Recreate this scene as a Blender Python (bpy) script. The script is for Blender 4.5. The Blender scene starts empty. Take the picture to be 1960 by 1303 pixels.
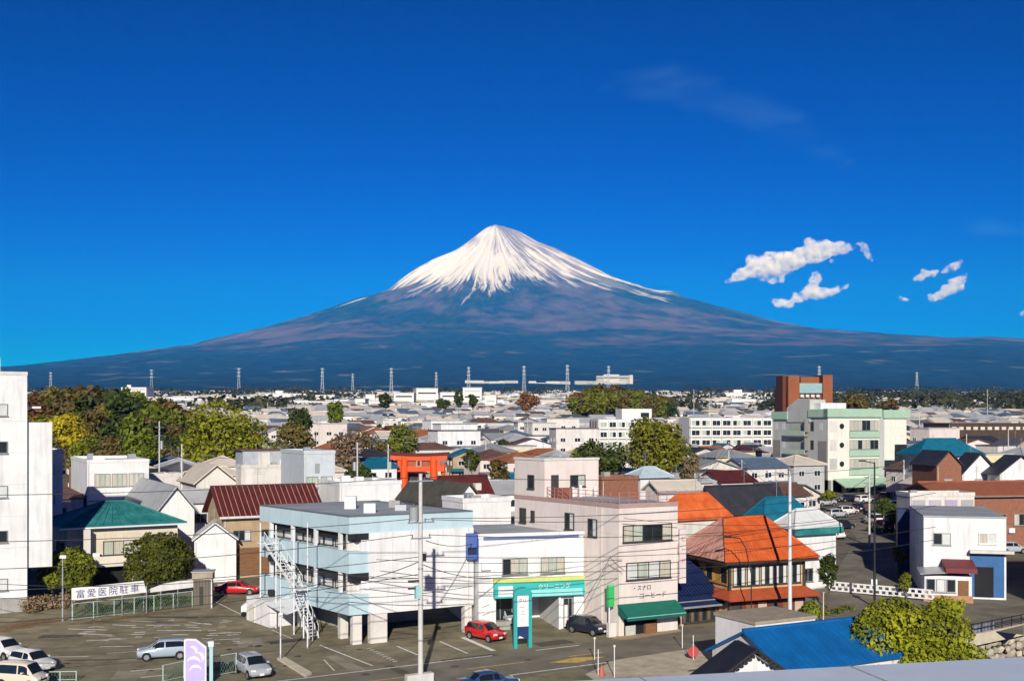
import bpy, math, random
import numpy as np
from mathutils import Vector, Matrix
random.seed(7); RNG = np.random.default_rng(7)
SC = bpy.context.scene
COL = SC.collection
# ---------------------------------------------------------------- camera
H = 18.4; FPX = 2150.0; CX = 980.0; HY = 805.0      # eye height, focal length and horizon in photo pixels
cam = bpy.data.cameras.new('camera'); camo = bpy.data.objects.new('camera', cam); COL.objects.link(camo)
camo.location = (0, 0, H); camo.rotation_euler = (math.radians(90), 0, 0)
cam.sensor_width = 36; cam.lens = 36 * FPX / 1960
cam.shift_y = (HY - 651.5) / 1960
cam.clip_start = 0.5; cam.clip_end = 150000
SC.camera = camo
# ---------------------------------------------------------------- sky and sun
SUN_EL = math.radians(23); SUN_AZ = math.radians(-0.8)   # the sun stands behind the camera, a touch to its right
to_sun = Vector((math.sin(-SUN_AZ) * math.cos(SUN_EL), -math.cos(SUN_AZ) * math.cos(SUN_EL), math.sin(SUN_EL)))
W = bpy.data.worlds.new('World'); SC.world = W; W.use_nodes = True
wn = W.node_tree.nodes; wl = W.node_tree.links
bg = wn['Background']; bg.inputs['Strength'].default_value = 0.10
sky = wn.new('ShaderNodeTexSky'); sky.sky_type = 'NISHITA'; sky.sun_disc = False
sky.sun_elevation = SUN_EL; sky.sun_rotation = math.radians(180) + SUN_AZ
sky.altitude = 900; sky.air_density = 1.0; sky.dust_density = 0.0; sky.ozone_density = 4.0
def hsv(sat, val):
    x = wn.new('ShaderNodeHueSaturation'); x.inputs['Saturation'].default_value = sat; x.inputs['Value'].default_value = val; return x
h1 = hsv(1.0, 0.1); gm = wn.new('ShaderNodeGamma'); gm.inputs['Gamma'].default_value = 2.2; h2 = hsv(1.35, 10.2)
tn = wn.new('ShaderNodeMix'); tn.data_type = 'RGBA'; tn.blend_type = 'MULTIPLY'; tn.inputs[0].default_value = 1.0; tn.inputs[7].default_value = (0.0, 0.35, 1.0, 1)   # the photo's deep winter blue
wl.new(sky.outputs[0], h1.inputs['Color']); wl.new(h1.outputs[0], gm.inputs['Color']); wl.new(gm.outputs[0], h2.inputs['Color']); wl.new(h2.outputs[0], tn.inputs[6]); wl.new(tn.outputs[2], bg.inputs['Color'])
sl = bpy.data.lights.new('sun', 'SUN'); sl.energy = 5.0; sl.angle = math.radians(0.5); sl.color = (1.0, 0.94, 0.84)
so = bpy.data.objects.new('sun', sl); COL.objects.link(so)
so.rotation_euler = to_sun.to_track_quat('Z', 'Y').to_euler()
vs = SC.view_settings; vs.view_transform = 'Standard'; vs.look = 'None'; vs.exposure = 0.0; vs.gamma = 1.0; vs.use_curve_mapping = False
SC.cycles.use_denoising = True
SC.cycles.max_bounces = 6; SC.cycles.diffuse_bounces = 3; SC.cycles.glossy_bounces = 2; SC.cycles.transmission_bounces = 3; SC.cycles.volume_bounces = 4
SC.cycles.transparent_max_bounces = 6
SC.cycles.sample_clamp_indirect = 4
# ---------------------------------------------------------------- helpers
def G(px, py, z=0.0):
    d = (H - z) * FPX / (py - HY); return ((px - CX) / FPX * d, d)
def X(px, d): return (px - CX) / FPX * d
def Zp(py, d): return H - (py - HY) / FPX * d
def lin(h):
    h = h.lstrip('#'); out = []
    for i in (0, 2, 4):
        c = int(h[i:i+2], 16) / 255
        out.append(c / 12.92 if c <= 0.04045 else ((c + 0.055) / 1.055) ** 2.4)
    return tuple(out)
_mats = {}
def M(name, col=None, var=0.12, scale=1.2, rough=0.75, metal=0.0, bump=0.0, bscale=20.0, spec=0.35, dirt=0.0, stretch=None, rand=0.0, col2=None, coat=0.0):
    """A procedural surface: base colour broken up by two noises, optional grime streaks, relief and a per-object tint."""
    if name in _mats: return _mats[name]
    m = bpy.data.materials.new(name); _mats[name] = m; m.use_nodes = True
    nt = m.node_tree; n = nt.nodes; L = nt.links
    b = n['Principled BSDF']
    if isinstance(col, str): col = lin(col)
    if isinstance(col2, str): col2 = lin(col2)
    b.inputs['Roughness'].default_value = rough; b.inputs['Metallic'].default_value = metal
    b.inputs['Specular IOR Level'].default_value = spec
    if coat: b.inputs['Coat Weight'].default_value = coat; b.inputs['Coat Roughness'].default_value = 0.08
    tc = n.new('ShaderNodeTexCoord'); mp = n.new('ShaderNodeMapping')
    L.new(tc.outputs['Object'], mp.inputs['Vector'])
    if stretch: mp.inputs['Scale'].default_value = stretch
    oi = n.new('ShaderNodeObjectInfo')
    ad = n.new('ShaderNodeVectorMath'); ad.operation = 'ADD'; cb = n.new('ShaderNodeCombineXYZ')
    mu = n.new('ShaderNodeMath'); mu.operation = 'MULTIPLY'; mu.inputs[1].default_value = 57.0
    L.new(oi.outputs['Random'], mu.inputs[0]); L.new(mu.outputs[0], cb.inputs[0]); L.new(mu.outputs[0], cb.inputs[1])
    L.new(mp.outputs[0], ad.inputs[0]); L.new(cb.outputs[0], ad.inputs[1])
    nz = n.new('ShaderNodeTexNoise'); nz.inputs['Scale'].default_value = scale; nz.inputs['Detail'].default_value = 5; nz.inputs['Roughness'].default_value = 0.62
    L.new(ad.outputs[0], nz.inputs['Vector'])
    cr = n.new('ShaderNodeValToRGB'); e = cr.color_ramp.elements
    e[0].position = 0.3; e[1].position = 0.72
    c0 = tuple(c * (1 - var) for c in col); c1 = col2 if col2 else tuple(min(1, c * (1 + var)) for c in col)
    e[0].color = (*c0, 1); e[1].color = (*c1, 1)
    L.new(nz.outputs['Fac'], cr.inputs[0])
    out = cr.outputs[0]
    if dirt > 0:
        mp2 = n.new('ShaderNodeMapping'); mp2.inputs['Scale'].default_value = (1.6, 1.6, 0.16)
        L.new(ad.outputs[0], mp2.inputs['Vector'])
        n2 = n.new('ShaderNodeTexNoise'); n2.inputs['Scale'].default_value = 1.0; n2.inputs['Detail'].default_value = 6; n2.inputs['Roughness'].default_value = 0.7
        L.new(mp2.outputs[0], n2.inputs['Vector'])
        r2 = n.new('ShaderNodeMapRange'); r2.inputs[1].default_value = 0.5; r2.inputs[2].default_value = 0.8; r2.inputs[3].default_value = 0; r2.inputs[4].default_value = dirt
        L.new(n2.outputs['Fac'], r2.inputs[0])
        mx = n.new('ShaderNodeMix'); mx.data_type = 'RGBA'; mx.inputs[7].default_value = (col[0] * .38, col[1] * .36, col[2] * .33, 1)
        L.new(r2.outputs[0], mx.inputs[0]); L.new(out, mx.inputs[6]); out = mx.outputs[2]
    if rand > 0:
        hv = n.new('ShaderNodeHueSaturation')
        rr = n.new('ShaderNodeMapRange'); rr.inputs[3].default_value = 1 - rand; rr.inputs[4].default_value = 1 + rand
        L.new(oi.outputs['Random'], rr.inputs[0]); L.new(rr.outputs[0], hv.inputs['Value']); L.new(out, hv.inputs['Color'])
        m7 = n.new('ShaderNodeMath'); m7.operation = 'MULTIPLY'; m7.inputs[1].default_value = 7.31
        fr = n.new('ShaderNodeMath'); fr.operation = 'FRACT'; rh = n.new('ShaderNodeMapRange'); rh.inputs[3].default_value = 0.5 - rand * .09; rh.inputs[4].default_value = 0.5 + rand * .09
        L.new(oi.outputs['Random'], m7.inputs[0]); L.new(m7.outputs[0], fr.inputs[0]); L.new(fr.outputs[0], rh.inputs[0]); L.new(rh.outputs[0], hv.inputs['Hue'])
        out = hv.outputs[0]
    L.new(out, b.inputs['Base Color'])
    if bump > 0:
        nb = n.new('ShaderNodeTexNoise'); nb.inputs['Scale'].default_value = bscale; nb.inputs['Detail'].default_value = 4
        L.new(ad.outputs[0], nb.inputs['Vector'])
        bp = n.new('ShaderNodeBump'); bp.inputs['Strength'].default_value = bump; bp.inputs['Distance'].default_value = 0.05
        L.new(nb.outputs['Fac'], bp.inputs['Height']); L.new(bp.outputs[0], b.inputs['Normal'])
    return m
def mesh_np(name, V, Fq, smooth=False):
    me = bpy.data.meshes.new(name); V = np.asarray(V, dtype=np.float32); Fq = np.asarray(Fq, dtype=np.int32)
    k = Fq.shape[1]
    me.vertices.add(len(V)); me.vertices.foreach_set('co', V.ravel())
    me.loops.add(Fq.size); me.loops.foreach_set('vertex_index', Fq.ravel())
    me.polygons.add(len(Fq)); me.polygons.foreach_set('loop_start', np.arange(0, Fq.size, k, dtype=np.int32))
    me.polygons.foreach_set('loop_total', np.full(len(Fq), k, dtype=np.int32))
    if smooth: me.polygons.foreach_set('use_smooth', np.ones(len(Fq), dtype=bool))
    me.update(calc_edges=True); me.validate()
    return me
class MB:
    """Collects boxes, prisms, tubes and faces into ONE mesh; s selects the material slot of what follows."""
    def __init__(s): s.v = []; s.f = []; s.mi = []; s.cur = 0; s.sm = []
    def slot(s, i): s.cur = i; return s
    def add(s, vs, fs, smooth=False):
        o = len(s.v); s.v += [tuple(p) for p in vs]
        for f in fs: s.f.append(tuple(i + o for i in f)); s.mi.append(s.cur); s.sm.append(smooth)
        return s
    def box(s, x0, x1, y0, y1, z0, z1):
        return s.add([(x0,y0,z0),(x1,y0,z0),(x1,y1,z0),(x0,y1,z0),(x0,y0,z1),(x1,y0,z1),(x1,y1,z1),(x0,y1,z1)],
                     [(0,3,2,1),(4,5,6,7),(0,1,5,4),(1,2,6,5),(2,3,7,6),(3,0,4,7)])
    def poly(s, pts): return s.add(pts, [tuple(range(len(pts)))])
    def extr(s, pts, d):
        """closed polygon pts (3d, any plane) extruded by vector d"""
        n = len(pts); d = Vector(d); a = [Vector(p) for p in pts]; b = [p + d for p in a]
        fs = [tuple(range(n - 1, -1, -1)), tuple(range(n, 2 * n))] + [(i, (i + 1) % n, n + (i + 1) % n, n + i) for i in range(n)]
        return s.add(a + b, fs)
    def slab(s, pts, t):
        """a quad/tri sheet with thickness t downwards along its normal"""
        a = [Vector(p) for p in pts]; nn = (a[1] - a[0]).cross(a[2] - a[0]).normalized() * t
        n = len(a); b = [p - nn for p in a]
        return s.add(a + b, [tuple(range(n)), tuple(range(2 * n - 1, n - 1, -1))] + [(i, n + i, n + (i + 1) % n, (i + 1) % n) for i in range(n)])
    def tube(s, p0, p1, r0, r1=None, n=8, caps=True):
        r1 = r0 if r1 is None else r1
        p0 = Vector(p0); p1 = Vector(p1); d = (p1 - p0)
        if d.length < 1e-6: return s
        d.normalize(); u = d.orthogonal().normalized(); w = d.cross(u)
        vs = []
        for p, r in ((p0, r0), (p1, r1)):
            for i in range(n):
                a = 2 * math.pi * i / n; vs.append(p + (u * math.cos(a) + w * math.sin(a)) * r)
        fs = [(i, (i + 1) % n, n + (i + 1) % n, n + i) for i in range(n)]
        s.add(vs, fs, True)
        if caps: s.add(vs, [tuple(range(n - 1, -1, -1)), tuple(range(n, 2 * n))])
        return s
    def path(s, pts, r, n=5):
        for a, b in zip(pts, pts[1:]): s.tube(a, b, r, r, n, False)
        return s
    def mesh(s, name):
        me = bpy.data.meshes.new(name); me.from_pydata(s.v, [], s.f); me.update()
        me.polygons.foreach_set('material_index', s.mi); me.polygons.foreach_set('use_smooth', s.sm)
        return me
    def build(s, name, mats, parent=None, loc=None, rz=None):
        return link(name, s.mesh(name), mats, parent, loc, rz)
def link(name, me, mats=None, parent=None, loc=None, rz=None, objmat=None):
    if mats is not None and len(me.materials) == 0:
        for m in (mats if isinstance(mats, (list, tuple)) else [mats]): me.materials.append(m)
    o = bpy.data.objects.new(name, me); COL.objects.link(o)
    if parent is not None: o.parent = parent
    if loc is not None: o.location = loc
    if rz is not None: o.rotation_euler = (0, 0, rz)
    if objmat is not None:
        for i, m in enumerate(objmat if isinstance(objmat, (list, tuple)) else [objmat]):
            o.material_slots[i].link = 'OBJECT'; o.material_slots[i].material = m
    return o
def tag(o, label, cat, group=None, kind=None):
    if label: o['label'] = label
    if cat: o['category'] = cat
    if group: o['group'] = group
    if kind: o['kind'] = kind
    return o
def thing(name, label, cat, loc=(0, 0, 0), rz=0.0, group=None):
    o = bpy.data.objects.new(name, None); COL.objects.link(o); o.empty_display_size = 0.3
    o.location = loc if len(loc) == 3 else (loc[0], loc[1], 0); o.rotation_euler = (0, 0, rz)
    return tag(o, label, cat, group)
def copy_tree(o, parent=None, mats=None):
    c = o.copy(); COL.objects.link(c)
    if parent is not None: c.parent = parent
    if mats and c.type == 'MESH':
        for s_ in c.material_slots:
            if s_.material and s_.material.name in mats:
                nm = mats[s_.material.name]; s_.link = 'OBJECT'; s_.material = nm
    for ch in KIDS.get(o.name, ()): copy_tree(ch, c, mats)
    return c
KIDS = {}
def index_kids(root):
    for o in list(bpy.data.objects):
        if o.parent is not None and o not in KIDS.get(o.parent.name, ()): KIDS.setdefault(o.parent.name, []).append(o)
def struct(name, me, mats, label=None):
    o = link(name, me, mats); o['kind'] = 'structure'
    if label: o['label'] = label
    return o
SLOPE = 0.03; FLAT = 95.0
def gz(y):
    """height of the ground: flat round the car park, then the town climbs gently towards the mountain"""
    return SLOPE * min(max(0.0, y - FLAT), 4900.0)
def Gs(px, py):
    """the point of the ground seen at a photo pixel"""
    k = (py - HY) / FPX
    d = H / k if k > 0 else 1e9
    if d > FLAT: d = (H + SLOPE * FLAT) / (k + SLOPE)
    return (X(px, d), d, gz(d))
def vnoise(xx, yy, seed=0):
    """smooth 2D value noise on arrays"""
    xi = np.floor(xx).astype(np.int64); yi = np.floor(yy).astype(np.int64); fx = xx - xi; fy = yy - yi
    fx = fx * fx * (3 - 2 * fx); fy = fy * fy * (3 - 2 * fy)
    def h(a, b):
        n = (a * 374761393 + b * 668265263 + seed * 1442695041) & 0xFFFFFFFF
        n = ((n ^ (n >> 13)) * 1274126177) & 0xFFFFFFFF
        return ((n ^ (n >> 16)) & 0xFFFF) / 65535.0
    return (h(xi, yi) * (1 - fx) + h(xi + 1, yi) * fx) * (1 - fy) + (h(xi, yi + 1) * (1 - fx) + h(xi + 1, yi + 1) * fx) * fy
def fbm(xx, yy, o=4, seed=0):
    t = 0; a = 0.5; s = 0
    for k in range(o): t = t + a * vnoise(xx * 2 ** k, yy * 2 ** k, seed + k); s += a; a *= 0.55
    return t / s
# ================================================================ the large structure: ground, mountain, haze, clouds
def in_channel(x, y):
    # river channel running under the bridge at the right: a band in a frame turned to follow the bridge
    u = (x - 40) * 0.8 + (y - 99.5) * 0.6; v = -(x - 40) * 0.6 + (y - 99.5) * 0.8
    return (-13 < v < -1.0) and u > -9
def make_ground():
    def lines(a, b, step, far, sign):
        out = list(np.arange(a, b + 1e-6, step)); s = step; p = out[-1]
        while p < far: s *= 1.25; p = min(p + s, far); out.append(p)
        lo = []; s = step; p = out[0]
        lim = -far if sign else -300
        while p > lim: s *= 1.25; p = max(p - s, lim); lo.append(p)
        return np.array(lo[::-1] + out)
    xs = lines(-70, 90, 0.8, 26500, True); ys = lines(30, 130, 0.8, 30500, False)
    XX, YY = np.meshgrid(xs, ys)
    Z = SLOPE * np.clip(YY - FLAT, 0, 4900)
    ch = np.vectorize(in_channel)(XX, YY)
    Z = np.where(ch, -4.2, Z)
    V = np.stack([XX, YY, Z], -1).reshape(-1, 3)
    nx, ny = len(xs), len(ys); I = np.arange(nx * ny).reshape(ny, nx)
    F = np.stack([I[:-1, :-1], I[:-1, 1:], I[1:, 1:], I[1:, :-1]], -1).reshape(-1, 4)
    m = M('town_ground', '#6d6557', var=0.3, scale=0.25, rough=0.95, bump=0.2, bscale=3)
    nt = m.node_tree; tc = [n for n in nt.nodes if n.type == 'TEX_COORD'][0]
    struct('ground', mesh_np('ground', V, F), m)
make_ground()

PKX, PKY = X(948, 21000), 21000.0; PXM = 21000 / FPX
def make_mountain():
    Lp = [(947,424.2),(918,448),(886,474),(865,488.5),(829,503),(792,524),(722,577),(661,593),(600,614.5),(536,636),(464,657),(404,671),(375,684),(321,696),(264,702),(200,715),(107,726.5),(18,739),(-400,765),(-900,795)]
    Rp = [(949,424.2),(970,437),(992,444.5),(1029,466.5),(1061,478.5),(1110,503.5),(1171,535.5),(1237,561),(1269,569),(1302,580),(1335,588),(1403,609),(1474,630.5),(1546,646.5),(1617,655),(1689,662),(1778,669),(1831,668),(1885,671),(1960,678),(2400,720),(3000,770)]
    lr = np.array([(948 - p) * PXM for p, q in Lp]); lh = np.array([(HY - q) * PXM + H for p, q in Lp])
    rr = np.array([(p - 948) * PXM for p, q in Rp]); rh = np.array([(HY - q) * PXM + H for p, q in Rp])
    fp = [(0,430),(130,431),(330,443),(800,472),(1300,498),(1900,523),(2400,541),(3000,556),(4000,588),(5000,612),(6000,632),(8000,662),(10000,687),(12000,708),(14000,728),(15700,746)]
    fr = np.array([q[0] for q in fp] + [17000, 18000, 19000]); fh = np.array([(HY - q[1]) / FPX * (21000 - q[0]) + H for q in fp] + [125, 50, -60])
    nr, nth = 250, 1150
    r = np.concatenate([np.linspace(0, 1, nr) ** 1.7 * 20400])
    th = np.linspace(math.radians(-200), math.radians(20), nth)
    R, T = np.meshgrid(r, th, indexing='ij')
    u = np.cos(T); w = np.abs(u) ** 1.7
    side = np.where(u < 0, np.interp(R, lr, lh), np.interp(R, rr, rh))
    side = side * np.interp(R, [11500, 17500], [1, 0]) - 60 * np.interp(R, [11500, 17500], [0, 1])
    front = np.interp(R, fr, fh, right=-60)
    Hh = front * (1 - w) + side * w
    Hh = np.where(np.sin(T) > 0, side, Hh)
    # gullies run straight down the cone; two scales, warped a little
    warp = 0.13 * (fbm(T * 3 + 9, R / 1800, 3, 5) - 0.5) + 0.045 * (fbm(T * 24 + 4, R / 420 + 8, 3, 6) - 0.5)
    g = 0.55 * vnoise((T + warp) * 26 + 50, R / 3800, 11) + 0.3 * vnoise((T + warp) * 61 + 90, R / 2600, 12) + 0.15 * vnoise((T + warp) * 137 + 20, R / 1500, 13)
    amp = np.interp(R, [0, 250, 900, 2500, 4500, 8000, 14000, 16000], [6, 30, 70, 110, 75, 45, 18, 4])
    Hh = Hh + (g - 0.5) * amp * 1.5
    lump = fbm(R * np.cos(T) / 900 + 40, R * np.sin(T) / 900 + 70, 5, 21) - 0.5
    Hh = Hh + lump * np.interp(R, [0, 2500, 5000, 9000, 14500, 16000], [0, 30, 90, 80, 36, 0])
    # side crater and its rim on the right shoulder
    hx, hy = (1283 - 948) * PXM, -600.0
    px_, py_ = R * np.cos(T), R * np.sin(T); dd = np.hypot(px_ - hx, (py_ - hy) * .8)
    Hh = Hh + 115 * np.exp(-(dd / 190) ** 2) - 70 * np.exp(-((np.hypot(px_ - hx + 420, py_ - hy + 500)) / 330) ** 2)
    # summit crater
    Hh = Hh - 60 * np.exp(-(R / 120) ** 2)
    Hh = np.maximum(Hh, -4.0)
    V = np.stack([PKX + px_, PKY + py_, Hh], -1).reshape(-1, 3)
    I = np.arange(nr * nth).reshape(nr, nth)
    F = np.stack([I[:-1, :-1], I[1:, :-1], I[1:, 1:], I[:-1, 1:]], -1).reshape(-1, 4)
    me = mesh_np('mountain', V, F, True)
    # what grows or lies where: snow with tongues down the gullies, bare leafless woods, fields
    fine = vnoise((T + warp) * 210 + 7, R / 900, 31)
    tong = 0.45 * vnoise((T + warp) * 22 + 3, R / 9000, 32) + 0.55 * vnoise((T + warp) * 52 + 3, R / 6000, 33)
    line = 2270 + 150 * (fbm(T * 5, R * 0 + 3, 2, 34) - .5) - 1500 * np.clip(tong - 0.57, 0, 1) + 420 * (g - 0.45) + 330 * (fine - .5) - 60 * u + 420 * (fbm(px_ / 380 + 3, py_ / 500 + 5, 3, 39) - .5)
    snow = np.clip((Hh - line) / 190, 0, 1)
    brk = fbm(px_ / 210 + 31, py_ / 330 + 17, 4, 38)
    rk = .34 * vnoise((T + warp) * 58 + 30, R / 620, 36) + .30 * vnoise((T + warp) * 140 + 11, R / 420, 37) + .36 * fine
    bias = np.interp(Hh, [2300, 2650, 2950, 3300, 3500, 3650], [.06, -.05, -.03, .05, .09, .12]) + np.clip((u - .12) * .34, -.06, .13) + np.clip((-u - .62) * .4, 0, .1)
    rock = np.clip((rk * .72 + brk * .30 + bias - .53) * 6.5, 0, 1) * .85
    snow = np.clip(snow * (1 - rock), 0, 1)
    pn = fbm(px_ / 1250 + 5, py_ / 900 + 9, 6, 41)
    bh = np.interp(Hh, [500, 900, 1150, 1700, 1950, 2250], [-.36, -.03, .07, .07, .0, .02])
    bare = np.clip((pn - 0.52 + bh) * 6, 0, 1)
    grain = fbm(px_ / 260 + 5, py_ / 260 + 9, 4, 43)
    bare = np.clip((pn * .62 + grain * .38 - 0.50 + bh) * 4.5, 0, 1)
    bare = np.where(Hh > 2350, np.clip((Hh - 2350) / 250, 0, 1) * .9 + bare * .1, bare)
    fn = fbm(px_ / 300 + 15, py_ / 300 + 19, 4, 51)
    field = np.clip((fn - 0.715) * 9, 0, 1) * np.interp(Hh, [0, 60, 500, 900, 1100], [1, .9, .5, .35, 0])
    for nm, a in (('snow', snow), ('bare', bare), ('field', field)):
        at = me.attributes.new(nm, 'FLOAT', 'POINT'); at.data.foreach_set('value', a.ravel().astype(np.float32))
    m = bpy.data.materials.new('mountain_side'); m.use_nodes = True; n = m.node_tree.nodes; L = m.node_tree.links; b = n['Principled BSDF']
    b.inputs['Roughness'].default_value = 0.95; b.inputs['Specular IOR Level'].default_value = 0.1
    ge = n.new('ShaderNodeNewGeometry'); nz = n.new('ShaderNodeTexNoise'); nz.inputs['Scale'].default_value = 0.006; nz.inputs['Detail'].default_value = 6
    L.new(ge.outputs['Position'], nz.inputs['Vector'])
    def at(nm): a = n.new('ShaderNodeAttribute'); a.attribute_name = nm; return a.outputs['Fac']
    def mix(f, a, c):
        x = n.new('ShaderNodeMix'); x.data_type = 'RGBA'; L.new(f, x.inputs[0])
        if isinstance(a, tuple): x.inputs[6].default_value = (*a, 1)
        else: L.new(a, x.inputs[6])
        x.inputs[7].default_value = (*c, 1); return x.outputs[2]
    cr = n.new('ShaderNodeValToRGB'); cr.color_ramp.elements[0].position = .35; cr.color_ramp.elements[1].position = .7
    cr.color_ramp.elements[0].color = (0.010, 0.028, 0.026, 1); cr.color_ramp.elements[1].color = (0.028, 0.062, 0.048, 1); L.new(nz.outputs['Fac'], cr.inputs[0])
    c = mix(at('bare'), cr.outputs[0], (0.15, 0.115, 0.12)); c = mix(at('field'), c, (0.30, 0.29, 0.25)); c = mix(at('snow'), c, (0.80, 0.78, 0.83))
    L.new(c, b.inputs['Base Color'])
    struct('mountain', me, m, 'snow capped volcanic cone with forested blue lower slopes')
make_mountain()

def make_haze():
    b = MB(); b.box(-27000, 27000, -400, 31000, -7, 3800)
    m = bpy.data.materials.new('haze_air'); m.use_nodes = True; n = m.node_tree.nodes; n.remove(n['Principled BSDF'])
    v = n.new('ShaderNodeVolumePrincipled'); v.inputs['Color'].default_value = (0.012, 0.27, 1.0, 1); v.inputs['Density'].default_value = 3.3e-5; v.inputs['Absorption Color'].default_value = (1, 1, 1, 1)
    v.inputs['Anisotropy'].default_value = -0.25
    m.node_tree.links.new(v.outputs[0], n['Material Output'].inputs['Volume'])
    o = b.build('haze', m); o['kind'] = 'stuff'
make_haze()
def make_clouds():
    D = 34000.0
    def P(zx, zy): return (X(1260 + zx * .357, D), Zp(430 + zy * .357, D))
    m = bpy.data.materials.new('cloud_vapour'); m.use_nodes = True; n = m.node_tree.nodes; n.remove(n['Principled BSDF']); L = m.node_tree.links
    v = n.new('ShaderNodeVolumePrincipled'); v.inputs['Color'].default_value = (0.98, 0.975, 0.97, 1); v.inputs['Anisotropy'].default_value = -0.6
    ge = n.new('ShaderNodeNewGeometry'); nz = n.new('ShaderNodeTexNoise'); nz.inputs['Scale'].default_value = 0.0045; nz.inputs['Detail'].default_value = 7; nz.inputs['Roughness'].default_value = 0.62
    L.new(ge.outputs['Position'], nz.inputs['Vector'])
    mr = n.new('ShaderNodeMapRange'); mr.inputs[1].default_value = 0.40; mr.inputs[2].default_value = 0.66; mr.inputs[3].default_value = 0.00005; mr.inputs[4].default_value = 0.0062
    L.new(nz.outputs['Fac'], mr.inputs[0]); L.new(mr.outputs[0], v.inputs['Density']); L.new(v.outputs[0], n['Material Output'].inputs['Volume'])
    tx = bpy.data.textures.new('cloud_lumps', 'CLOUDS'); tx.noise_scale = 240; tx.noise_depth = 4
    defs = [
     ('long white cloud drifting right of the snowy peak, its tail curling up to the right', [(365,308,8),(385,300,14),(420,288,20),(450,275,26),(490,255,34),(530,238,42),(570,228,48),(610,222,52),(650,212,50),(700,198,46),(750,182,42),(800,162,44),(850,142,46),(900,130,40),(950,132,32),(990,136,24),(1025,124,18),(560,285,18),(610,292,20),(655,300,14),(880,190,12),(930,195,10)]),
     ('thin curled wisp of cloud off the upper end of the long white cloud', [(1065,104,9),(1080,106,10),(1095,112,12),(1104,120,12),(1110,130,12),(1116,143,12),(1122,155,12),(1129,168,11),(1135,180,10),(1142,192,8)]),
     ('ragged white cloud just under the long cloud', [(628,418,14),(655,424,22),(695,424,22),(740,398,22),(780,382,24),(825,355,36),(840,300,24),(850,270,15),(880,365,30),(920,362,20),(960,350,18),(1000,335,13),(1016,328,8)]),
     ('small oblong puff of cloud, left of the small pair on the right', [(1378,292,10),(1405,283,18),(1440,265,22),(1475,258,14),(1495,252,8)]),
     ('small oblong puff of cloud, right of the small pair on the right', [(1535,248,12),(1562,235,17),(1592,220,19),(1612,206,10)]),
     ('slanted white cloud below the pair of small puffs', [(1455,404,10),(1480,394,18),(1515,376,24),(1555,352,30),(1595,325,28),(1628,295,20),(1650,268,10)]),
     ('tiny faint cloud left of the slanted white cloud', [(1300,392,9),(1318,400,12),(1332,404,8)]),
     ('tiny cloud at the right edge over the mountain foot', [(1955,482,12),(1985,470,18)])]
    s = .357 / FPX * D
    import bmesh
    rnd = random.Random(3)
    for lab, bl in defs:
        bm = bmesh.new()
        for zx, zy, r in bl:
            x, z = P(zx, zy); R = r * s * 1.42
            sub = [(0, 0, 0, 1.0)] + [(rnd.uniform(-.8, .8), rnd.uniform(-.8, .8), rnd.uniform(-.45, .75), rnd.uniform(.35, .6)) for _ in range(7)]
            for ax, ay, az, k in sub:
                mt = Matrix.Translation((x + ax * R, D + ay * R, z + az * R)) @ Matrix.Diagonal((k * R * 1.12, k * R * 1.2, k * R * .8, 1))
                bmesh.ops.create_icosphere(bm, subdivisions=2, radius=1, matrix=mt)
        me = bpy.data.meshes.new('cloud'); bm.to_mesh(me); bm.free()
        o = link('cloud', me, m)
        a = o.modifiers.new('union', 'REMESH'); a.mode = 'VOXEL'; a.voxel_size = 34
        d = o.modifiers.new('lumps', 'DISPLACE'); d.texture = tx; d.texture_coords = 'GLOBAL'; d.strength = 170; d.mid_level = 0.55
        tag(o, lab, 'cloud', 'small clouds right of the peak')
make_clouds()
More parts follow.
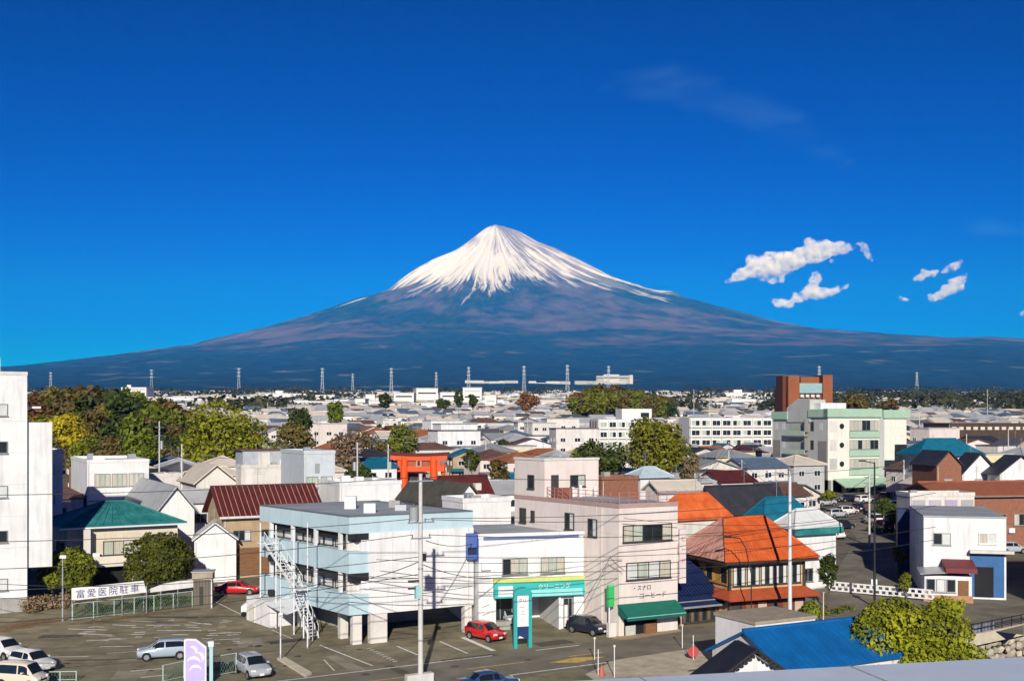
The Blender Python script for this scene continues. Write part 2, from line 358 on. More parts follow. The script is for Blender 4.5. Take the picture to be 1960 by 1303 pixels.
def make_cirrus():
    """thin high wisps, far beyond the haze"""
    m = bpy.data.materials.new('cirrus_ice'); m.use_nodes = True; n = m.node_tree.nodes; n.remove(n['Principled BSDF']); L = m.node_tree.links
    v = n.new('ShaderNodeVolumePrincipled'); v.inputs['Color'].default_value = (0.35, 0.78, 1, 1); v.inputs['Anisotropy'].default_value = -0.5
    tc = n.new('ShaderNodeTexCoord'); mp = n.new('ShaderNodeMapping'); mp.inputs['Scale'].default_value = (0.00016, 0.0001, 0.0022); mp.inputs['Rotation'].default_value = (0, math.radians(-22), 0); L.new(tc.outputs['Object'], mp.inputs['Vector'])
    nz = n.new('ShaderNodeTexNoise'); nz.inputs['Scale'].default_value = 1.0; nz.inputs['Detail'].default_value = 7; nz.inputs['Roughness'].default_value = .65; nz.inputs['Distortion'].default_value = 1.2; L.new(mp.outputs[0], nz.inputs['Vector'])
    mr = n.new('ShaderNodeMapRange'); mr.inputs[1].default_value = .44; mr.inputs[2].default_value = .82; mr.inputs[3].default_value = 0; mr.inputs[4].default_value = 9e-5
    L.new(nz.outputs['Fac'], mr.inputs[0]); L.new(mr.outputs[0], v.inputs['Density']); L.new(v.outputs[0], n['Material Output'].inputs['Volume'])
    D = 36000.0
    for lab, pts, w in (('faint streak of high cirrus in the upper right sky', [(1150, 150), (1290, 150), (1420, 185), (1540, 240), (1640, 305)], 34), ('faint streak of high cirrus at the right edge of the sky', [(1800, 400), (1890, 425), (2010, 440)], 16)):
        b = MB(); q = [Vector((X(px, D), D, Zp(py, D))) for px, py in pts]; k = D / FPX
        up = [p + Vector((0, 0, w * k * (0.25 if i in (0, len(q) - 1) else 1.0))) for i, p in enumerate(q)]; lo = [p - Vector((0, 0, w * k * (0.25 if i in (0, len(q) - 1) else 1.0))) for i, p in enumerate(q)]
        ring = lo + up[::-1]; nq = len(ring); d = Vector((0, 1400, 0)); vs = ring + [p + d for p in ring]
        n_ = len(q); fs = []
        for i in range(n_ - 1): a0, a1, b0, b1 = i, i + 1, nq - 1 - i, nq - 2 - i; fs += [(a0, a1, b1, b0), (nq + a0, nq + b0, nq + b1, nq + a1), (a0, nq + a0, nq + a1, a1), (b0, b1, nq + b1, nq + b0)]
        fs += [(0, nq - 1, 2 * nq - 1, nq), (n_ - 1, nq + n_ - 1, nq + n_, n_)]
        b.add(vs, fs); tag(b.build('cirrus', m), lab, 'cloud', 'high cirrus wisps')
make_cirrus()
# ================================================================ building helpers
WHITE = M('white_paint', (0.74, 0.74, 0.73), var=.08, scale=.5, rough=.75, dirt=.5)
WHITE2 = M('off_white_paint', (0.66, 0.63, 0.58), var=.1, scale=.5, rough=.8, dirt=.65)
CREAM = M('cream_render', (0.66, 0.58, 0.45), var=.1, scale=.5, rough=.85, dirt=.35)
BEIGE = M('pinkish_beige_render', (0.71, 0.625, 0.575), var=.07, scale=.4, rough=.85, dirt=.35)
PALEBLUE = M('pale_blue_panel', (0.47, 0.62, 0.67), var=.07, scale=.5, rough=.6, dirt=.3)
GREYC = M('grey_concrete', (0.36, 0.35, 0.33), var=.2, scale=.5, rough=.9, dirt=.5, bump=.2)
ROOFGREY = M('grey_flat_roofing', (0.36, 0.38, 0.41), var=.2, scale=.35, rough=.85, dirt=.3)
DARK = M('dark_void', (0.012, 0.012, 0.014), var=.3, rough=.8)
GLASSD = M('dark_window_glass', (0.02, 0.026, 0.03), var=.4, scale=.8, rough=.12, spec=.6)
CURT = M('curtained_window_glass', (0.50, 0.47, 0.38), var=.22, scale=1.4, rough=.25, spec=.5, stretch=(6, 6, .3))
CURT2 = M('pale_green_curtained_glass', (0.42, 0.46, 0.38), var=.25, scale=1.4, rough=.25, spec=.5, stretch=(6, 6, .3))
GLASSW = M('frosted_window_glass', (0.60, 0.62, 0.60), var=.12, scale=1, rough=.3, spec=.5)
FRAME = M('grey_aluminium', (0.34, 0.34, 0.33), var=.1, rough=.4, metal=.4)
FRAMED = M('dark_bronze_aluminium', (0.06, 0.055, 0.05), var=.15, rough=.4)
FRAMEW = M('white_window_frame', (0.72, 0.72, 0.71), var=.05, rough=.5)
STEELW = M('white_painted_steel', (0.74, 0.76, 0.77), var=.06, rough=.5, dirt=.25)
GALV = M('galvanised_steel', (0.42, 0.44, 0.45), var=.15, rough=.45, metal=.5)
BLACKM = M('black_painted_metal', (0.02, 0.02, 0.022), var=.3, rough=.5)
CONC = M('pale_concrete_pole', (0.58, 0.57, 0.54), var=.12, scale=1, rough=.9, dirt=.3)
TEALR = M('teal_metal_roof', (0.012, 0.18, 0.19), var=.3, scale=.9, rough=.6, dirt=.6, col2=(0.05, 0.27, 0.26))
BLUER = M('blue_metal_roof', (0.010, 0.115, 0.27), var=.25, scale=.6, rough=.6, dirt=.35)
NAVYR = M('navy_metal_roof', (0.012, 0.024, 0.085), var=.25, scale=.7, rough=.55, dirt=.2)
ORANGER = M('orange_metal_roof', (0.62, 0.095, 0.012), var=.22, scale=.8, rough=.7, dirt=.5, col2=(0.74, 0.17, 0.045))
FADEDR = M('faded_orange_roof', (0.55, 0.22, 0.14), var=.3, scale=.9, rough=.8, dirt=.2, col2=(0.72, 0.42, 0.34))
MAROONR = M('maroon_tile_roof', (0.105, 0.018, 0.016), var=.3, scale=.9, rough=.6, dirt=.2)
BROWNR = M('brown_tile_roof', (0.14, 0.075, 0.055), var=.3, scale=.8, rough=.7, dirt=.3)
OLIVER = M('olive_grey_tile_roof', (0.085, 0.078, 0.060), var=.3, scale=.9, rough=.8, dirt=.2)
BLACKR = M('black_tile_roof', (0.022, 0.021, 0.023), var=.4, scale=.9, rough=.55)
GREYR = M('grey_tile_roof', (0.10, 0.105, 0.115), var=.25, scale=.7, rough=.65, dirt=.25)
CHARR = M('charcoal_roof', (0.035, 0.036, 0.045), var=.3, scale=.7, rough=.6, dirt=.15)
SILVR = M('pale_grey_metal_roof', (0.42, 0.43, 0.44), var=.15, scale=.5, rough=.55, dirt=.35)
CREAMR = M('cream_metal_roof', (0.62, 0.55, 0.46), var=.12, scale=.5, rough=.7, dirt=.35)
BRICK = M('red_brown_brick_tile', (0.27, 0.115, 0.07), var=.22, scale=2.5, rough=.85, dirt=.25)
TAN = M('tan_mortar_wall', (0.42, 0.31, 0.19), var=.2, scale=.6, rough=.9, dirt=.4)
WOODB = M('brown_timber', (0.20, 0.10, 0.045), var=.3, scale=1.2, rough=.8, stretch=(1, 1, 6))
TEAL = M('turquoise_sign_panel', (0.03, 0.42, 0.38), var=.06, rough=.5)
GREENA = M('green_awning_cloth', (0.008, 0.14, 0.10), var=.12, scale=1.2, rough=.8)
TEXTD = M('dark_lettering', (0.03, 0.03, 0.05), rough=.6)
TEXTN = M('navy_lettering', (0.05, 0.045, 0.16), rough=.6)
TEXTW = M('white_lettering', (0.8, 0.8, 0.8), rough=.6)
TEXTR = M('red_lettering', (0.62, 0.05, 0.08), rough=.6)
_wm = {}
def win_mesh(w, h, n, deep=.10):
    k = (round(w, 2), round(h, 2), n, deep)
    if k not in _wm:
        b = MB(); t = .07; z1 = h
        b.box(0, w, -deep, 0.02, 0, t); b.box(0, w, -deep, 0.02, h - t, h); b.box(0, t, -deep, 0.02, t, h - t); b.box(w - t, w, -deep, 0.02, t, h - t)
        cw = (w - t) / n
        for i in range(1, n): b.box(i * cw, i * cw + t, -deep * .8, 0.02, t, h - t)
        b.box(-.06, w + .06, -deep - .07, 0.02, -.07, -.002)
        p = MB(); p.box(0, cw - t, -.035, .0, 0, h - 2 * t)
        _wm[k] = (b.mesh('window'), p.mesh('pane'), cw, t)
    return _wm[k]
WR = random.Random(11)
class Face:
    """A wall face in a thing's own frame: origin o, turned by a; x runs along the wall, -y points out of it."""
    def __init__(s, P, Q, z=0.0):
        s.P = Vector((P[0], P[1], z)); d = Vector((Q[0] - P[0], Q[1] - P[1])); s.L = d.length; s.a = math.atan2(d.y, d.x)
    def at(s, x, z=0.0, out=0.0):
        return Vector((s.P.x + math.cos(s.a) * x + math.sin(s.a) * out, s.P.y + math.sin(s.a) * x - math.cos(s.a) * out, s.P.z + z))
def window(root, f, x, z, w, h, n=2, frame=None, panes=None, simple=False, out=0.0):
    fm, pm, cw, t = win_mesh(w, h, n)
    o = link('window', fm, FRAME, root, f.at(x, z, out), f.a, frame or FRAME)
    if panes is None: panes = [CURT, CURT, GLASSD, GLASSW]
    for i in range(n):
        pn = panes[i % len(panes)] if not isinstance(panes, tuple) else WR.choice(panes)
        link('pane', pm, GLASSD, o, (t + i * cw, 0, t), 0, pn)
    return o
def onface(root, f, mb, name, mat, x=0.0, z=0.0, out=0.0):
    return mb.build(name, mat, root, f.at(x, z, out), f.a)
def bx(x0, x1, y0, y1, z0, z1): return MB().box(x0, x1, y0, y1, z0, z1)
def text(root, f, s, x, z, size, mat, out=.02, name='lettering', vertical=False, sx=1.0):
    cu = bpy.data.curves.new(name, 'FONT')
    cu.body = '\n'.join(s) if vertical else s
    cu.size = size; cu.extrude = .012; cu.space_line = .95; cu.resolution_u = 2
    cu.materials.append(mat)
    tmp = bpy.data.objects.new(name, cu); COL.objects.link(tmp)
    me = bpy.data.meshes.new_from_object(tmp.evaluated_get(bpy.context.evaluated_depsgraph_get())); bpy.data.objects.remove(tmp)
    o = bpy.data.objects.new(name, me); COL.objects.link(o); o.parent = root
    o.location = f.at(x, z, out); o.rotation_euler = (math.radians(90), 0, f.a); o.scale = (sx, 1, 1)
    return o
def plan_prism(poly, z0, z1):
    return MB().extr([(p[0], p[1], z0) for p in poly], (0, 0, z1 - z0))
def inset_between(P, Q, t): return (P[0] + (Q[0] - P[0]) * t, P[1] + (Q[1] - P[1]) * t)
def gable_walls(w, d, h, rise, axis='x', base=-1.0):
    b = MB()
    if axis == 'x': b.extr([(0, 0, base), (0, 0, h), (0, d / 2, h + rise), (0, d, h), (0, d, base)], (w, 0, 0))
    else: b.extr([(0, 0, base), (w, 0, base), (w, 0, h), (w / 2, 0, h + rise), (0, 0, h)], (0, d, 0))
    return b
def gable_roof(w, d, h, rise, axis='x', ov=.5, t=.16):
    b = MB()
    if axis == 'x':
        k = rise / (d / 2); y0 = -ov; z0 = h - k * ov + .03
        b.slab([(-ov, y0, z0 + t), (w + ov, y0, z0 + t), (w + ov, d / 2, h + rise + t + .03), (-ov, d / 2, h + rise + t + .03)], t)
        b.slab([(-ov, d / 2, h + rise + t + .03), (w + ov, d / 2, h + rise + t + .03), (w + ov, d + ov, z0 + t), (-ov, d + ov, z0 + t)], t)
        b.box(-ov, w + ov, d / 2 - .14, d / 2 + .14, h + rise + t - .02, h + rise + t + .14)
    else:
        k = rise / (w / 2); z0 = h - k * ov + .03
        b.slab([(-ov, -ov, z0 + t), (w / 2, -ov, h + rise + t + .03), (w / 2, d + ov, h + rise + t + .03), (-ov, d + ov, z0 + t)][::-1], t)
        b.slab([(w / 2, -ov, h + rise + t + .03), (w + ov, -ov, z0 + t), (w + ov, d + ov, z0 + t), (w / 2, d + ov, h + rise + t + .03)][::-1], t)
        b.box(w / 2 - .14, w / 2 + .14, -ov, d + ov, h + rise + t - .02, h + rise + t + .14)
    return b
def hip_roof(w, d, h, rise, ov=.6, t=.18, axis='x', hip=1.0):
    x0, x1, y0, y1 = -ov, w + ov, -ov, d + ov
    if axis == 'x':
        r = min((y1 - y0) / 2 * hip, (x1 - x0) / 2 - .05); a, c = (x0 + r, (y0 + y1) / 2), (x1 - r, (y0 + y1) / 2)
    else:
        r = min((x1 - x0) / 2 * hip, (y1 - y0) / 2 - .05); a, c = ((x0 + x1) / 2, y0 + r), ((x0 + x1) / 2, y1 - r)
    b = MB(); z = h + .02
    vs = [(x0, y0, z), (x1, y0, z), (x1, y1, z), (x0, y1, z), (x0, y0, z + t), (x1, y0, z + t), (x1, y1, z + t), (x0, y1, z + t), (*a, h + rise + t), (*c, h + rise + t)]
    if axis == 'x': sl = [(4, 5, 9, 8), (6, 7, 8, 9), (7, 4, 8), (5, 6, 9)]
    else: sl = [(5, 6, 9, 8), (7, 4, 8, 9), (4, 5, 8), (6, 7, 9)]
    b.add(vs, [(0, 3, 2, 1), (0, 1, 5, 4), (1, 2, 6, 5), (2, 3, 7, 6), (3, 0, 4, 7)] + sl)
    corners = [vs[4], vs[5], vs[6], vs[7]]; ends = [vs[8], vs[9], vs[9], vs[8]] if axis == 'x' else [vs[8], vs[8], vs[9], vs[9]]
    for p, q in zip(corners, ends): b.tube(Vector(p) + Vector((0, 0, .03)), Vector(q) + Vector((0, 0, .05)), .09, .09, 5)
    b.tube(Vector(vs[8]) + Vector((0, 0, .05)), Vector(vs[9]) + Vector((0, 0, .05)), .11, .11, 5)
    return b
def ribs(parent, a0, a1, b0, b1, n, r, mat, name='roof_rib'):
    """n raised seams laid from the line a0-a1 (eave) to the line b0-b1 (ridge), each a piece of its own sharing one mesh where it can"""
    a0, a1, b0, b1 = map(Vector, (a0, a1, b0, b1))
    for i in range(n):
        t = (i + .5) / n; p = a0.lerp(a1, t); q = b0.lerp(b1, t)
        if (q - p).length < .3: continue
        m = MB(); m.tube(p, q, r, r, 4); m.build(name, mat, parent)
def house(name, label, cat, loc, rz, w, d, h, wall, roof, kind='gable', axis='x', rise=1.6, ov=.5, wins=(), group=None, frame=None, panes=None, hip=1.0):
    root = thing(name, label, cat, loc, rz, group)
    if kind == 'gable': gable_walls(w, d, h, rise, axis).build('wall', wall, root); rf = gable_roof(w, d, h, rise, axis, ov).build('roof', roof, root)
    elif kind == 'hip': bx(0, w, 0, d, -1, h).build('wall', wall, root); rf = hip_roof(w, d, h, rise, ov, axis=axis, hip=hip).build('roof', roof, root)
    else:
        bx(0, w, 0, d, -1, h).build('wall', wall, root)
        b = MB(); b.box(.18, w - .18, .18, d - .18, h + .002, h + .05); rf = b.build('roof', roof, root)
        p = MB(); p.box(-.06, w + .06, -.06, .18, h, h + .45); p.box(-.06, w + .06, d - .18, d + .06, h, h + .45); p.box(-.06, .18, .18, d - .18, h, h + .45); p.box(w - .18, w + .06, .18, d - .18, h, h + .45)
        p.build('parapet', wall, root)
    fc = {'f': Face((0, 0), (w, 0)), 'r': Face((w, 0), (w, d)), 'b': Face((w, d), (0, d)), 'l': Face((0, d), (0, 0))}
    for s, x, z, ww, hh, n in wins: window(root, fc[s], x, z, ww, hh, n, frame, panes)
    root_faces[root.name] = fc
    hr = random.Random(int(abs(loc[0] * 37 + loc[1] * 11)))
    if kind == 'flat':
        for k in range(hr.choice((1, 2, 2, 3))):
            x = hr.uniform(.6, max(.7, w - 1.8)); y = hr.uniform(.5, max(.6, d - 1.6)); MB().box(x, x + hr.uniform(.7, 1.2), y, y + hr.uniform(.4, .9), h + .06, h + hr.uniform(.6, 1.1)).build('roof_unit', hr.choice((STEELW, GALV, GREYC)), root)
    elif w > 4:
        m = MB(); x = w * hr.uniform(.3, .7); y = d * .5 if axis == 'x' else d * .7; zt = h + (rise if axis == 'x' else rise * .6); m.tube((x, y, zt), (x, y, zt + 2.2), .03, .025, 4)
        for j in range(4): m.tube((x - .6 + .1 * j, y, zt + 1.5 + .2 * j), (x + .6 - .1 * j, y, zt + 1.5 + .2 * j), .016, .016, 3)
        m.build('aerial', GALV, root)
        if kind == 'gable' and axis == 'x': MB().tube((-ov, -ov - .05, h - rise / (d / 2) * ov), (w + ov, -ov - .05, h - rise / (d / 2) * ov), .07, .07, 6).build('gutter', GALV, root)
    if w > 3: MB().tube((.16, -.06, 0), (.16, -.06, h - .1), .045, .045, 5).build('drain_pipe', WHITE2, root)
    if w > 5 and h > 4: x = w * hr.uniform(.35, .8); z = hr.choice((.1, 2.7)); MB().box(x, x + .8, -.36, -.02, z, z + .6).build('air_conditioner', STEELW, root)
    return root
root_faces = {}
# ================================================================ ground sheets: car park, street, markings
ASPH = M('worn_asphalt', (0.20, 0.172, 0.105), var=.3, scale=.45, rough=.95, bump=.3, bscale=8, dirt=.35, col2=(0.32, 0.28, 0.18))
ROADM = M('road_asphalt', (0.19, 0.172, 0.13), var=.3, scale=.4, rough=.95, bump=.25, bscale=9, dirt=.4, col2=(0.27, 0.238, 0.185))
MARK = M('worn_white_road_paint', (0.76, 0.74, 0.68), var=.35, scale=2.2, rough=.9)
MARKY = M('worn_yellow_road_paint', (0.62, 0.42, 0.10), var=.35, scale=2.2, rough=.9)
SAND = M('pale_gravel', (0.50, 0.44, 0.33), var=.3, scale=.8, rough=.98, bump=.4, bscale=6)
DIRTM = M('leaf_strewn_soil', (0.13, 0.085, 0.045), var=.3, scale=3.5, rough=.98, bump=.4, bscale=5, col2=(0.34, 0.20, 0.08))
def sheet(name, pts, z, mat, label=None, sub=1):
    b = MB(); b.poly([(p[0], p[1], gz(p[1]) + z) for p in pts]); return struct(name, b.mesh(name), mat, label)
def gsheet(name, px, z, mat, label=None): return sheet(name, [Gs(*p)[:2] for p in px], z, mat, label)
# the car park and the forecourts, one level asphalt sheet up to the edge of the flat
sheet('parking_lot', [(-75, 62), (8, 62), (8, 78), (3, 88), (17, 94.8), (-75, 94.8)], .004, ASPH, 'worn brown grey asphalt car park')
sheet('parking_lot', [(-75, 94.9), (22, 94.9), (26, 112), (-75, 124)], .006, ASPH, 'back of the asphalt car park climbing slightly')
# the street runs past the shops from lower left to right, then on to the bridge
RD = Vector((math.cos(math.radians(30)), math.sin(math.radians(30)), 0)); RN = Vector((-RD.y, RD.x, 0)); R0 = Vector((-5.9, 85.6, 0))
def R(s, t): return R0 + RD * s + RN * t        # s along the street, t across it (0 = the white line by the forecourts)
def strip(name, s0, s1, t0, t1, z, mat, label=None, n=1):
    b = MB()
    for i in range(n):
        a = s0 + (s1 - s0) * i / n; c = s0 + (s1 - s0) * (i + 1) / n; q = [R(a, t0), R(c, t0), R(c, t1), R(a, t1)]
        b.poly([(p.x, p.y, gz(p.y) + z) for p in q])
    return struct(name, b.mesh(name), mat, label)
strip('street', -40, 62, -7.2, .5, .012, ROADM, 'two lane town street', 12)
strip('edge_line', -34, 5, -.12, .06, .018, MARK, n=4); strip('edge_line', 9, 30, -.12, .06, .018, MARK, n=4)
strip('edge_line', -34, 16, -6.7, -6.5, .018, MARK, n=4)
for i in range(5): strip('centre_dash', -26 + i * 9, -21 + i * 9, -3.4, -3.22, .018, MARKY)
gsheet('yellow_marking', [(1050, 1268), (1100, 1258), (1160, 1256), (1105, 1268)], .019, MARKY)
gsheet('yellow_marking', [(1215, 1260), (1232, 1254), (1262, 1252), (1240, 1259)], .019, MARKY)
gsheet('gravel_verge', [(1120, 1290), (1180, 1262), (1330, 1240), (1420, 1224), (1450, 1240), (1330, 1303), (1180, 1330)], .020, SAND, 'pale gravel corner between street and tiled roofs')
gsheet('shop_step', [(1172, 1222), (1180, 1210), (1300, 1203), (1305, 1208), (1190, 1226)], .021, M('tan_paving', (0.42, 0.30, 0.19), var=.2, rough=.9))
def litter(pxs, n, r0, seed):
    rl = random.Random(seed)
    for k in range(n):
        t = k / max(1, n - 1) * (len(pxs) - 1); i = min(int(t), len(pxs) - 2); u = t - i; c = Vector(Gs(*pxs[i])).lerp(Vector(Gs(*pxs[i + 1])), u); b = MB()
        rr = [r0 * rl.uniform(.5, 1.25) for _ in range(14)]; b.poly([(c.x + math.cos(j * .449) * rr[j] * 2.0, c.y + math.sin(j * .449) * rr[j] * .8, gz(c.y) + .014 + .0004 * (k % 8)) for j in range(14)]); struct('leaf_litter', b.mesh('leaf_litter'), DIRTM)
litter([(2, 1206), (60, 1190), (105, 1186)], 9, .9, 1); litter([(150, 1193), (260, 1178), (372, 1165)], 12, .5, 2)
# upper road coming down beside the white house, and the junction
gsheet('side_road', [(1560, 1175), (1450, 1190), (1590, 1110), (1640, 1030), (1600, 985), (1690, 975), (1735, 1010), (1720, 1080), (1800, 1140), (1960, 1180), (1960, 1215), (1800, 1196), (1640, 1185)], .03, ROADM, 'grey road climbing past the white house')
# painted bays
def mline(x0, y0, x1, y1, w=.17, z=.016, m=None):
    a = Vector(Gs(x0, y0)); c = Vector(Gs(x1, y1)); d = (c - a); d.z = 0; d.normalize(); q = Vector((-d.y, d.x, 0)) * w / 2
    b = MB(); b.poly([(p.x, p.y, gz(p.y) + z) for p in (a - q, c - q, c + q, a + q)]); return struct('bay_line', b.mesh('bay_line'), m or MARK)
mline(612, 1234, 712, 1273); mline(760, 1236, 800, 1253); mline(842, 1227, 895, 1250); mline(885, 1219, 945, 1245, .45)
for i in range(9):
    x, y = 702 + i * 6.2, 1241 + i * 3.1; mline(x, y, x + 9, y - 1.5, .16)
mline(620, 1262, 640, 1283, .1); mline(350, 1120, 480, 1185, .12); mline(520, 1205, 560, 1222, .1)
LR = random.Random(5)
rows = [((130, 1203), (205, 1205)), ((150, 1212), (215, 1215)), ((165, 1226), (240, 1222)), ((190, 1237), (255, 1236)), ((205, 1250), (262, 1246)), ((70, 1257), (170, 1256)), ((225, 1262), (262, 1262)), ((250, 1284), (310, 1279)), ((270, 1296), (318, 1291)),
        ((250, 1188), (300, 1190)), ((280, 1196), (345, 1196)), ((300, 1206), (385, 1206)), ((330, 1214), (360, 1214)), ((400, 1212), (445, 1210)), ((410, 1224), (460, 1222)), ((215, 1195), (260, 1197)), ((360, 1190), (405, 1195))]
for a, c in rows: mline(*a, *c, w=.2)
for k in range(34):     # worn scraps of older lines
    x = LR.uniform(150, 450); y = LR.uniform(1186, 1232); mline(x, y, x + LR.uniform(8, 26), y + LR.uniform(-1.5, 1.5), w=LR.uniform(.1, .22))
# repairs, oil stains, manholes
PATCH = M('asphalt_repair', (0.10, 0.09, 0.068), var=.3, scale=.6, rough=.95); PATCH2 = M('pale_asphalt_repair', (0.30, 0.27, 0.20), var=.25, scale=.5, rough=.95); OIL = M('oil_stain', (0.06, 0.055, 0.045), var=.4, scale=.8, rough=.7)
for k, (px, py, w_, d__, a_) in enumerate(((560, 1225, 4.2, 1.6, .5), (660, 1268, 1.2, 6, .5), (330, 1180, 5, 1.1, -.1), (120, 1215, 3.6, 2.2, .1), (250, 1290, 2.4, 3, .2), (900, 1258, 5.0, 1.0, .52), (1060, 1230, 3.4, 1.8, .5), (480, 1230, 2.2, 3.8, .3), (780, 1290, 1.0, 7, .52), (430, 1280, 3.4, 1.4, .1), (1250, 1226, 5, .9, .52), (200, 1262, 6, .5, 0.05))):
    c_ = Vector(Gs(px, py)); b = MB(); q = [(-w_ / 2, -d__ / 2), (w_ / 2, -d__ / 2 + .2), (w_ / 2 - .2, d__ / 2), (-w_ / 2 + .1, d__ / 2 - .1)]
    b.poly([(c_.x + x * math.cos(a_) - y * math.sin(a_), c_.y + x * math.sin(a_) + y * math.cos(a_), gz(c_.y) + .0135 + .0003 * k) for x, y in q]); struct('asphalt_patch', b.mesh('asphalt_patch'), PATCH2 if k % 3 == 1 else PATCH)
for k in range(16):
    px, py = LR.uniform(120, 700), LR.uniform(1195, 1290); c_ = Vector(Gs(px, py)); r_ = LR.uniform(.15, .5); b = MB(); b.poly([(c_.x + math.cos(t * .628) * r_ * LR.uniform(.6, 1.3), c_.y + math.sin(t * .628) * r_ * LR.uniform(.6, 1.3), .0175) for t in range(10)])
    if c_.y < 94: struct('oil_stain', b.mesh('oil_stain'), OIL)
for px, py in ((870, 1275), (1010, 1262), (700, 1290), (1180, 1236)):
    c_ = Vector(Gs(px, py)); b = MB(); b.poly([(c_.x + math.cos(t * .524) * .33, c_.y + math.sin(t * .524) * .33, .020) for t in range(12)]); struct('manhole_cover', b.mesh('manhole_cover'), M('iron_cover', (0.07, 0.065, 0.06), var=.3, rough=.7))
# kerb wedge by the slender pole
kb = MB(); pts = [Gs(530, 1262)[:2], Gs(545, 1260)[:2], Gs(597, 1290)[:2], Gs(585, 1296)[:2]]
kb.extr([(p[0], p[1], .01) for p in pts][::-1], (0, 0, .16)); struct('kerb', kb.mesh('kerb'), M('pale_kerb_concrete', (0.62, 0.56, 0.42), var=.15, rough=.9))

# ================================================================ the pale blue three storey office
def office():
    A = G(668, 990, 10.5); B = G(497, 968, 10.5); C = G(905, 979, 10.5); O = Vector((A[0], A[1], 0))
    a = (0, 0); b_ = (B[0] - A[0], B[1] - A[1]); c = (C[0] - A[0], C[1] - A[1]); d = (b_[0] + c[0], b_[1] + c[1])
    root = thing('office_building', 'pale blue and white three storey office on pillars with an outside stair', 'office building', (A[0], A[1], 0))
    poly = [a, c, d, b_]
    fl = Face(b_, a); ff = Face(a, c); fr = Face(c, d)
    ul = Vector((b_[0], b_[1])).normalized(); uf = Vector((c[0], c[1])).normalized()
    def off(p, l, f): return (p[0] + ul.x * l + uf.x * f, p[1] + ul.y * l + uf.y * f)
    core = [off(a, .05, 1.1), off(c, .05, -.3), off(d, -.3, -.3), off(b_, -.3, 1.1)]
    plan_prism(core, 2.5, 10.2).build('wall', WHITE, root)
    band = [off(a, 0, 0), off(c, 0, 0), off(d, 0, 0), off(b_, 0, 0)]
    for z0, z1 in ((2.5, 4.2), (5.9, 7.7), (9.15, 10.5)): plan_prism(band, z0, z1).build('balcony_band', PALEBLUE, root)
    r = plan_prism([off(a, .3, .3), off(c, .3, -.3), off(d, -.3, -.3), off(b_, -.3, .3)], 10.502, 10.56).build('roof', ROOFGREY, root)
    for P, Q in ((a, c), (c, d), (d, b_), (b_, a)):
        f = Face(P, Q, 10.5); onface(root, f, bx(0, f.L, 0, .22, 0, .12), 'roof_edge', M('dark_roof_edge', (0.12, 0.15, 0.16), rough=.7))
    # blank white front panel, from just round the corner to the right end
    onface(root, ff, bx(1.75, ff.L + .02, -.10, .6, 2.45, 9.15), 'front_panel', WHITE)
    # windows under dark blind boxes on the left side, and the recessed corner strip on the front
    fw = Face(off(b_, -.3, 1.1), off(a, .05, 1.1))
    for z0, hh in ((4.2, 1.68), (7.72, 1.42)):
        onface(root, fw, bx(1.2, fw.L - .02, -.55, -.02, z0 + hh * .52, z0 + hh), 'blind_box', DARK if z0 > 5 else BLACKM)
        n = 8; cw = (fw.L - 1.0) / n
        for i in range(n):
            window(root, fw, .6 + i * cw, z0 + .02, cw - (.35 if i % 2 else .12), hh * .62, 1, FRAMED, [GLASSW if i % 3 else CURT], out=.03)
        for i in (0, 2, 4, 6): onface(root, Face(b_, a), bx(1.9 + i * 2.05, 2.2 + i * 2.05, .02, .3, z0, z0 + hh), 'pilaster', WHITE)
        fcw = Face(off(a, .0, 0), off(a, .0, 3)); 
        onface(root, ff, bx(.05, 1.74, .5, .8, z0, z0 + hh), 'corner_recess', WHITE2)
        onface(root, ff, bx(.05, 1.74, .02, .45, z0 + hh * .62, z0 + hh), 'blind_box', BLACKM)
    for x in (3.8, 5.9, 8.0): onface(root, ff, bx(x, x + .04, -.112, -.09, 2.5, 9.1), 'panel_joint', WHITE2)
    for z in (5.0, 7.2): onface(root, ff, bx(1.8, ff.L, -.111, -.09, z, z + .035), 'panel_joint', WHITE2)
    onface(root, ff, MB().tube((ff.L - .5, -.16, .2), (ff.L - .5, -.16, 9.1), .05, .05, 5), 'drain_pipe', WHITE2)
    for k, (x, y) in enumerate(((3, 3), (6.5, 4), (4, 8), (8, 7.5))):
        q = Vector(off(a, y, x)); MB().box(q.x, q.x + 1.0, q.y, q.y + .7, 10.56, 10.56 + (.8, .5, 1.1, .6)[k]).build('roof_unit', (STEELW, GALV, STEELW, GREYC)[k], root)
    # pillars and the dark undercroft
    for l, f, w in ((.3, .5, .8), (.0, 1.9, 1.5), (.0, ff.L - .8, .7), (3.2, 1.0, .7), (9.5, .6, .5), (9, 8.5, .7)):
        p = off(a, l, f); q = Face(p, (p[0] + uf.x, p[1] + uf.y)); onface(root, q, bx(0, w, 0, .6, -.1, 2.5), 'pillar', WHITE2)
    plan_prism([off(a, 7.2, 3.2), off(c, 7.2, -.4), off(d, -.4, -.4), off(b_, -.4, 3.2)], -.5, 2.48).build('undercroft_wall', GREYC, root)
    # ground floor cabin at the far left and the steel stair in front of it
    fl0 = Face(b_, a)
    onface(root, fl0, bx(.6, 5.2, -1.6, 1.2, -1, 2.42), 'stair_cabin', WHITE)
    onface(root, fl0, bx(1.2, 2.3, -1.66, -1.55, -.4, 1.75), 'door', M('cream_door', (0.7, 0.68, 0.58), rough=.6))
    st = thing_part('stair', root)
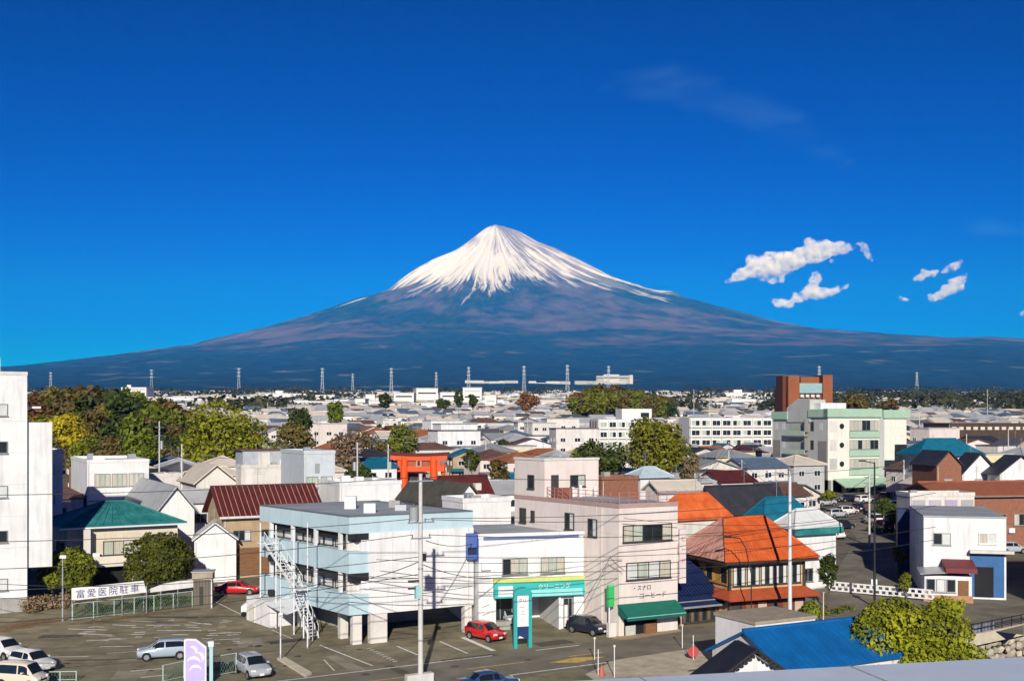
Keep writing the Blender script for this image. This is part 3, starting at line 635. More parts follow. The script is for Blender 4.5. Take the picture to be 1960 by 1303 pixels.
    def stairf(x0, z0, x1, z1, y, n):
        for yy in (y, y + .9):
            m = MB(); m.extr([(x0, yy, z0 - .15), (x1, yy, z1 - .15), (x1, yy, z1 + .15), (x0, yy, z0 + .15)], (0, .06, 0)); onface(root, fl0, m, 'stringer', STEELW).parent = st
            m = MB(); m.tube((x0, yy, z0 + 1.0), (x1, yy, z1 + 1.0), .035, n=5)
            for k in range(5): t = k / 4; m.tube((x0 + (x1 - x0) * t, yy, z0 + (z1 - z0) * t), (x0 + (x1 - x0) * t, yy, z0 + (z1 - z0) * t + 1.0), .022, n=4)
            onface(root, fl0, m, 'handrail', STEELW).parent = st
        for k in range(n):
            t = (k + .5) / n; m = bx(x0 + (x1 - x0) * t - .14, x0 + (x1 - x0) * t + .14, y, y + .9, z0 + (z1 - z0) * t, z0 + (z1 - z0) * t + .04); onface(root, fl0, m, 'step', STEELW).parent = st
    stairf(3.2, 7.4, 8.6, 4.0, -1.15, 14); stairf(8.0, 3.9, 11.4, .1, -1.15, 16)
    for x, z in ((2.2, 7.4), (8.4, 4.0)): onface(root, fl0, bx(x - .2, x + 1.4, -1.2, -.02, z - .1, z), 'landing', STEELW).parent = st
    for x in (2.6, 5.6, 8.9, 10.6, 12.2): onface(root, fl0, MB().tube((x, -1.22, -.2), (x, -1.22, 9.2 if x < 10 else 2.6), .07, n=6), 'stair_post', STEELW).parent = st
    for x, z in ((3.0, 5.7), (3.0, 2.55)): onface(root, fl0, MB().tube((x, -.1, z + .3), (x, -.55, z + .3), .3, .34, 8), 'vent_hood', BLACKM)
    # lean-to canopy
    onface(root, fl0, MB().slab([(5.2, -2.0, 2.3), (9.0, -2.0, 1.9), (9.0, 0, 2.4), (5.2, 0, 2.8)][::1], .08), 'canopy', STEELW)
    return root
def thing_part(name, root):
    o = bpy.data.objects.new(name, None); COL.objects.link(o); o.parent = root; o.empty_display_size = .2; return o
office()
# ================================================================ the white shop with the turquoise fascia
def shop():
    A = G(916, 1215); C = G(1113, 1204); A = Vector((A[0], A[1])); C = Vector((C[0], C[1])); C = C + (C - A).normalized() * .2
    root = thing('shop', 'white two storey shop with turquoise fascia between the blue office and the beige block', 'shop', (A.x, A.y, 0))
    c = C - A; u = c.normalized(); n = Vector((-u.y, u.x)); d = 12
    poly = [(0, 0), tuple(c), tuple(c + n * d), tuple(n * d)]; L = c.length
    f = Face((0, 0), c); fl = Face(n * d, (0, 0)); ht = 8.3
    # ground floor is open at the front: side walls, back wall, upper storey box
    up = plan_prism(poly, 3.3, ht).build('wall', WHITE, root)
    onface(root, f, bx(0, 1.55, 0, d, -.5, 3.3), 'side_wall', WHITE); onface(root, f, bx(L - .9, L, 0, d, -.5, 3.3), 'side_wall', WHITE)
    xs = L - 2.3
    onface(root, f, bx(1.55, xs, 5.6, 5.8, -.5, 3.3), 'back_wall', WHITE)
    onface(root, f, bx(xs, xs + .2, .02, 5.6, -.5, 3.3), 'bay_side_wall', WHITE)
    onface(root, f, bx(xs + .2, L - .9, .3, .45, 2.75, 3.3), 'front_wall', WHITE); onface(root, f, bx(xs + .2, xs + .5, .3, .45, -.5, 2.75), 'front_wall', WHITE)
    onface(root, f, bx(1.55, xs, 0.02, 5.6, -.2, .06), 'shop_floor', M('shop_floor_tile', (0.5, 0.46, 0.4), rough=.6))
    for P, Q, in ((0, L),):
        onface(root, f, bx(-.05, L + .05, -.12, .35, ht, ht + .38), 'parapet', WHITE)
        onface(root, f, bx(.4, L - .5, -.16, -.10, ht - .12, ht + .12), 'coping', M('blue_grey_coping', (0.13, 0.17, 0.33), rough=.5))
    plan_prism([(p[0] * .98, p[1] * .98) for p in poly], ht + .002, ht + .06).build('roof', ROOFGREY, root)
    # blue clad upper corner on the left
    onface(root, fl, bx(8.2, 12.02, -.06, .02, 6.3, ht + .3), 'blue_cladding', M('blue_cladding', (0.07, 0.13, 0.36), rough=.5, var=.1))
    onface(root, f, bx(-.9, .3, .3, 2.2, 6.5, ht + .38), 'blue_cladding', M('blue_cladding'))
    onface(root, f, bx(-.85, -.1, .24, .3, 6.9, 7.5), 'louvre', NAVYR)
    window(root, f, 2.1, 5.05, 2.3, 1.45, 3, FRAME, [GLASSD, CURT, CURT2]); window(root, f, 5.6, 5.05, 2.2, 1.45, 3, FRAME, [CURT, CURT2, CURT])
    fa = thing_part('fascia', root)
    onface(root, f, MB().extr([(1.3, -.55, 3.15), (1.3, -.35, 4.45), (1.3, 0, 4.45), (1.3, 0, 3.15)], (L - 1.35, 0, 0)), 'fascia_panel', TEAL).parent = fa
    onface(root, f, bx(1.3, L - .05, -.40, .0, 4.452, 4.78), 'fascia_top', M('yellow_green_fascia_strip', (0.55, 0.62, 0.18), rough=.5)).parent = fa
    onface(root, f, MB().extr([(3.6, -.57, 3.2), (3.6, -.50, 3.75), (3.6, -.45, 3.75), (3.6, -.45, 3.2)], (L - 3.9, 0, 0)), 'fascia_band', M('pale_turquoise_band', (0.25, 0.66, 0.64), rough=.5)).parent = fa
    t_ = text(root, f, 'クリーニング', 5.2, 3.82, .5, TEXTW, .50); t_.parent = fa
    onface(root, f, bx(1.6, 2.9, -.60, -.5, 3.3, 4.2), 'fascia_mark', M('pale_mark', (0.7, 0.78, 0.76), rough=.5)).parent = fa
    # glazed front: dark left opening, white screen wall, door
    onface(root, f, bx(1.6, 3.9, 2.9, 3.0, .1, 3.1), 'shop_window', GLASSD)
    for x in (1.6, 2.7, 3.8): onface(root, f, bx(x, x + .08, 2.84, 2.9, .1, 3.1), 'mullion', FRAME)
    onface(root, f, bx(1.7, 3.2, 1.2, 2.0, .06, .85), 'counter', GREYC); onface(root, f, bx(4.6, 5.6, 4.6, 5.3, .06, 1.0), 'planter_box', M('olive_planter', (0.2, 0.2, 0.08), var=.4, scale=4, rough=.9))
    onface(root, f, bx(xs + .5, L - .95, .34, .4, .05, 2.75), 'door', GLASSD)
    for x in (xs + .5, xs + .95, L - 1.02): onface(root, f, bx(x, x + .07, .28, .34, .05, 2.75), 'door_frame', FRAME)
    onface(root, f, bx(xs + .6, xs + .9, .26, .33, .3, 2.2), 'pale_notice', FRAMEW)
    ac = onface(root, f, bx(.2, 1.0, -.35, 0, 5.6, 6.2), 'air_conditioner', STEELW)
    for i, z in enumerate((1.0, 1.7, 2.4)): onface(root, f, MB().tube((.35, -.03, z), (.95, -.03, z + .22), .05, n=4), 'wall_mark', M('pale_coloured_mark', (0.55, 0.45, 0.35), rough=.6))
    return root
shop()
# ================================================================ the beige four storey block
def block():
    A = Vector(G(1185, 1218)); B = Vector(G(985, 948, 11.2)); C = Vector(G(1297, 962, 11.2)); root = thing('apartment_block', 'tall pinkish beige block with a rooftop room and a green awning at street level', 'building', (A.x, A.y, 0))
    b = B - A; c = C - A; ul = b.normalized(); uf = c.normalized(); d = b + c
    Hh = 11.2
    plan_prism([(0, 0), c, d, b], -.5, Hh).build('wall', BEIGE, root)
    f = Face((0, 0), c); fl = Face(b, (0, 0))
    plan_prism([ul * .3 + uf * .3, c + ul * .3 - uf * .3, d - ul * .3 - uf * .3, b - ul * .3 + uf * .3], Hh + .002, Hh + .05).build('roof', ROOFGREY, root)
    for g in (f, fl): onface(root, g, bx(-.04, g.L + .04, -.05, .2, Hh - .25, Hh + .12), 'roof_edge', M('dusky_pink_coping', (0.40, 0.27, 0.24), rough=.8))
    # storey joints
    for g in (f, fl):
        for z in (3.3, 6.0, 8.7): onface(root, g, bx(.0, g.L, -.02, .02, z, z + .05), 'joint_line', WHITE2)
        for x in ([g.L * .33, g.L * .67] if g is f else [g.L * .2, g.L * .55, g.L * .8]): onface(root, g, bx(x, x + .05, -.021, .02, 8.75, Hh - .26), 'panel_joint', WHITE2)
    window(root, f, .35, 8.0, 5.1, 1.45, 5, FRAMED, [CURT, CURT2, GLASSD, GLASSD, CURT])
    window(root, f, .7, 4.75, 4.6, 1.5, 4, FRAMED, [GLASSW, CURT2, GLASSW, CURT])
    L = fl.L
    window(root, fl, L - 4.1, 8.25, 1.2, 1.55, 2, FRAMED, [GLASSD, GLASSW]); window(root, fl, L - 7.4, 8.6, 1.3, 1.5, 2, FRAMED, [GLASSD, GLASSW])
    window(root, fl, L - 12.6, 8.95, .55, 1.0, 1, FRAMED, [GLASSD]); window(root, fl, L - 14.4, 8.7, 1.0, 1.4, 1, FRAMED, [GLASSD])
    # rooftop room
    t = .689; p = b * t; s = 5.9
    q = [p, p + uf * s, p + uf * s + b * (1 - t), b]
    plan_prism(q, Hh + .06, 14.7).build('rooftop_room', BEIGE, root)
    fp = Face(p, p + uf * s, Hh); fpl = Face(b, p, Hh)
    onface(root, fp, bx(-.06, s + .06, -.08, .2, 3.5, 3.72), 'parapet', WHITE2); onface(root, fpl, bx(-.06, fpl.L, -.08, .2, 3.5, 3.72), 'parapet', WHITE2)
    window(root, fp, 2.75, 1.0, 1.65, 1.1, 2, FRAMED, [GLASSD, CURT2]); onface(root, fp, bx(.7, 1.5, -.06, .02, .1, 2.15), 'door', FRAMED)
    window(root, fpl, 2.2, .8, 1.0, 1.3, 1, FRAMED, [GLASSD])
    # terrace railing
    RAIL = M('dusky_red_railing', (0.42, 0.19, 0.17), var=.15, rough=.6)
    def rail(g, x0, x1, z, n):
        m = MB()
        for zz in (.35, .7, 1.05): m.tube((x0, .1, z + zz), (x1, .1, z + zz), .03, n=4)
        r = onface(root, g, m, 'railing', RAIL)
        for i in range(n + 1): onface(root, g, MB().tube((x0 + (x1 - x0) * i / n, .1, z), (x0 + (x1 - x0) * i / n, .1, z + 1.1), .035, n=5), 'railing_post', RAIL)
    rail(f, .1, f.L - .1, Hh, 6); rail(fl, L * .33, L - .1, Hh, 9)
    onface(root, fp, bx(.3, 1.9, -1.9, -.8, .06, 1.0), 'planter', M('rust_planter', (0.25, 0.09, 0.06), rough=.8))
    for i, x in enumerate((2.6, 3.4, 5.0)): onface(root, fp, bx(x, x + .25, -.7, -.5, .06, 1.0 + .2 * (i % 2)), 'clothes_stand', STEELW)
    # sign letters over the street front, awning, opening
    text(root, f, '・スナロ', 1.3, 3.85, .5, TEXTD, .03); text(root, f, 'コーヒード', 2.0, 3.12, .58, M('brown_lettering', (0.2, 0.1, 0.06), rough=.6), .03)
    aw = thing_part('awning', root)
    onface(root, f, MB().slab([(-.15, -1.5, 1.95), (f.L - .2, -1.5, 1.95), (f.L - .2, 0, 2.75), (-.15, 0, 2.75)], .06), 'awning_cloth', GREENA).parent = aw
    onface(root, f, bx(-.15, f.L - .2, -1.53, -1.49, 1.55, 1.95), 'awning_valance', M('green_valance', (0.006, 0.11, 0.085), rough=.8)).parent = aw
    onface(root, f, bx(-.15, f.L - .2, -1.545, -1.535, 1.80, 1.86), 'valance_stripe', M('pale_green_stripe', (0.3, 0.55, 0.45), rough=.8)).parent = aw
    for x in (-.1, f.L - .3): onface(root, f, MB().extr([(x, -1.5, 1.6), (x, -1.5, 1.92), (x, 0, 2.7), (x, 0, 1.9)], (.05, 0, 0)), 'awning_side', GREENA).parent = aw
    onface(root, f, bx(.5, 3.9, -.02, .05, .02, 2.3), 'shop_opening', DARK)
    onface(root, f, bx(.6, 1.6, -.12, -.03, .05, .9), 'display_case', M('pale_case', (0.5, 0.5, 0.45), rough=.5)); onface(root, f, bx(2.5, 3.6, -.35, -.03, .05, .95), 'display_shelf', WOODB)
    onface(root, f, bx(4.3, 5.9, -.06, .02, 0, 2.2), 'pier', WHITE2)
    # narrow projecting sign on the right end
    ps = Face(c - uf * .1, c - uf * .1 + Vector((1, .2)))
    onface(root, ps, bx(.15, .75, -.3, .0, 4.2, 8.9), 'projecting_sign', M('pale_pink_sign', (0.62, 0.55, 0.52), rough=.6))
    for i, ch in enumerate('ヒード'): text(root, ps, ch, .25, 7.9 - i * .95, .5, TEXTR, .32)
    # pipes and aerial
    onface(root, fl, MB().tube((L - 2.2, -.08, .2), (L - 2.2, -.08, 10.8), .06, n=5), 'drain_pipe', WHITE2)
    return root
block()
# ================================================================ houses and blocks one can place: left, centre, right
RZ0 = math.radians(28)
def reach(P, a, px):
    k = (px - CX) / FPX; return (k * P[1] - P[0]) / (math.cos(a) - k * math.sin(a))
PLACED = []   # (x, y, radius) of what stands already
LAND = []     # named landmarks for the labels of the many small houses
def hpx(name, label, cat, pxL, pxC, pxR, d, pyTop, wall, roof, kind='flat', axis='x', rise=1.8, ov=.45, rz=RZ0, wins='auto', depth=None, panes=None, frame=None, group=None, hip=1.0, land=None):
    """a house from where its front corner stands (pxC at depth d), how far its two visible walls run (to pxR and pxL) and its eave line"""
    P = (X(pxC, d), d); w = reach(P, rz, pxR); dp = depth or reach(P, rz + math.pi / 2, pxL); z = gz(d); h = Zp(pyTop, d) - z
    w = max(2.0, min(w, 70)); dp = max(3.0, min(dp, 40))
    if wins == 'auto':
        wins = []; nf = max(1, int(h / 2.9)); fh = h / nf
        for k in range(nf):
            n = max(1, int(w / 3.4))
            for i in range(n): wins.append(('f', (i + .5) * w / n - .8, k * fh + .95, 1.6, 1.15, 2))
            n = max(1, int(dp / 3.6))
            for i in range(n): wins.append(('l', (i + .5) * dp / n - .7, k * fh + .95, 1.3, 1.15, 2))
    r = house(name, label, cat, (P[0], P[1], z), rz, w, dp, h, wall, roof, kind, axis, rise, ov, wins, group, frame, panes if panes is not None else (GLASSD, GLASSD, CURT, GLASSW), hip)
    c = Vector((P[0], P[1])) + Vector((math.cos(rz), math.sin(rz))) * w / 2 + Vector((-math.sin(rz), math.cos(rz))) * dp / 2
    PLACED.append((c.x, c.y, math.hypot(w, dp) / 2 * .82))
    if land: LAND.append((land, c.x, c.y))
    r['w_'] = w; r['d_'] = dp; r['h_'] = h
    return r
# ---- tall white block at the left edge
def tall_block():
    d = 107.0; P = (X(52, d), d); rz = RZ0; w = 22.0; z = gz(d); h = Zp(712, d) - z
    o = (P[0] - math.cos(rz) * w, P[1] - math.sin(rz) * w)
    r = thing('tower_block', 'tall plain white block at the left edge, stepping down to the right', 'building', (o[0], o[1], z), rz)
    bx(0, w, 0, 12, -1, h).build('wall', WHITE, r)
    f = Face((0, 0), (w, 0))
    onface(r, f, bx(4, w - 2.3, .6, 9, h, h + 1.35), 'stair_head', WHITE)
    onface(r, f, bx(-.05, w + .04, -.06, .12, h - .3, h + .02), 'coping', WHITE2)
    h2 = Zp(808, 109) - z; bx(w, w + 2.25, .35, 8, 4, h2).build('side_wing', WHITE, r)
    h3 = Zp(745, 114) - z; bx(w, w + 1.3, 1.0, 1.2, h3 - 2, h3 - 1.8).build('bracket', STEELW, r)
    for k, py in enumerate((782, 853, 937, 1022, 1113)):
        zz = Zp(py + 14, d) - z
        window(r, f, w - 4.4, zz, 2.7, 1.15, 2, FRAME, [CURT2, GLASSD] if k % 2 else [GLASSD, GLASSW]); window(r, f, w - 10, zz, 2.7, 1.15, 2, FRAME, [GLASSD, CURT])
    for k in range(6): onface(r, f, bx(0, w, -.02, .02, 3.0 + 3.0 * k, 3.05 + 3.0 * k), 'joint_line', WHITE2)
    bx(w - 3, w + .01, -.5, -.02, -.5, 1.3).build('base_course', GREYC, r)
    PLACED.append((P[0] - 8, P[1] + 2, 15)); LAND.append(('tall white block', P[0] - 2, P[1] + 4))
tall_block()
# ---- turquoise roofed house behind the car park
def teal_house():
    d = 117.0; P = (X(128, d), d); rz = math.radians(31); z = gz(d); h = Zp(1012, d) - z; w = reach(P, rz, 340)
    r = thing('house', 'two storey house with a turquoise hipped roof behind the clipped bushes', 'house', (P[0], P[1], z), rz)
    bx(0, w, 0, 9, -1, h).build('wall', CREAM, r); rf = hip_roof(w, 9, h, Zp(966, d + 4) - z - h, .8).build('roof', TEALR, r)
    hh = Zp(966, d + 4) - z - h
    n = 14
    ribs(r, (-.7, -.75, h + .25), (w + .7, -.75, h + .25), (4.6, 4.4, h + hh + .2), (w - 4.6, 4.4, h + hh + .2), n, .035, TEALR)
    MB().box(-.85, w + .85, -.9, -.78, h - .02, h + .14).build('gutter', FRAMEW, r)
    f = Face((0, 0), (w, 0)); fl = Face((0, 9), (0, 0))
    window(r, f, 3.6, 3.5, 4.2, 1.5, 4, FRAMED, [CURT2, CURT, GLASSW, CURT2]); window(r, f, 8.8, 3.5, 1.8, 1.4, 2, FRAMED, [CURT, GLASSD]); window(r, fl, 3, 3.5, 2.2, 1.4, 2, FRAMED, [GLASSD, GLASSD])
    window(r, fl, 6, 3.5, 1.4, 1.4, 2, FRAMED, [GLASSD, GLASSD])
    onface(r, f, bx(1.4, 2.1, -1.4, -.02, 2.9, h - .05), 'balcony_side', WHITE2); onface(r, f, bx(1.9, w - .4, -1.45, -1.35, 2.6, 3.55), 'balcony_front', M('cream_balcony', (0.70, 0.66, 0.56), var=.08, rough=.7))
    onface(r, f, bx(1.4, w - .4, -1.45, -.02, 2.45, 2.6), 'balcony_floor', WHITE2)
    onface(r, f, bx(2.5, 6.5, -.06, .02, 0, 2.3), 'carport_shade', DARK)  # dark panel painted in for the shadow of the carport
    onface(r, f, bx(2.4, 3.1, -.9, -.5, 3.3, 3.9), 'air_conditioner', STEELW)
    PLACED.append((P[0] + 4, P[1] + 8, 9)); LAND.append(('turquoise roof', P[0] + 4, P[1] + 7))
teal_house()
TINY = ()
hpx('house', 'narrow white house squeezed beside the tall white block', 'house', 52, 62, 120, 130, 868, WHITE, ROOFGREY, land='narrow white house')
hpx('house', 'house with a brown tiled hipped roof right of the tall white block', 'house', 40, 70, 160, 148, 957, WHITE2, BROWNR, 'hip', rise=2.0, land='brown hipped roof')
b = hpx('office_building', 'square white building with one strip of yellowish windows under the wood', 'office building', 136, 167, 285, 150, 886, WHITE, SILVR, wins=[], land='square white building')
f = root_faces[b.name]['f']
for i in range(3): window(b, f, .9 + i * (b['w_'] - 1.4) / 3, b['h_'] - 3.2, (b['w_'] - 1.6) / 3 - .1, 1.75, 3, FRAME, [CURT, CURT2, CURT])
onface(b, f, bx(0, b['w_'], -.12, .02, b['h_'] - 5.2, b['h_'] - 5.0), 'ledge', GREYC); onface(b, f, bx(1, 2.5, 2, 4, b['h_'], b['h_'] + .9), 'roof_tank', STEELW)
s = hpx('house', 'white gabled house with dark solar panels on its left roof slope', 'house', 238, 303, 372, 132, 978, WHITE, SILVR, 'gable', 'y', 2.6, .5, wins=[('f', 1.2, 1, 1.4, 1.2, 2)], land='solar panel house')
SOLAR = M('solar_glass', (0.016, 0.018, 0.05), var=.3, rough=.2, spec=.6)
w_, d_, h_ = s['w_'], s['d_'], s['h_']
for i in range(2):
    for j in range(4):
        y0 = .4 + j * d_ / 4; y1 = y0 + d_ / 4 - .35; x0 = .15 + i * (w_ / 2 - .3) / 2; x1 = x0 + (w_ / 2 - .3) / 2 - .08; k = 2.6 / (w_ / 2)
        MB().slab([(x0, y1, h_ + k * x0 + .32), (x0, y0, h_ + k * x0 + .32), (x1, y0, h_ + k * x1 + .32), (x1, y1, h_ + k * x1 + .32)], .06).build('solar_panel', SOLAR, s)
hpx('house', 'white house with a cream gabled roof behind the solar panel house', 'house', 345, 376, 452, 152, 925, WHITE2, CREAMR, 'gable', 'y', 2.2, land='cream gabled roof')
hpx('house', 'low grey flat roofed house right of the square white building', 'house', 284, 291, 352, 166, 912, WHITE2, ROOFGREY, land='low flat roof')
hpx('house', 'white shed roofed store between the cream roof and the maroon ribbed roof', 'house', 350, 362, 405, 138, 960, WHITE, SILVR, 'gable', 'x', 1.2)
# maroon ribbed roof
m = hpx('house', 'tan walled house under a maroon roof with bold pale ribs', 'house', 402, 428, 612, 124, 984, TAN, MAROONR, 'gable', 'x', 2.7, .6, wins=[('f', 1.0, 4.2, 2.0, 1.2, 3), ('f', 4.2, 4.2, 1.6, 1.2, 2)], depth=7.5, land='ribbed maroon roof')
w_, d_, h_ = m['w_'], m['d_'], m['h_']; k = 2.7 / (d_ / 2)
ribs(m, (-.5, -.6, h_ - k * .6 + .26), (w_ + .5, -.6, h_ - k * .6 + .26), (-.5, d_ / 2, h_ + 2.7 + .26), (w_ + .5, d_ / 2, h_ + 2.7 + .26), 19, .055, M('pale_rib_mortar', (0.36, 0.22, 0.19), rough=.8))
MB().box(-.6, w_ + .6, -.72, -.6, h_ - k * .6 - .02, h_ - k * .6 + .22).build('gutter', WHITE2, m)
onface(m, root_faces[m.name]['f'], bx(0, w_, -.05, .02, .4, 3.4), 'timber_front', WOODB)
c = hpx('office_building', 'cream flat roofed building behind the maroon ribbed roof', 'office building', 454, 462, 574, 150, 896, WHITE2, ROOFGREY, wins=[('f', 1, 5.4, 2.5, 1.5, 3), ('f', 6, 5.4, 2.5, 1.5, 3)], land='cream office')
onface(c, root_faces[c.name]['f'], bx(.5, c['w_'] - .5, 1.2, 5, c['h_'] + .05, c['h_'] + 2.3), 'roof_shed', M('grey_blue_sheeting', (0.4, 0.43, 0.46), var=.15, rough=.6)); onface(c, root_faces[c.name]['f'], bx(.2, c['w_'] - .2, 1.0, 5.2, c['h_'] + 2.302, c['h_'] + 2.5), 'shed_roof', BROWNR)
onface(c, root_faces[c.name]['f'], bx(2.6, 4.2, 1.1, 1.19, c['h_'] + .3, c['h_'] + 2), 'shed_door', WHITE2)
t = hpx('office_building', 'pale blue grey square tower building with a large window grid', 'office building', 572, 582, 641, 140, 869, M('pale_blue_grey_wall', (0.53, 0.58, 0.60), var=.08, rough=.7, dirt=.3), ROOFGREY, wins=[], depth=10, land='window grid tower')
f = root_faces[t.name]['f']
for i in range(2):
    for j in range(3): window(t, f, .3 + i * (t['w_'] / 2 - .15), t['h_'] - 7.2 + j * 1.5, t['w_'] / 2 - .5, 1.4, 2, FRAME, (GLASSD, CURT2, GLASSD, GLASSW))
onface(t, f, bx(t['w_'] * .35, t['w_'] * .5, -.05, .02, t['h_'] - 2.4, t['h_'] - 1.2), 'wall_emblem', M('grey_emblem', (0.3, 0.32, 0.33), rough=.7))
lw = hpx('warehouse', 'long low white flat roofed building right of the pale blue grey tower', 'building', 643, 650, 768, 134, 929, WHITE, SILVR, wins=[], depth=8, land='long white building')
onface(lw, root_faces[lw.name]['f'], bx(1.2, 5, -.3, .02, lw['h_'] - 2.0, lw['h_'] - 1.9), 'ledge', FRAMED)
o = hpx('house', 'white house with an olive grey roof and a bright white gable end', 'house', 762, 866, 930, 119, 972, WHITE, OLIVER, 'gable', 'y', 2.3, .25, wins=[('f', 2.6, 4.0, 1.6, 1.2, 2)], land='olive roof')
ribs(o, (-.2, .2, o['h_'] + .25), (-.2, o['d_'], o['h_'] + .25), (o['w_'] / 2, .2, o['h_'] + 2.55), (o['w_'] / 2, o['d_'], o['h_'] + 2.55), 14, .03, OLIVER)
mr = hpx('house', 'house with a steep dark maroon roof behind the olive roofed house', 'house', 828, 862, 948, 136, 962, WHITE2, MAROONR, 'gable', 'x', 2.9, .3, wins=[], depth=6, land='dark maroon roof')
onface(mr, root_faces[mr.name]['f'], bx(4, 4.8, 1.2, 2, mr['h_'] + .6, mr['h_'] + 2.2), 'chimney', WHITE2)
hpx('office_building', 'plain white flat roofed building wall left of the beige block', 'building', 880, 886, 978, 113, 962, WHITE, ROOFGREY, wins=[('f', 6.6, 5.5, .5, 1.2, 1)], depth=5, land='plain white building')
hpx('house', 'white walled gabled shed at the back of the car park, beside the red car', 'shed', 366, 372, 452, 122, 1036, WHITE, M('white_sheet_roof', (0.6, 0.6, 0.6), var=.1, rough=.6), 'gable', 'y', 1.7, .2, rz=math.radians(14), wins=[], depth=6)
hpx('house', 'brown timber house half hidden behind the white gabled shed', 'house', 440, 456, 500, 128, 1010, M('weathered_timber_wall', (0.30, 0.17, 0.08), var=.35, scale=1, rough=.9), BROWNR, 'gable', 'x', 1.3, .4, wins=[('f', .6, 1.2, 1.4, 1.2, 2)])
hpx('house', 'low white lean-to beside the stair of the blue office', 'shed', 458, 468, 520, 127, 1052, WHITE2, SILVR, 'gable', 'x', .8, .3, wins=[], depth=6)
# ---- behind the beige block and round the orange roofs
hpx('building', 'red brown brick box of a house behind the roof terrace of the beige block', 'house', 1146, 1152, 1222, 132, 919, BRICK, ROOFGREY, wins=[], land='brick box')
hpx('house', 'small pale blue white house right of the red brown brick box', 'house', 1222, 1226, 1282, 148, 915, WHITE, M('pale_blue_roof', (0.45, 0.55, 0.6), rough=.6), 'hip', rise=1.2, wins=[('f', 1, 5, 1.4, 1.1, 2)])
hpx('house', 'cream fronted low house just right of the beige block terrace', 'house', 1255, 1262, 1342, 140, 938, WHITE2, CREAMR, 'gable', 'x', .9, wins=[('f', 1, 4, 1.6, 1.2, 2), ('f', 4, 4, 1.6, 1.2, 2)], land='cream low house')
og = hpx('house', 'house with the smaller orange hipped roof right behind the beige block', 'house', 1262, 1290, 1392, 118, 997, WHITE2, ORANGER, 'hip', rise=2.5, wins=[('f', 3.6, 4.0, 2.8, 1.3, 3)], land='smaller orange roof')
hpx('house', 'wide house under a charcoal grey gabled roof behind the orange roofs', 'house', 1340, 1374, 1500, 141, 974, WOODB, CHARR, 'gable', 'x', 2.6, .7, wins=[('f', 1.5, 4.4, 2.6, 1.3, 3), ('f', 5, 4.4, 2.2, 1.3, 2)], land='charcoal gabled roof')
BLT = M('deep_teal_metal_roof', (0.010, 0.14, 0.22), var=.2, rough=.5)
hpx('house', 'white house with a deep teal hipped roof right of the charcoal roof', 'house', 1436, 1462, 1552, 123, 1000, WHITE, BLT, 'hip', rise=2.4, wins=[('f', 1, 4.2, 1.6, 1.1, 2), ('f', 4, 4.2, 1.6, 1.1, 2)], land='deep teal roof')
wt = hpx('house', 'small house with a white hipped roof and a teal fascia behind the tall lamp', 'house', 1500, 1522, 1600, 117, 1012, WHITE, M('white_metal_roof', (0.66, 0.68, 0.66), var=.08, rough=.5, dirt=.3), 'hip', rise=1.7, wins=[('f', 1, .9, 1.4, 1.4, 2), ('f', 3.2, .9, 1.4, 1.4, 2)])
onface(wt, root_faces[wt.name]['f'], bx(-.5, wt['w_'] + .5, -.62, -.48, wt['h_'] - .65, wt['h_'] + .05), 'fascia', TEALR)
# navy roofed shopfront
nv = hpx('shop', 'low timber shopfront under a dark navy roof between the beige block and the restaurant', 'shop', 1285, 1300, 1414, 100, 1142, WOODB, NAVYR, 'gable', 'x', 2.3, .6, wins=[], depth=7.5, land='navy roofed shopfront')
f = root_faces[nv.name]['f']; wv = nv['w_']
MB().slab([(-.5, -1.3, nv['h_'] - .75), (wv + .6, -1.3, nv['h_'] - .75), (wv + .6, 0, nv['h_'] - .2), (-.5, 0, nv['h_'] - .2)], .1).build('canopy', NAVYR, nv)
MB().box(-.5, wv + .6, -1.36, -1.28, nv['h_'] - .85, nv['h_'] - .68).build('gutter', GALV, nv)
for i in range(6): window(nv, f, .25 + i * (wv - 1.2) / 6, .2, (wv - 1.2) / 6 - .05, 1.75, 2, FRAMED, [M('brown_reflecting_glass', (0.16, 0.11, 0.07), var=.5, scale=2, rough=.15), GLASSD])
onface(nv, f, bx(wv - .75, wv, -.9, .02, 0, 1.9), 'pillar', M('tan_pillar', (0.6, 0.45, 0.32), rough=.8))
ribs(nv, (-.5, -.55, nv['h_'] + .03), (wv + .5, -.55, nv['h_'] + .03), (-.5, 3.75, nv['h_'] + 2.5), (wv + .5, 3.75, nv['h_'] + 2.5), 22, .025, NAVYR)

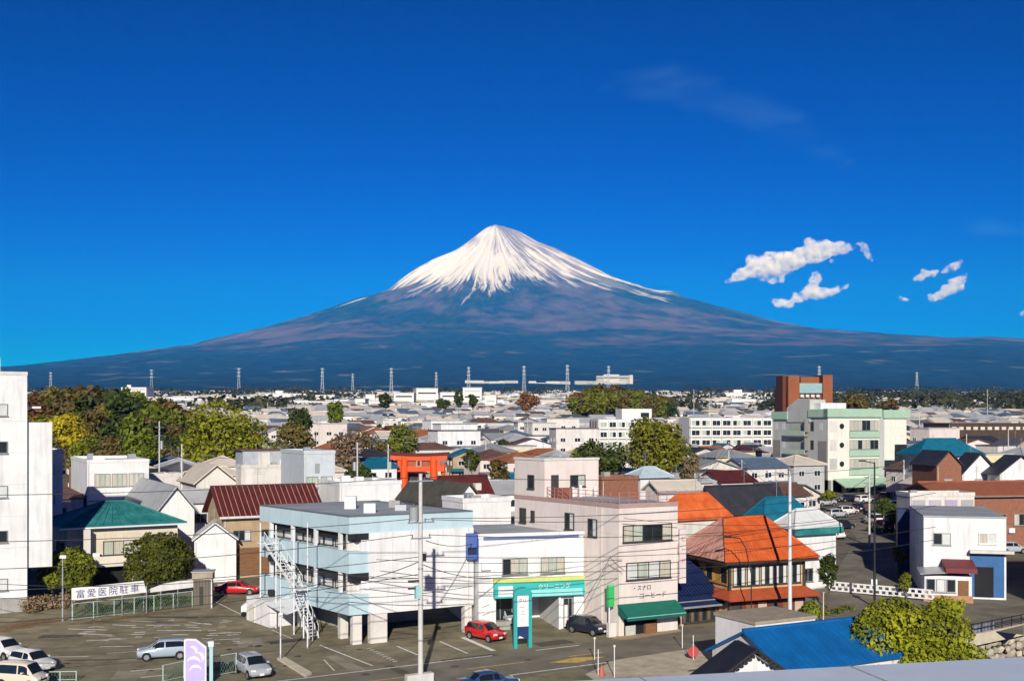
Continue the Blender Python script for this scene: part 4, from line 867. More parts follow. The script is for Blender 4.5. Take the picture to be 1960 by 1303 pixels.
# ---- the restaurant with the big orange roof
def restaurant():
    A = Vector(G(1390, 1083, 5.6)); C = Vector(G(1568, 1073, 5.6)); B = Vector(G(1312, 1062, 5.6))
    rz = math.atan2(C.y - A.y, C.x - A.x); w = (C - A).length; d = 8.6; z = .15; h = 5.5
    ov = 1.0
    r = thing('restaurant', 'two tiered timber restaurant with a big bright orange hipped roof', 'restaurant', (A.x + ov * (math.cos(rz) - math.sin(rz)), A.y + ov * (math.sin(rz) + math.cos(rz)), z), rz)
    wi, di = w - 2 * ov, d + 1.2 - 2 * ov
    wall = M('warm_plaster', (0.58, 0.38, 0.18), var=.15, rough=.85)
    bx(0, wi, 0, di, -.6, h).build('wall', wall, r)
    rise = Zp(999, A.y + 5) - z - h
    x0, x1, y0, y1 = -ov, wi + ov, -ov, di + ov; zt = h + .2
    rl, rr_ = (x0 + 2.9, di / 2), (x1 - 2.6, di / 2)
    # each roof slope is a sheet of its own: the left one faded salmon
    V = [(x0, y0, h + .02), (x1, y0, h + .02), (x1, y1, h + .02), (x0, y1, h + .02)]
    rf = MB(); rf.add([(p[0], p[1], h + .0) for p in V] + [(p[0], p[1], zt) for p in V], [(0, 3, 2, 1), (0, 1, 5, 4), (1, 2, 6, 5), (2, 3, 7, 6), (3, 0, 4, 7)]).build('eave_board', M('dark_eave', (0.05, 0.035, 0.03), rough=.8), r)
    E = [(p[0], p[1], zt + .005) for p in V]; P1 = (*rl, h + rise + .2); P2 = (*rr_, h + rise + .2)
    for nm, pts, mt in (('roof_slope', [E[0], E[1], P2, P1], ORANGER), ('roof_slope', [E[1], E[2], P2], ORANGER), ('roof_slope', [E[2], E[3], P1, P2], ORANGER), ('roof_slope', [E[3], E[0], P1], FADEDR)):
        MB().slab([Vector(p) + Vector((0, 0, .1)) for p in pts], .09).build(nm, mt, r)
    for p, q in ((E[0], P1), (E[1], P2), (E[2], P2), (E[3], P1), (P1, P2)): MB().tube(Vector(p) + Vector((0, 0, .14)), Vector(q) + Vector((0, 0, .16)), .13, .13, 6).build('ridge_tile', ORANGER if p is not E[3] else FADEDR, r)
    ribs(r, Vector(E[0]) + Vector((.2, 0, .13)), Vector(E[1]) + Vector((-.2, 0, .13)), Vector(P1) + Vector((0, 0, .12)), Vector(P2) + Vector((0, 0, .12)), 26, .035, ORANGER)
    ribs(r, Vector(E[3]) + Vector((0, 0, .13)), Vector(E[0]) + Vector((0, .2, .13)), Vector(P1) + Vector((0, .3, .05)), Vector(P1) + Vector((0, -.3, .05)), 14, .03, FADEDR)
    f = Face((0, 0), (wi, 0)); fl = Face((0, di), (0, 0))
    n = 5
    for i in range(n): window(r, f, .3 + i * (wi - .5) / n, 3.45, (wi - .5) / n - .15, 1.75, 3, FRAMED, [GLASSW, GLASSD, GLASSW])
    for i in range(3): window(r, fl, .3 + i * (di - .4) / 3, 3.6, (di - .4) / 3 - .15, 1.5, 2, M('ochre_frame', (0.4, 0.22, 0.05), rough=.7), [M('ochre_panel', (0.5, 0.3, 0.07), rough=.7), GLASSD])
    for x in [0, wi]: onface(r, f, bx(x - .12, x + .12, -.12, .1, 0, h), 'corner_post', FRAMED)
    # lower skirt roof and the red ground floor
    sk = MB()
    sk.slab([(-1.0, -1.5, 2.45), (wi + 1.0, -1.5, 2.45), (wi + .1, -.02, 3.15), (-.1, -.02, 3.15)], .12).build('skirt_roof', M('brick_orange_skirt', (0.42, 0.085, 0.03), var=.2, rough=.75), r)
    MB().slab([(-1.0, di, 2.45), (-1.0, -1.5, 2.45), (-.02, -.1, 3.15), (-.02, di, 3.15)], .12).build('skirt_roof', M('brick_orange_skirt'), r)
    onface(r, f, bx(0, wi, -.08, .02, 0, 2.3), 'ground_floor_front', M('maroon_timber_front', (0.16, 0.035, 0.025), var=.3, rough=.8))
    for i in range(6): onface(r, f, bx(.3 + i * wi / 6, .3 + i * wi / 6 + .9, -.13, -.07, .5, 1.9), 'door_panel', (FRAMED, WOODB, M('pale_noren_cloth', (0.5, 0.4, 0.3), rough=.9))[i % 3])
    PLACED.append((A.x + 4, A.y + 7, 9)); LAND.append(('orange restaurant', A.x + 4, A.y + 6))
    return r
restaurant()

# ---- white house by the junction at the right
def white_house():
    d = 114.0; P = (X(1768, d), d); rz = math.radians(-14); z = gz(d); w = reach(P, rz, 1926); h = Zp(989, d) - z; dp = reach(P, rz + math.pi / 2, 1741)
    r = thing('house', 'plain white flat roofed house with a maroon porch awning at the junction', 'house', (P[0], P[1], z), rz)
    bx(0, w, 0, dp, -1, h).build('wall', WHITE, r); f = Face((0, 0), (w, 0)); fl = Face((0, dp), (0, 0))
    MB().box(-.06, w + .06, -.08, dp + .06, h + .002, h + .16).build('roof', ROOFGREY, r)
    window(r, f, .9, 5.3, 1.7, 1.2, 2, FRAME, [GLASSD, GLASSW]); window(r, f, 5.2, 5.5, 1.7, 1.1, 2, FRAMEW, [CURT, GLASSW])
    pz = M('porch_brick', (0.42, 0.22, 0.13), var=.2, rough=.85)
    onface(r, f, bx(-.2, 4.2, -2.6, -.02, -.5, 2.5), 'porch', WHITE); onface(r, f, bx(-.3, 4.3, -2.7, -2.5, -.3, .6), 'porch_plinth', pz)
    onface(r, f, MB().slab([(-.7, -3.3, 2.75), (2.2, -3.3, 2.95), (2.2, -.05, 3.2), (-.7, -.05, 3.0)], .08), 'canopy', GALV)
    onface(r, f, MB().extr([(1.7, -3.4, 2.9), (1.7, -3.3, 3.35), (1.7, -.05, 3.9), (1.7, -.05, 2.9)], (2.9, 0, 0)), 'awning', M('maroon_awning', (0.17, 0.03, 0.035), var=.15, rough=.7))
    onface(r, f, bx(2.9, 3.9, -2.66, -2.55, .1, 2.1), 'door', WOODB)
    for i in range(3): window(r, f, -.05 + i * .95, .9, .85, 1.3, 1, FRAME, [GLASSW if i % 2 else GLASSD], out=2.62)
    onface(r, f, bx(4.4, w - .2, -.12, .02, .2, 4.6), 'garage_front', M('blue_painted_shutter', (0.03, 0.12, 0.30), var=.15, rough=.5)); onface(r, f, bx(4.8, w - 1.2, -.16, -.11, .2, 3.2), 'garage_opening', DARK)  # the shade on this white garage front is put into its blue colour
    onface(r, f, bx(4.3, w + .6, -.9, -.13, 4.62, 4.9), 'garage_canopy', WHITE2)
    bx(-1.3, 1.5, dp + .02, dp + 2, -1, h - .3).build('blue_side_panel', M('deep_blue_panel', (0.012, 0.03, 0.09), var=.15, rough=.5), r)  # stands for a wall behind; its shade is painted as deep blue
    PLACED.append((P[0] + 5, P[1] + 5, 9)); LAND.append(('junction white house', P[0] + 5, P[1] + 5))
white_house()
# unseen block added just outside the frame to cast its shadow over the junction
hpx('office_building', 'grey office block beyond the right edge of the view', 'office building', 2040, 2075, 2350, 101, 925, GREYC, ROOFGREY, rz=0.0, wins=[], depth=8)
# ---- brick houses and roofs at the right
hpx('building', 'hall with a wide teal hipped roof at the right, above the brick houses', 'hall', 1730, 1762, 1872, 186, 872, WHITE2, BLT, 'hip', rise=2.6, ov=.9, rz=math.radians(10), land='teal hall')
hpx('house', 'red brown brick house with a pale gable window right of the green building', 'house', 1746, 1793, 1840, 160, 892, BRICK, CHARR, 'gable', 'y', 1.9, .25, wins=[('f', 1.1, 6.6, 1.3, 1.6, 1), ('l', 4.5, 6.2, 1.0, 1.4, 1), ('l', 8, 6.2, .8, 1.4, 1)], panes=[CURT], rz=math.radians(10), land='brick house')
hpx('house', 'white gabled house right of the red brown brick house', 'house', 1836, 1842, 1908, 163, 906, WHITE, CHARR, 'gable', 'y', 2.7, .6, rz=math.radians(10), land='white gabled house')
hpx('house', 'white gabled house cut by the right edge of the photo', 'house', 1903, 1914, 1992, 160, 906, WHITE, CHARR, 'gable', 'y', 2.3, .6, rz=math.radians(10))
br = hpx('shop', 'long brick shop under a terracotta roof at the right edge', 'shop', 1782, 1800, 2000, 142, 948, BRICK, M('terracotta_roof', (0.30, 0.10, 0.05), var=.15, rough=.8), 'gable', 'x', 1.3, .6, wins=[('f', 5 + i * 2.6, 3.6, 1.5, 1.5, 2) for i in range(4)], depth=9, panes=[CURT, GLASSD], rz=math.radians(10), land='long brick shop')
pw = hpx('shop', 'low white shop with poster panels in front of the brick shop', 'shop', 1735, 1742, 1865, 130, 950, WHITE2, ROOFGREY, wins=[], depth=3.5, rz=math.radians(6))
f = root_faces[pw.name]['f']
for i, cc in enumerate(((0.66, 0.62, 0.5), (0.7, 0.68, 0.62), (0.6, 0.6, 0.66), (0.68, 0.6, 0.45))): onface(pw, f, bx(.3 + i * pw['w_'] / 4, (i + 1) * pw['w_'] / 4 - .15, -.08, .02, pw['h_'] - 3.2, pw['h_'] - .4), 'poster_panel', M('poster_print_%d' % i, cc, var=.35, scale=1.6, rough=.5, col2=(cc[2] * .6, cc[0] * .5, cc[1] * .8)))
lb = hpx('warehouse', 'long dark brown low building with a row of pale vents at the far right', 'warehouse', 1808, 1816, 2010, 330, 812, M('dark_brown_cladding', (0.07, 0.045, 0.035), var=.2, rough=.8), M('tan_strip_roof', (0.45, 0.36, 0.26), rough=.8), wins=[], depth=14, rz=math.radians(10), land='dark brown warehouse')
for i in range(12): onface(lb, root_faces[lb.name]['f'], bx(1 + i * 2.3, 2.4 + i * 2.3, -.1, .02, lb['h_'] - 1.6, lb['h_'] - .7), 'vent', CREAM)
# ================================================================ trees and plants
def leafmat(name, c, c2, rand=.18):
    return M(name, c, var=.35, scale=.55, rough=.65, spec=.2, col2=c2, rand=rand)
L_OLIVE = leafmat('olive_leaves', (0.055, 0.075, 0.009), (0.23, 0.25, 0.018))
L_BRIGHT = leafmat('yellow_green_leaves', (0.10, 0.14, 0.009), (0.38, 0.39, 0.018))
L_DARK = leafmat('dark_green_leaves', (0.018, 0.034, 0.009), (0.08, 0.105, 0.016))
L_BROWN = leafmat('brown_olive_leaves', (0.06, 0.045, 0.012), (0.20, 0.15, 0.035))
L_RUST = leafmat('rust_leaves', (0.10, 0.05, 0.015), (0.24, 0.12, 0.035))
L_YELLOW = leafmat('yellow_leaves', (0.26, 0.20, 0.008), (0.55, 0.45, 0.02))
L_TWIG = leafmat('bare_tan_twigs', (0.16, 0.11, 0.06), (0.32, 0.22, 0.12))
BARK = M('brown_bark', (0.10, 0.075, 0.05), var=.3, scale=2, rough=.95, bump=.4)
def crown_mesh(name, lobes, n, size, seed, shell=.62, up=.3, elong=1.0):
    r = np.random.default_rng(seed); lb = np.array(lobes, float)
    wgt = (lb[:, 3] * lb[:, 4] * lb[:, 5]) ** .67; idx = r.choice(len(lb), n, p=wgt / wgt.sum()); q = lb[idx]
    d = r.normal(size=(n, 3)); d /= np.linalg.norm(d, axis=1)[:, None]
    rad = shell + (1.04 - shell) * r.random(n) ** .6
    # lumps: push clumps of leaves in and out so that the outline is uneven and gaps open
    lump = vnoise(d[:, 0] * 2.6 + idx * 7.3 + 50, d[:, 1] * 2.6 + d[:, 2] * 2.2 + 50, seed)
    rad *= .70 + .47 * lump
    P = q[:, :3] + d * q[:, 3:] * rad[:, None]
    N = d * .75 + r.normal(size=(n, 3)) * .55 + np.array([0, 0, up]); N /= np.linalg.norm(N, axis=1)[:, None]
    A = np.cross(N, r.normal(size=(n, 3))); A /= np.linalg.norm(A, axis=1)[:, None]; B = np.cross(N, A)
    s = size * (.45 + 1.0 * r.random(n) ** 1.5)[:, None]
    V = np.stack([P - A * s * elong, P - B * s * .62, P + A * s * elong, P + B * s * .62], 1).reshape(-1, 3)
    return mesh_np(name, V, np.arange(4 * n).reshape(n, 4))
def trunk_mesh(h, r, limbs, seed, spread=.5, z0=.35):
    rnd = random.Random(seed); b = MB(); p = Vector((0, 0, -.6)); k = 5
    pts = [Vector((rnd.uniform(-.1, .1) * i, rnd.uniform(-.1, .1) * i, -.6 + (h + .6) * i / k)) for i in range(k + 1)]
    for i in range(k): b.tube(pts[i], pts[i + 1], r * (1 - .8 * i / k), r * (1 - .8 * (i + 1) / k), 7, False)
    for i in range(limbs):
        t = rnd.uniform(z0, .9); a = rnd.uniform(0, 6.28); q = pts[int(t * k)].lerp(pts[min(k, int(t * k) + 1)], .5)
        e = q + Vector((math.cos(a), math.sin(a), rnd.uniform(.4, 1.1))) * h * spread * rnd.uniform(.5, 1); m = q.lerp(e, .5) + Vector((0, 0, h * .05))
        b.tube(q, m, r * .42, r * .28, 5, False); b.tube(m, e, r * .28, r * .06, 5, False)
    return b.mesh('trunk')
def lobes(seed, R, hh, n, base):
    rnd = random.Random(seed); out = [(0, 0, base + hh * .5, R * .8, R * .8, hh * .48)]
    for i in range(n):
        a = 6.28 * i / n + rnd.uniform(-.4, .4); t = rnd.uniform(.18, .92); k = R * (1.0 - abs(t - .42) * .9) * rnd.uniform(.45, .75); s = rnd.uniform(.32, .52) * R
        out.append((math.cos(a) * k, math.sin(a) * k, base + hh * t, s, s, s * .8))
    return out
def tree(name, label, cat, loc, crown, trunk, lm, scale=1.0, rz=0.0, group=None, tm=None, land=None, sz=None):
    o = thing(name, label, cat, loc, rz, group); o.scale = (scale, scale, sz or scale)
    link('trunk', trunk, BARK, o, objmat=tm or BARK); link('crown', crown, L_OLIVE, o, objmat=lm)
    if land: LAND.append((land, loc[0], loc[1]))
    return o
# ---- near: two clipped bushes, the foreground tree
def near_tree(name, label, cat, px, py, d, Rpx, hz, n, size, lm, seed, nl=9, base=None, shell=.62, zsq=1.0, land=None):
    x = X(px, d); R_ = Rpx / FPX * d; zc = Zp(py, d) - gz(d); hh = 2 * R_ * zsq; b0 = zc - hh / 2
    return tree(name, label, cat, (x, d, gz(d)), crown_mesh('crown', lobes(seed, R_, hh, nl, b0), n, size, seed, shell), trunk_mesh(b0 + hh * .6, max(.1, R_ * .06), 7, seed, .3), lm, land=land)
x, d = X(130, 112), 112.0
tree('bush', 'smaller clipped round bush left of the banner, behind the car park fence', 'bush', (x, d, gz(d)), crown_mesh('crown', [(0, 0, 3.05, 2.6, 2.5, 2.05), (-1, -.4, 2.6, 1.6, 1.6, 1.5), (1.2, -.4, 2.5, 1.6, 1.6, 1.5), (0, 0, 3.7, 1.9, 1.9, 1.5)], 8500, .17, 41, .86), trunk_mesh(3, .16, 6, 4, .3), L_OLIVE)
x, d = X(303, 114), 114.0
tree('bush', 'bigger clipped round bush right of the banner, before the white shed', 'bush', (x, d, gz(d)), crown_mesh('crown', [(0, 0, 3.8, 3.3, 3.1, 2.5), (1.0, -.3, 3.0, 2.2, 2.2, 1.9), (-1.3, -.3, 2.8, 2.1, 2.0, 1.8), (.4, 0, 4.9, 2.2, 2.2, 1.6)], 10000, .18, 42, .86), trunk_mesh(3.6, .2, 6, 5, .3), M('deep_olive_leaves', (0.03, 0.042, 0.006), var=.35, scale=.6, rough=.65, spec=.2, col2=(0.14, 0.15, 0.012)))
FT = [(-.4, 0, 5.0, 1.5, 1.4, 1.4), (.6, .2, 3.6, 1.5, 1.4, 1.5), (-2.6, 0, 4.0, 1.9, 1.9, 1.9), (-1.4, .3, 5.5, 1.5, 1.5, 1.2), (-3.2, -.4, 2.4, 1.6, 1.6, 1.6), (2.0, 0, 4.2, 1.9, 1.8, 2.0), (2.2, .2, 5.7, 1.3, 1.3, 1.0), (3.0, -.5, 2.6, 1.7, 1.6, 1.5), (0, -.5, 2.6, 2.0, 1.8, 1.5), (-.3, .5, 3.6, 1.1, 1.2, 1.6), (4.3, -.3, 1.6, 1.0, 1.0, .9), (-4.1, -.6, 1.5, .9, .9, .8)]
x, d = X(1748, 75), 75.0
tree('broadleaf_tree', 'yellow green twin crowned tree beside the blue roof in the right foreground', 'tree', (x, d, gz(d)), crown_mesh('crown', FT, 15000, .15, 43, .6), trunk_mesh(4.6, .22, 12, 6, .5, .15), L_BRIGHT, land='foreground tree')
near_tree('broadleaf_tree', 'slim leafy tree between the restaurant and the tall silver lamp pole base', 'tree', 1586, 1090, 108, 20, 0, 1500, .17, L_DARK, 51, 6, zsq=1.7)
near_tree('bush', 'low yellow green bush at the foot of the restaurant, by the tall lamp', 'bush', 1553, 1166, 101, 22, 0, 1500, .13, L_OLIVE, 52, 5, zsq=.8)
near_tree('bush', 'small olive bush at the corner of the white junction house', 'bush', 1733, 1112, 112, 14, 0, 700, .13, L_OLIVE, 53, 4, zsq=1.2)
near_tree('broadleaf_tree', 'dark clipped tree in the forecourt of the green building', 'tree', 1692, 972, 172, 17, 0, 1300, .24, L_DARK, 55, 6, zsq=1.0)
near_tree('broadleaf_tree', 'dark leaning tree beside the poster shop wall, behind the white van', 'tree', 1714, 984, 160, 20, 0, 1500, .22, L_DARK, 56, 7, zsq=.9)
near_tree('bush', 'low dark hedge bush left of the green building forecourt', 'bush', 1588, 948, 190, 16, 0, 900, .22, L_OLIVE, 57, 6, zsq=.6)
near_tree('bush', 'rounded bush on the bank behind the white lattice barrier', 'bush', 1722, 1062, 124, 16, 0, 900, .16, L_BROWN, 58, 5, zsq=1.0)
# ---- the big single trees of the middle distance
near_tree('broadleaf_tree', 'largest bright green spreading tree at the right end of the wood', 'tree', 422, 842, 236, 96, 0, 9000, .42, L_BRIGHT, 61, 16, shell=.7, zsq=.56, land='big green tree')
near_tree('broadleaf_tree', 'medium bright green tree between the square white building and the big green tree', 'tree', 266, 858, 215, 40, 0, 2600, .38, L_OLIVE, 62, 9, zsq=.85)
near_tree('ginkgo_tree', 'yellow leaved tree beside the tall white block', 'tree', 128, 822, 205, 36, 0, 2400, .34, L_YELLOW, 63, 9, zsq=.9, land='yellow tree')
near_tree('broadleaf_tree', 'green tree under the yellow leaved tree', 'tree', 150, 872, 190, 26, 0, 1400, .34, L_OLIVE, 64, 7, zsq=1.0)
near_tree('broadleaf_tree', 'tall green and yellow tree standing behind the beige block, before the white apartments', 'tree', 1262, 868, 186, 72, 0, 7500, .34, M('golden_green_leaves', (0.05, 0.07, 0.008), var=.35, scale=.35, rough=.65, spec=.2, col2=(0.27, 0.25, 0.02), rand=.1), 65, 16, shell=.55, zsq=.86, land='big central tree')
near_tree('broadleaf_tree', 'dark low spreading tree left of the tall tree behind the beige block', 'tree', 1150, 884, 196, 58, 0, 3600, .36, L_DARK, 66, 12, zsq=.44)
near_tree('broadleaf_tree', 'bright leaf topped low tree behind the beige block roof room', 'tree', 1112, 878, 203, 28, 0, 1200, .34, L_OLIVE, 67, 6, zsq=.6)
near_tree('bare_tree', 'thin half bare tree right of the tall tree behind the beige block', 'tree', 1320, 900, 180, 24, 0, 1100, .26, L_TWIG, 68, 8, shell=.3, zsq=1.2)
near_tree('bare_tree', 'tall tan bare tree left of the red gate', 'tree', 664, 868, 215, 42, 0, 2000, .32, L_TWIG, 69, 11, shell=.3, zsq=1.1, land='tan bare tree')
near_tree('bare_tree', 'wide brown bare tree just behind the red gate, to its left', 'tree', 712, 862, 250, 40, 0, 1800, .34, L_BROWN, 70, 10, shell=.35, zsq=.75)
near_tree('broadleaf_tree', 'olive brown tree right above the red gate', 'tree', 766, 846, 270, 42, 0, 2000, .4, L_OLIVE, 71, 9, zsq=.62)
near_tree('broadleaf_tree', 'dark evergreen tree right of the red gate', 'tree', 902, 882, 205, 20, 0, 1100, .3, L_DARK, 72, 6, zsq=1.0)
near_tree('bare_tree', 'brown bare tree left of the beige block roof room', 'tree', 954, 908, 170, 24, 0, 1200, .26, L_BROWN, 73, 8, shell=.3, zsq=1.2)
near_tree('broadleaf_tree', 'olive tree with a tall narrow crown among white roofs, left of centre', 'tree', 642, 792, 355, 20, 0, 1200, .5, L_OLIVE, 74, 6, zsq=1.25)
near_tree('broadleaf_tree', 'round dark green tree alone before the white factory', 'tree', 738, 766, 560, 15, 0, 800, .75, L_DARK, 75, 5, zsq=1.0, land='round dark tree')
near_tree('broadleaf_tree', 'dark olive tree at the right of the big bright green tree', 'tree', 572, 806, 300, 30, 0, 1500, .5, L_DARK, 76, 8, zsq=.7)
near_tree('broadleaf_tree', 'olive brown tree beside the grey tower building top', 'tree', 560, 842, 255, 44, 0, 2000, .42, L_BROWN, 77, 9, zsq=.62)
near_tree('broadleaf_tree', 'green brown tree low behind the long white building, below the bare tree', 'tree', 690, 908, 175, 30, 0, 1300, .3, L_DARK, 78, 7, zsq=.55)
near_tree('pine_tree', 'taller of two dark pointed conifers before the factory', 'tree', 878, 762, 520, 11, 0, 700, .6, L_DARK, 79, 4, zsq=1.5)
near_tree('pine_tree', 'shorter of two dark pointed conifers before the factory', 'tree', 905, 768, 520, 10, 0, 600, .6, L_DARK, 80, 4, zsq=1.2)
near_tree('broadleaf_tree', 'low dark tree left of the two pointed conifers', 'tree', 848, 772, 515, 15, 0, 700, .6, L_DARK, 81, 6, zsq=.6)
near_tree('bare_tree', 'orange brown tree at the left end of the wooded knoll', 'tree', 1010, 768, 520, 24, 0, 1100, .7, L_RUST, 82, 7, shell=.4, zsq=.75)
near_tree('broadleaf_tree', 'dark tree at the right of the wide teal hall, beyond the houses', 'tree', 1700, 782, 480, 26, 0, 1000, .6, L_BROWN, 83, 7, zsq=.6)
near_tree('broadleaf_tree', 'olive tree behind the mint eaves of the green building', 'tree', 1640, 772, 430, 30, 0, 1100, .6, L_BROWN, 84, 8, zsq=.55)
# ---- the wood at the left, one tree after another
PROTO = []
for i, (R_, hh, base, n, nl) in enumerate(((4.6, 9, 5, 1300, 10), (5.4, 8, 6, 1400, 12), (4.0, 11, 4, 1200, 10), (6.0, 8.5, 5.5, 1500, 13))):
    PROTO.append((crown_mesh('crown', lobes(200 + i, R_, hh, nl, base), n, .62, 300 + i, .6), trunk_mesh(base + hh * .55, .3, 6, 300 + i, .28)))
rt = random.Random(21)
def colourname(m): return {'olive_leaves': 'olive green', 'yellow_green_leaves': 'bright green', 'dark_green_leaves': 'dark green', 'brown_olive_leaves': 'brownish', 'rust_leaves': 'rust coloured', 'yellow_leaves': 'yellow', 'bare_tan_twigs': 'tan leafless'}[m.name]
ORD = ['first', 'second', 'third', 'fourth', 'fifth', 'sixth', 'seventh', 'eighth', 'ninth', 'tenth', 'eleventh', 'twelfth', 'thirteenth', 'fourteenth', 'fifteenth', 'sixteenth', 'seventeenth', 'eighteenth', 'nineteenth', 'twentieth']
def number_off(items, where):
    """items: (colour, px, object) of one row of trees; the label says the colour and the place in the row from the left"""
    by = {}
    for c, px, o in items: by.setdefault(c, []).append((px, o))
    for c, l in by.items():
        l.sort(key=lambda t: t[0])
        for k, (px, o) in enumerate(l): o['label'] = ('the only %s tree, %s' % (c, where)) if len(l) == 1 else '%s tree, %s of its colour from left, %s' % (c, ORD[min(k, 19)], where)
woods = [  # row name, depth, x pixel range, crown top line, how many, colours
 ('back row of left wood', 345, (66, 352), (748, 742, 752, 775), 17, (L_BROWN, L_BROWN, L_DARK, L_OLIVE, L_DARK)),
 ('second row of left wood', 318, (60, 372), (768, 760, 768, 800), 16, (L_BROWN, L_DARK, L_BROWN, L_OLIVE, L_DARK)),
 ('third row of left wood', 292, (60, 392), (795, 785, 795, 822), 15, (L_DARK, L_BROWN, L_OLIVE, L_BROWN)),
 ('front row of left wood', 266, (64, 372), (825, 822, 830, 846), 13, (L_DARK, L_BROWN, L_OLIVE, L_DARK)),
 ('low fringe of left wood', 238, (120, 350), (850, 850, 855, 862), 9, (L_BROWN, L_DARK, L_BROWN)),
]
for where, d, (p0, p1), tops, n, cols in woods:
    items = []
    for i in range(n):
        px = p0 + (p1 - p0) * (i + .5) / n + rt.uniform(-6, 6); dd = d + rt.uniform(-7, 7)
        top = np.interp((px - p0) / (p1 - p0), (0, .33, .66, 1), tops) + rt.uniform(-5, 9)
        z = gz(dd); h = Zp(top, dd) - z; c, t = PROTO[rt.randrange(4)]; full = {0: 14, 1: 14, 2: 15, 3: 14}[PROTO.index((c, t))]
        m = cols[rt.randrange(len(cols))]
        if where.startswith('back') and i == 0: m = L_RUST
        if where.startswith('second') and i == 0: m = L_RUST
        o = tree('woodland_tree', None, 'tree', (X(px, dd), dd, z), c, t, m, h / full * rt.uniform(.95, 1.15), rt.uniform(0, 6.28), 'trees of the wood at the left', sz=h / full)
        items.append((colourname(m), px, o))
    number_off(items, where)
LAND.append(('left wood', X(200, 290), 290)); PLACED += [(X(p, 290), 290, 34) for p in (90, 200, 310)] + [(X(422, 236), 236, 10)]
# the wooded knoll in the middle distance
for where, d, (p0, p1), tops, n, cols in ((('back row of far knoll'), 640, (1100, 1285), (748, 737, 745, 760), 12, (L_BROWN, L_DARK, L_OLIVE)), ('front row of far knoll', 590, (1096, 1292), (762, 752, 760, 772), 12, (L_OLIVE, L_DARK, L_OLIVE, L_BROWN))):
    items = []
    for i in range(n):
        px = p0 + (p1 - p0) * (i + .5) / n + rt.uniform(-5, 5); dd = d + rt.uniform(-12, 12); top = np.interp((px - p0) / (p1 - p0), (0, .33, .66, 1), tops) + rt.uniform(-3, 4)
        z = gz(dd); h = max(6, Zp(top, dd) - z); c, t = PROTO[rt.randrange(4)]; m = L_RUST if i == 0 and 'back' in where else cols[rt.randrange(len(cols))]
        o = tree('woodland_tree', None, 'tree', (X(px, dd), dd, z), c, t, m, h / 14 * 1.0, rt.uniform(0, 6.28), 'trees of the wooded knoll'); items.append((colourname(m), px, o))
    number_off(items, where)
LAND.append(('wooded knoll', X(1190, 610), 610)); PLACED.append((X(1190, 600), 600, 40))
# far woods nobody could count: one mass of leaf clumps along the foot of the mountain
def far_woods():
    r = np.random.default_rng(77); lb = []
    for k in range(900):
        d = 700 * math.exp(r.random() * 1.75); px = r.uniform(-60, 2020); dens = fbm(np.array([px / 130.0 + 3]), np.array([d / 420.0]), 3, 88)[0]
        dens += .10 if px > 1500 and d < 1700 else (-.07 if px < 1300 else 0)
        if dens < .50: continue
        s = r.uniform(5, 11) * (1 + d / 2500); x = X(px, d); lb.append((x, d, gz(d) + s * .45, s * 1.6, s * 1.3, s * .62))
    for k in range(70):
        d = r.uniform(780, 1300); px = r.uniform(1560, 1990); s = r.uniform(7, 12); lb.append((X(px, d), d, gz(d) + s * .6, s * 2, s * 1.5, s * .8))
    o = link('far_woods', crown_mesh('far_woods', lb, 60000, 2.6, 99, .75), M('far_wood_leaves', (0.02, 0.032, 0.014), var=.4, scale=.02, rough=.7, spec=.15, col2=(0.085, 0.09, 0.035))); o['kind'] = 'stuff'
far_woods()
def scrub(name, px, n, size, hgt, lm, seed, label):
    """unsorted low growth on a strip of ground: one mass"""
    r = np.random.default_rng(seed); P = [Gs(*p) for p in px]; lb = []
    for k in range(60):
        t = r.random(); i = min(len(P) - 2, int(t * (len(P) - 1))); u = t * (len(P) - 1) - i
        x = P[i][0] * (1 - u) + P[i + 1][0] * u; y = P[i][1] * (1 - u) + P[i + 1][1] * u; s = r.uniform(.3, .7) * hgt
        lb.append((x + r.uniform(-.7, .7), y + r.uniform(-.6, .6), gz(y) + s * .5, s * .8, s * .8, s * .7))
    o = link(name, crown_mesh(name, lb, n, size, seed, .5), lm); o['kind'] = 'stuff'; o['label'] = label
scrub('weeds', [(175, 1172), (300, 1158), (365, 1150)], 4500, .10, 1.1, M('weed_leaves', (0.05, 0.075, 0.012), var=.4, scale=1.2, rough=.7, spec=.2, col2=(0.19, 0.20, 0.035)), 5, 'green weeds behind the mesh fence')
scrub('dry_scrub', [(48, 1172), (90, 1165), (128, 1160)], 3800, .12, 1.9, M('dry_scrub_stems', (0.20, 0.12, 0.055), var=.4, scale=1.2, rough=.9, spec=.1, col2=(0.42, 0.31, 0.19)), 6, 'dry brown scrub by the tall white block')
scrub('verge_weeds', [(1560, 1178), (1600, 1172), (1625, 1165)], 1500, .09, .7, M('weed_leaves'), 8, 'weeds along the side road kerb')
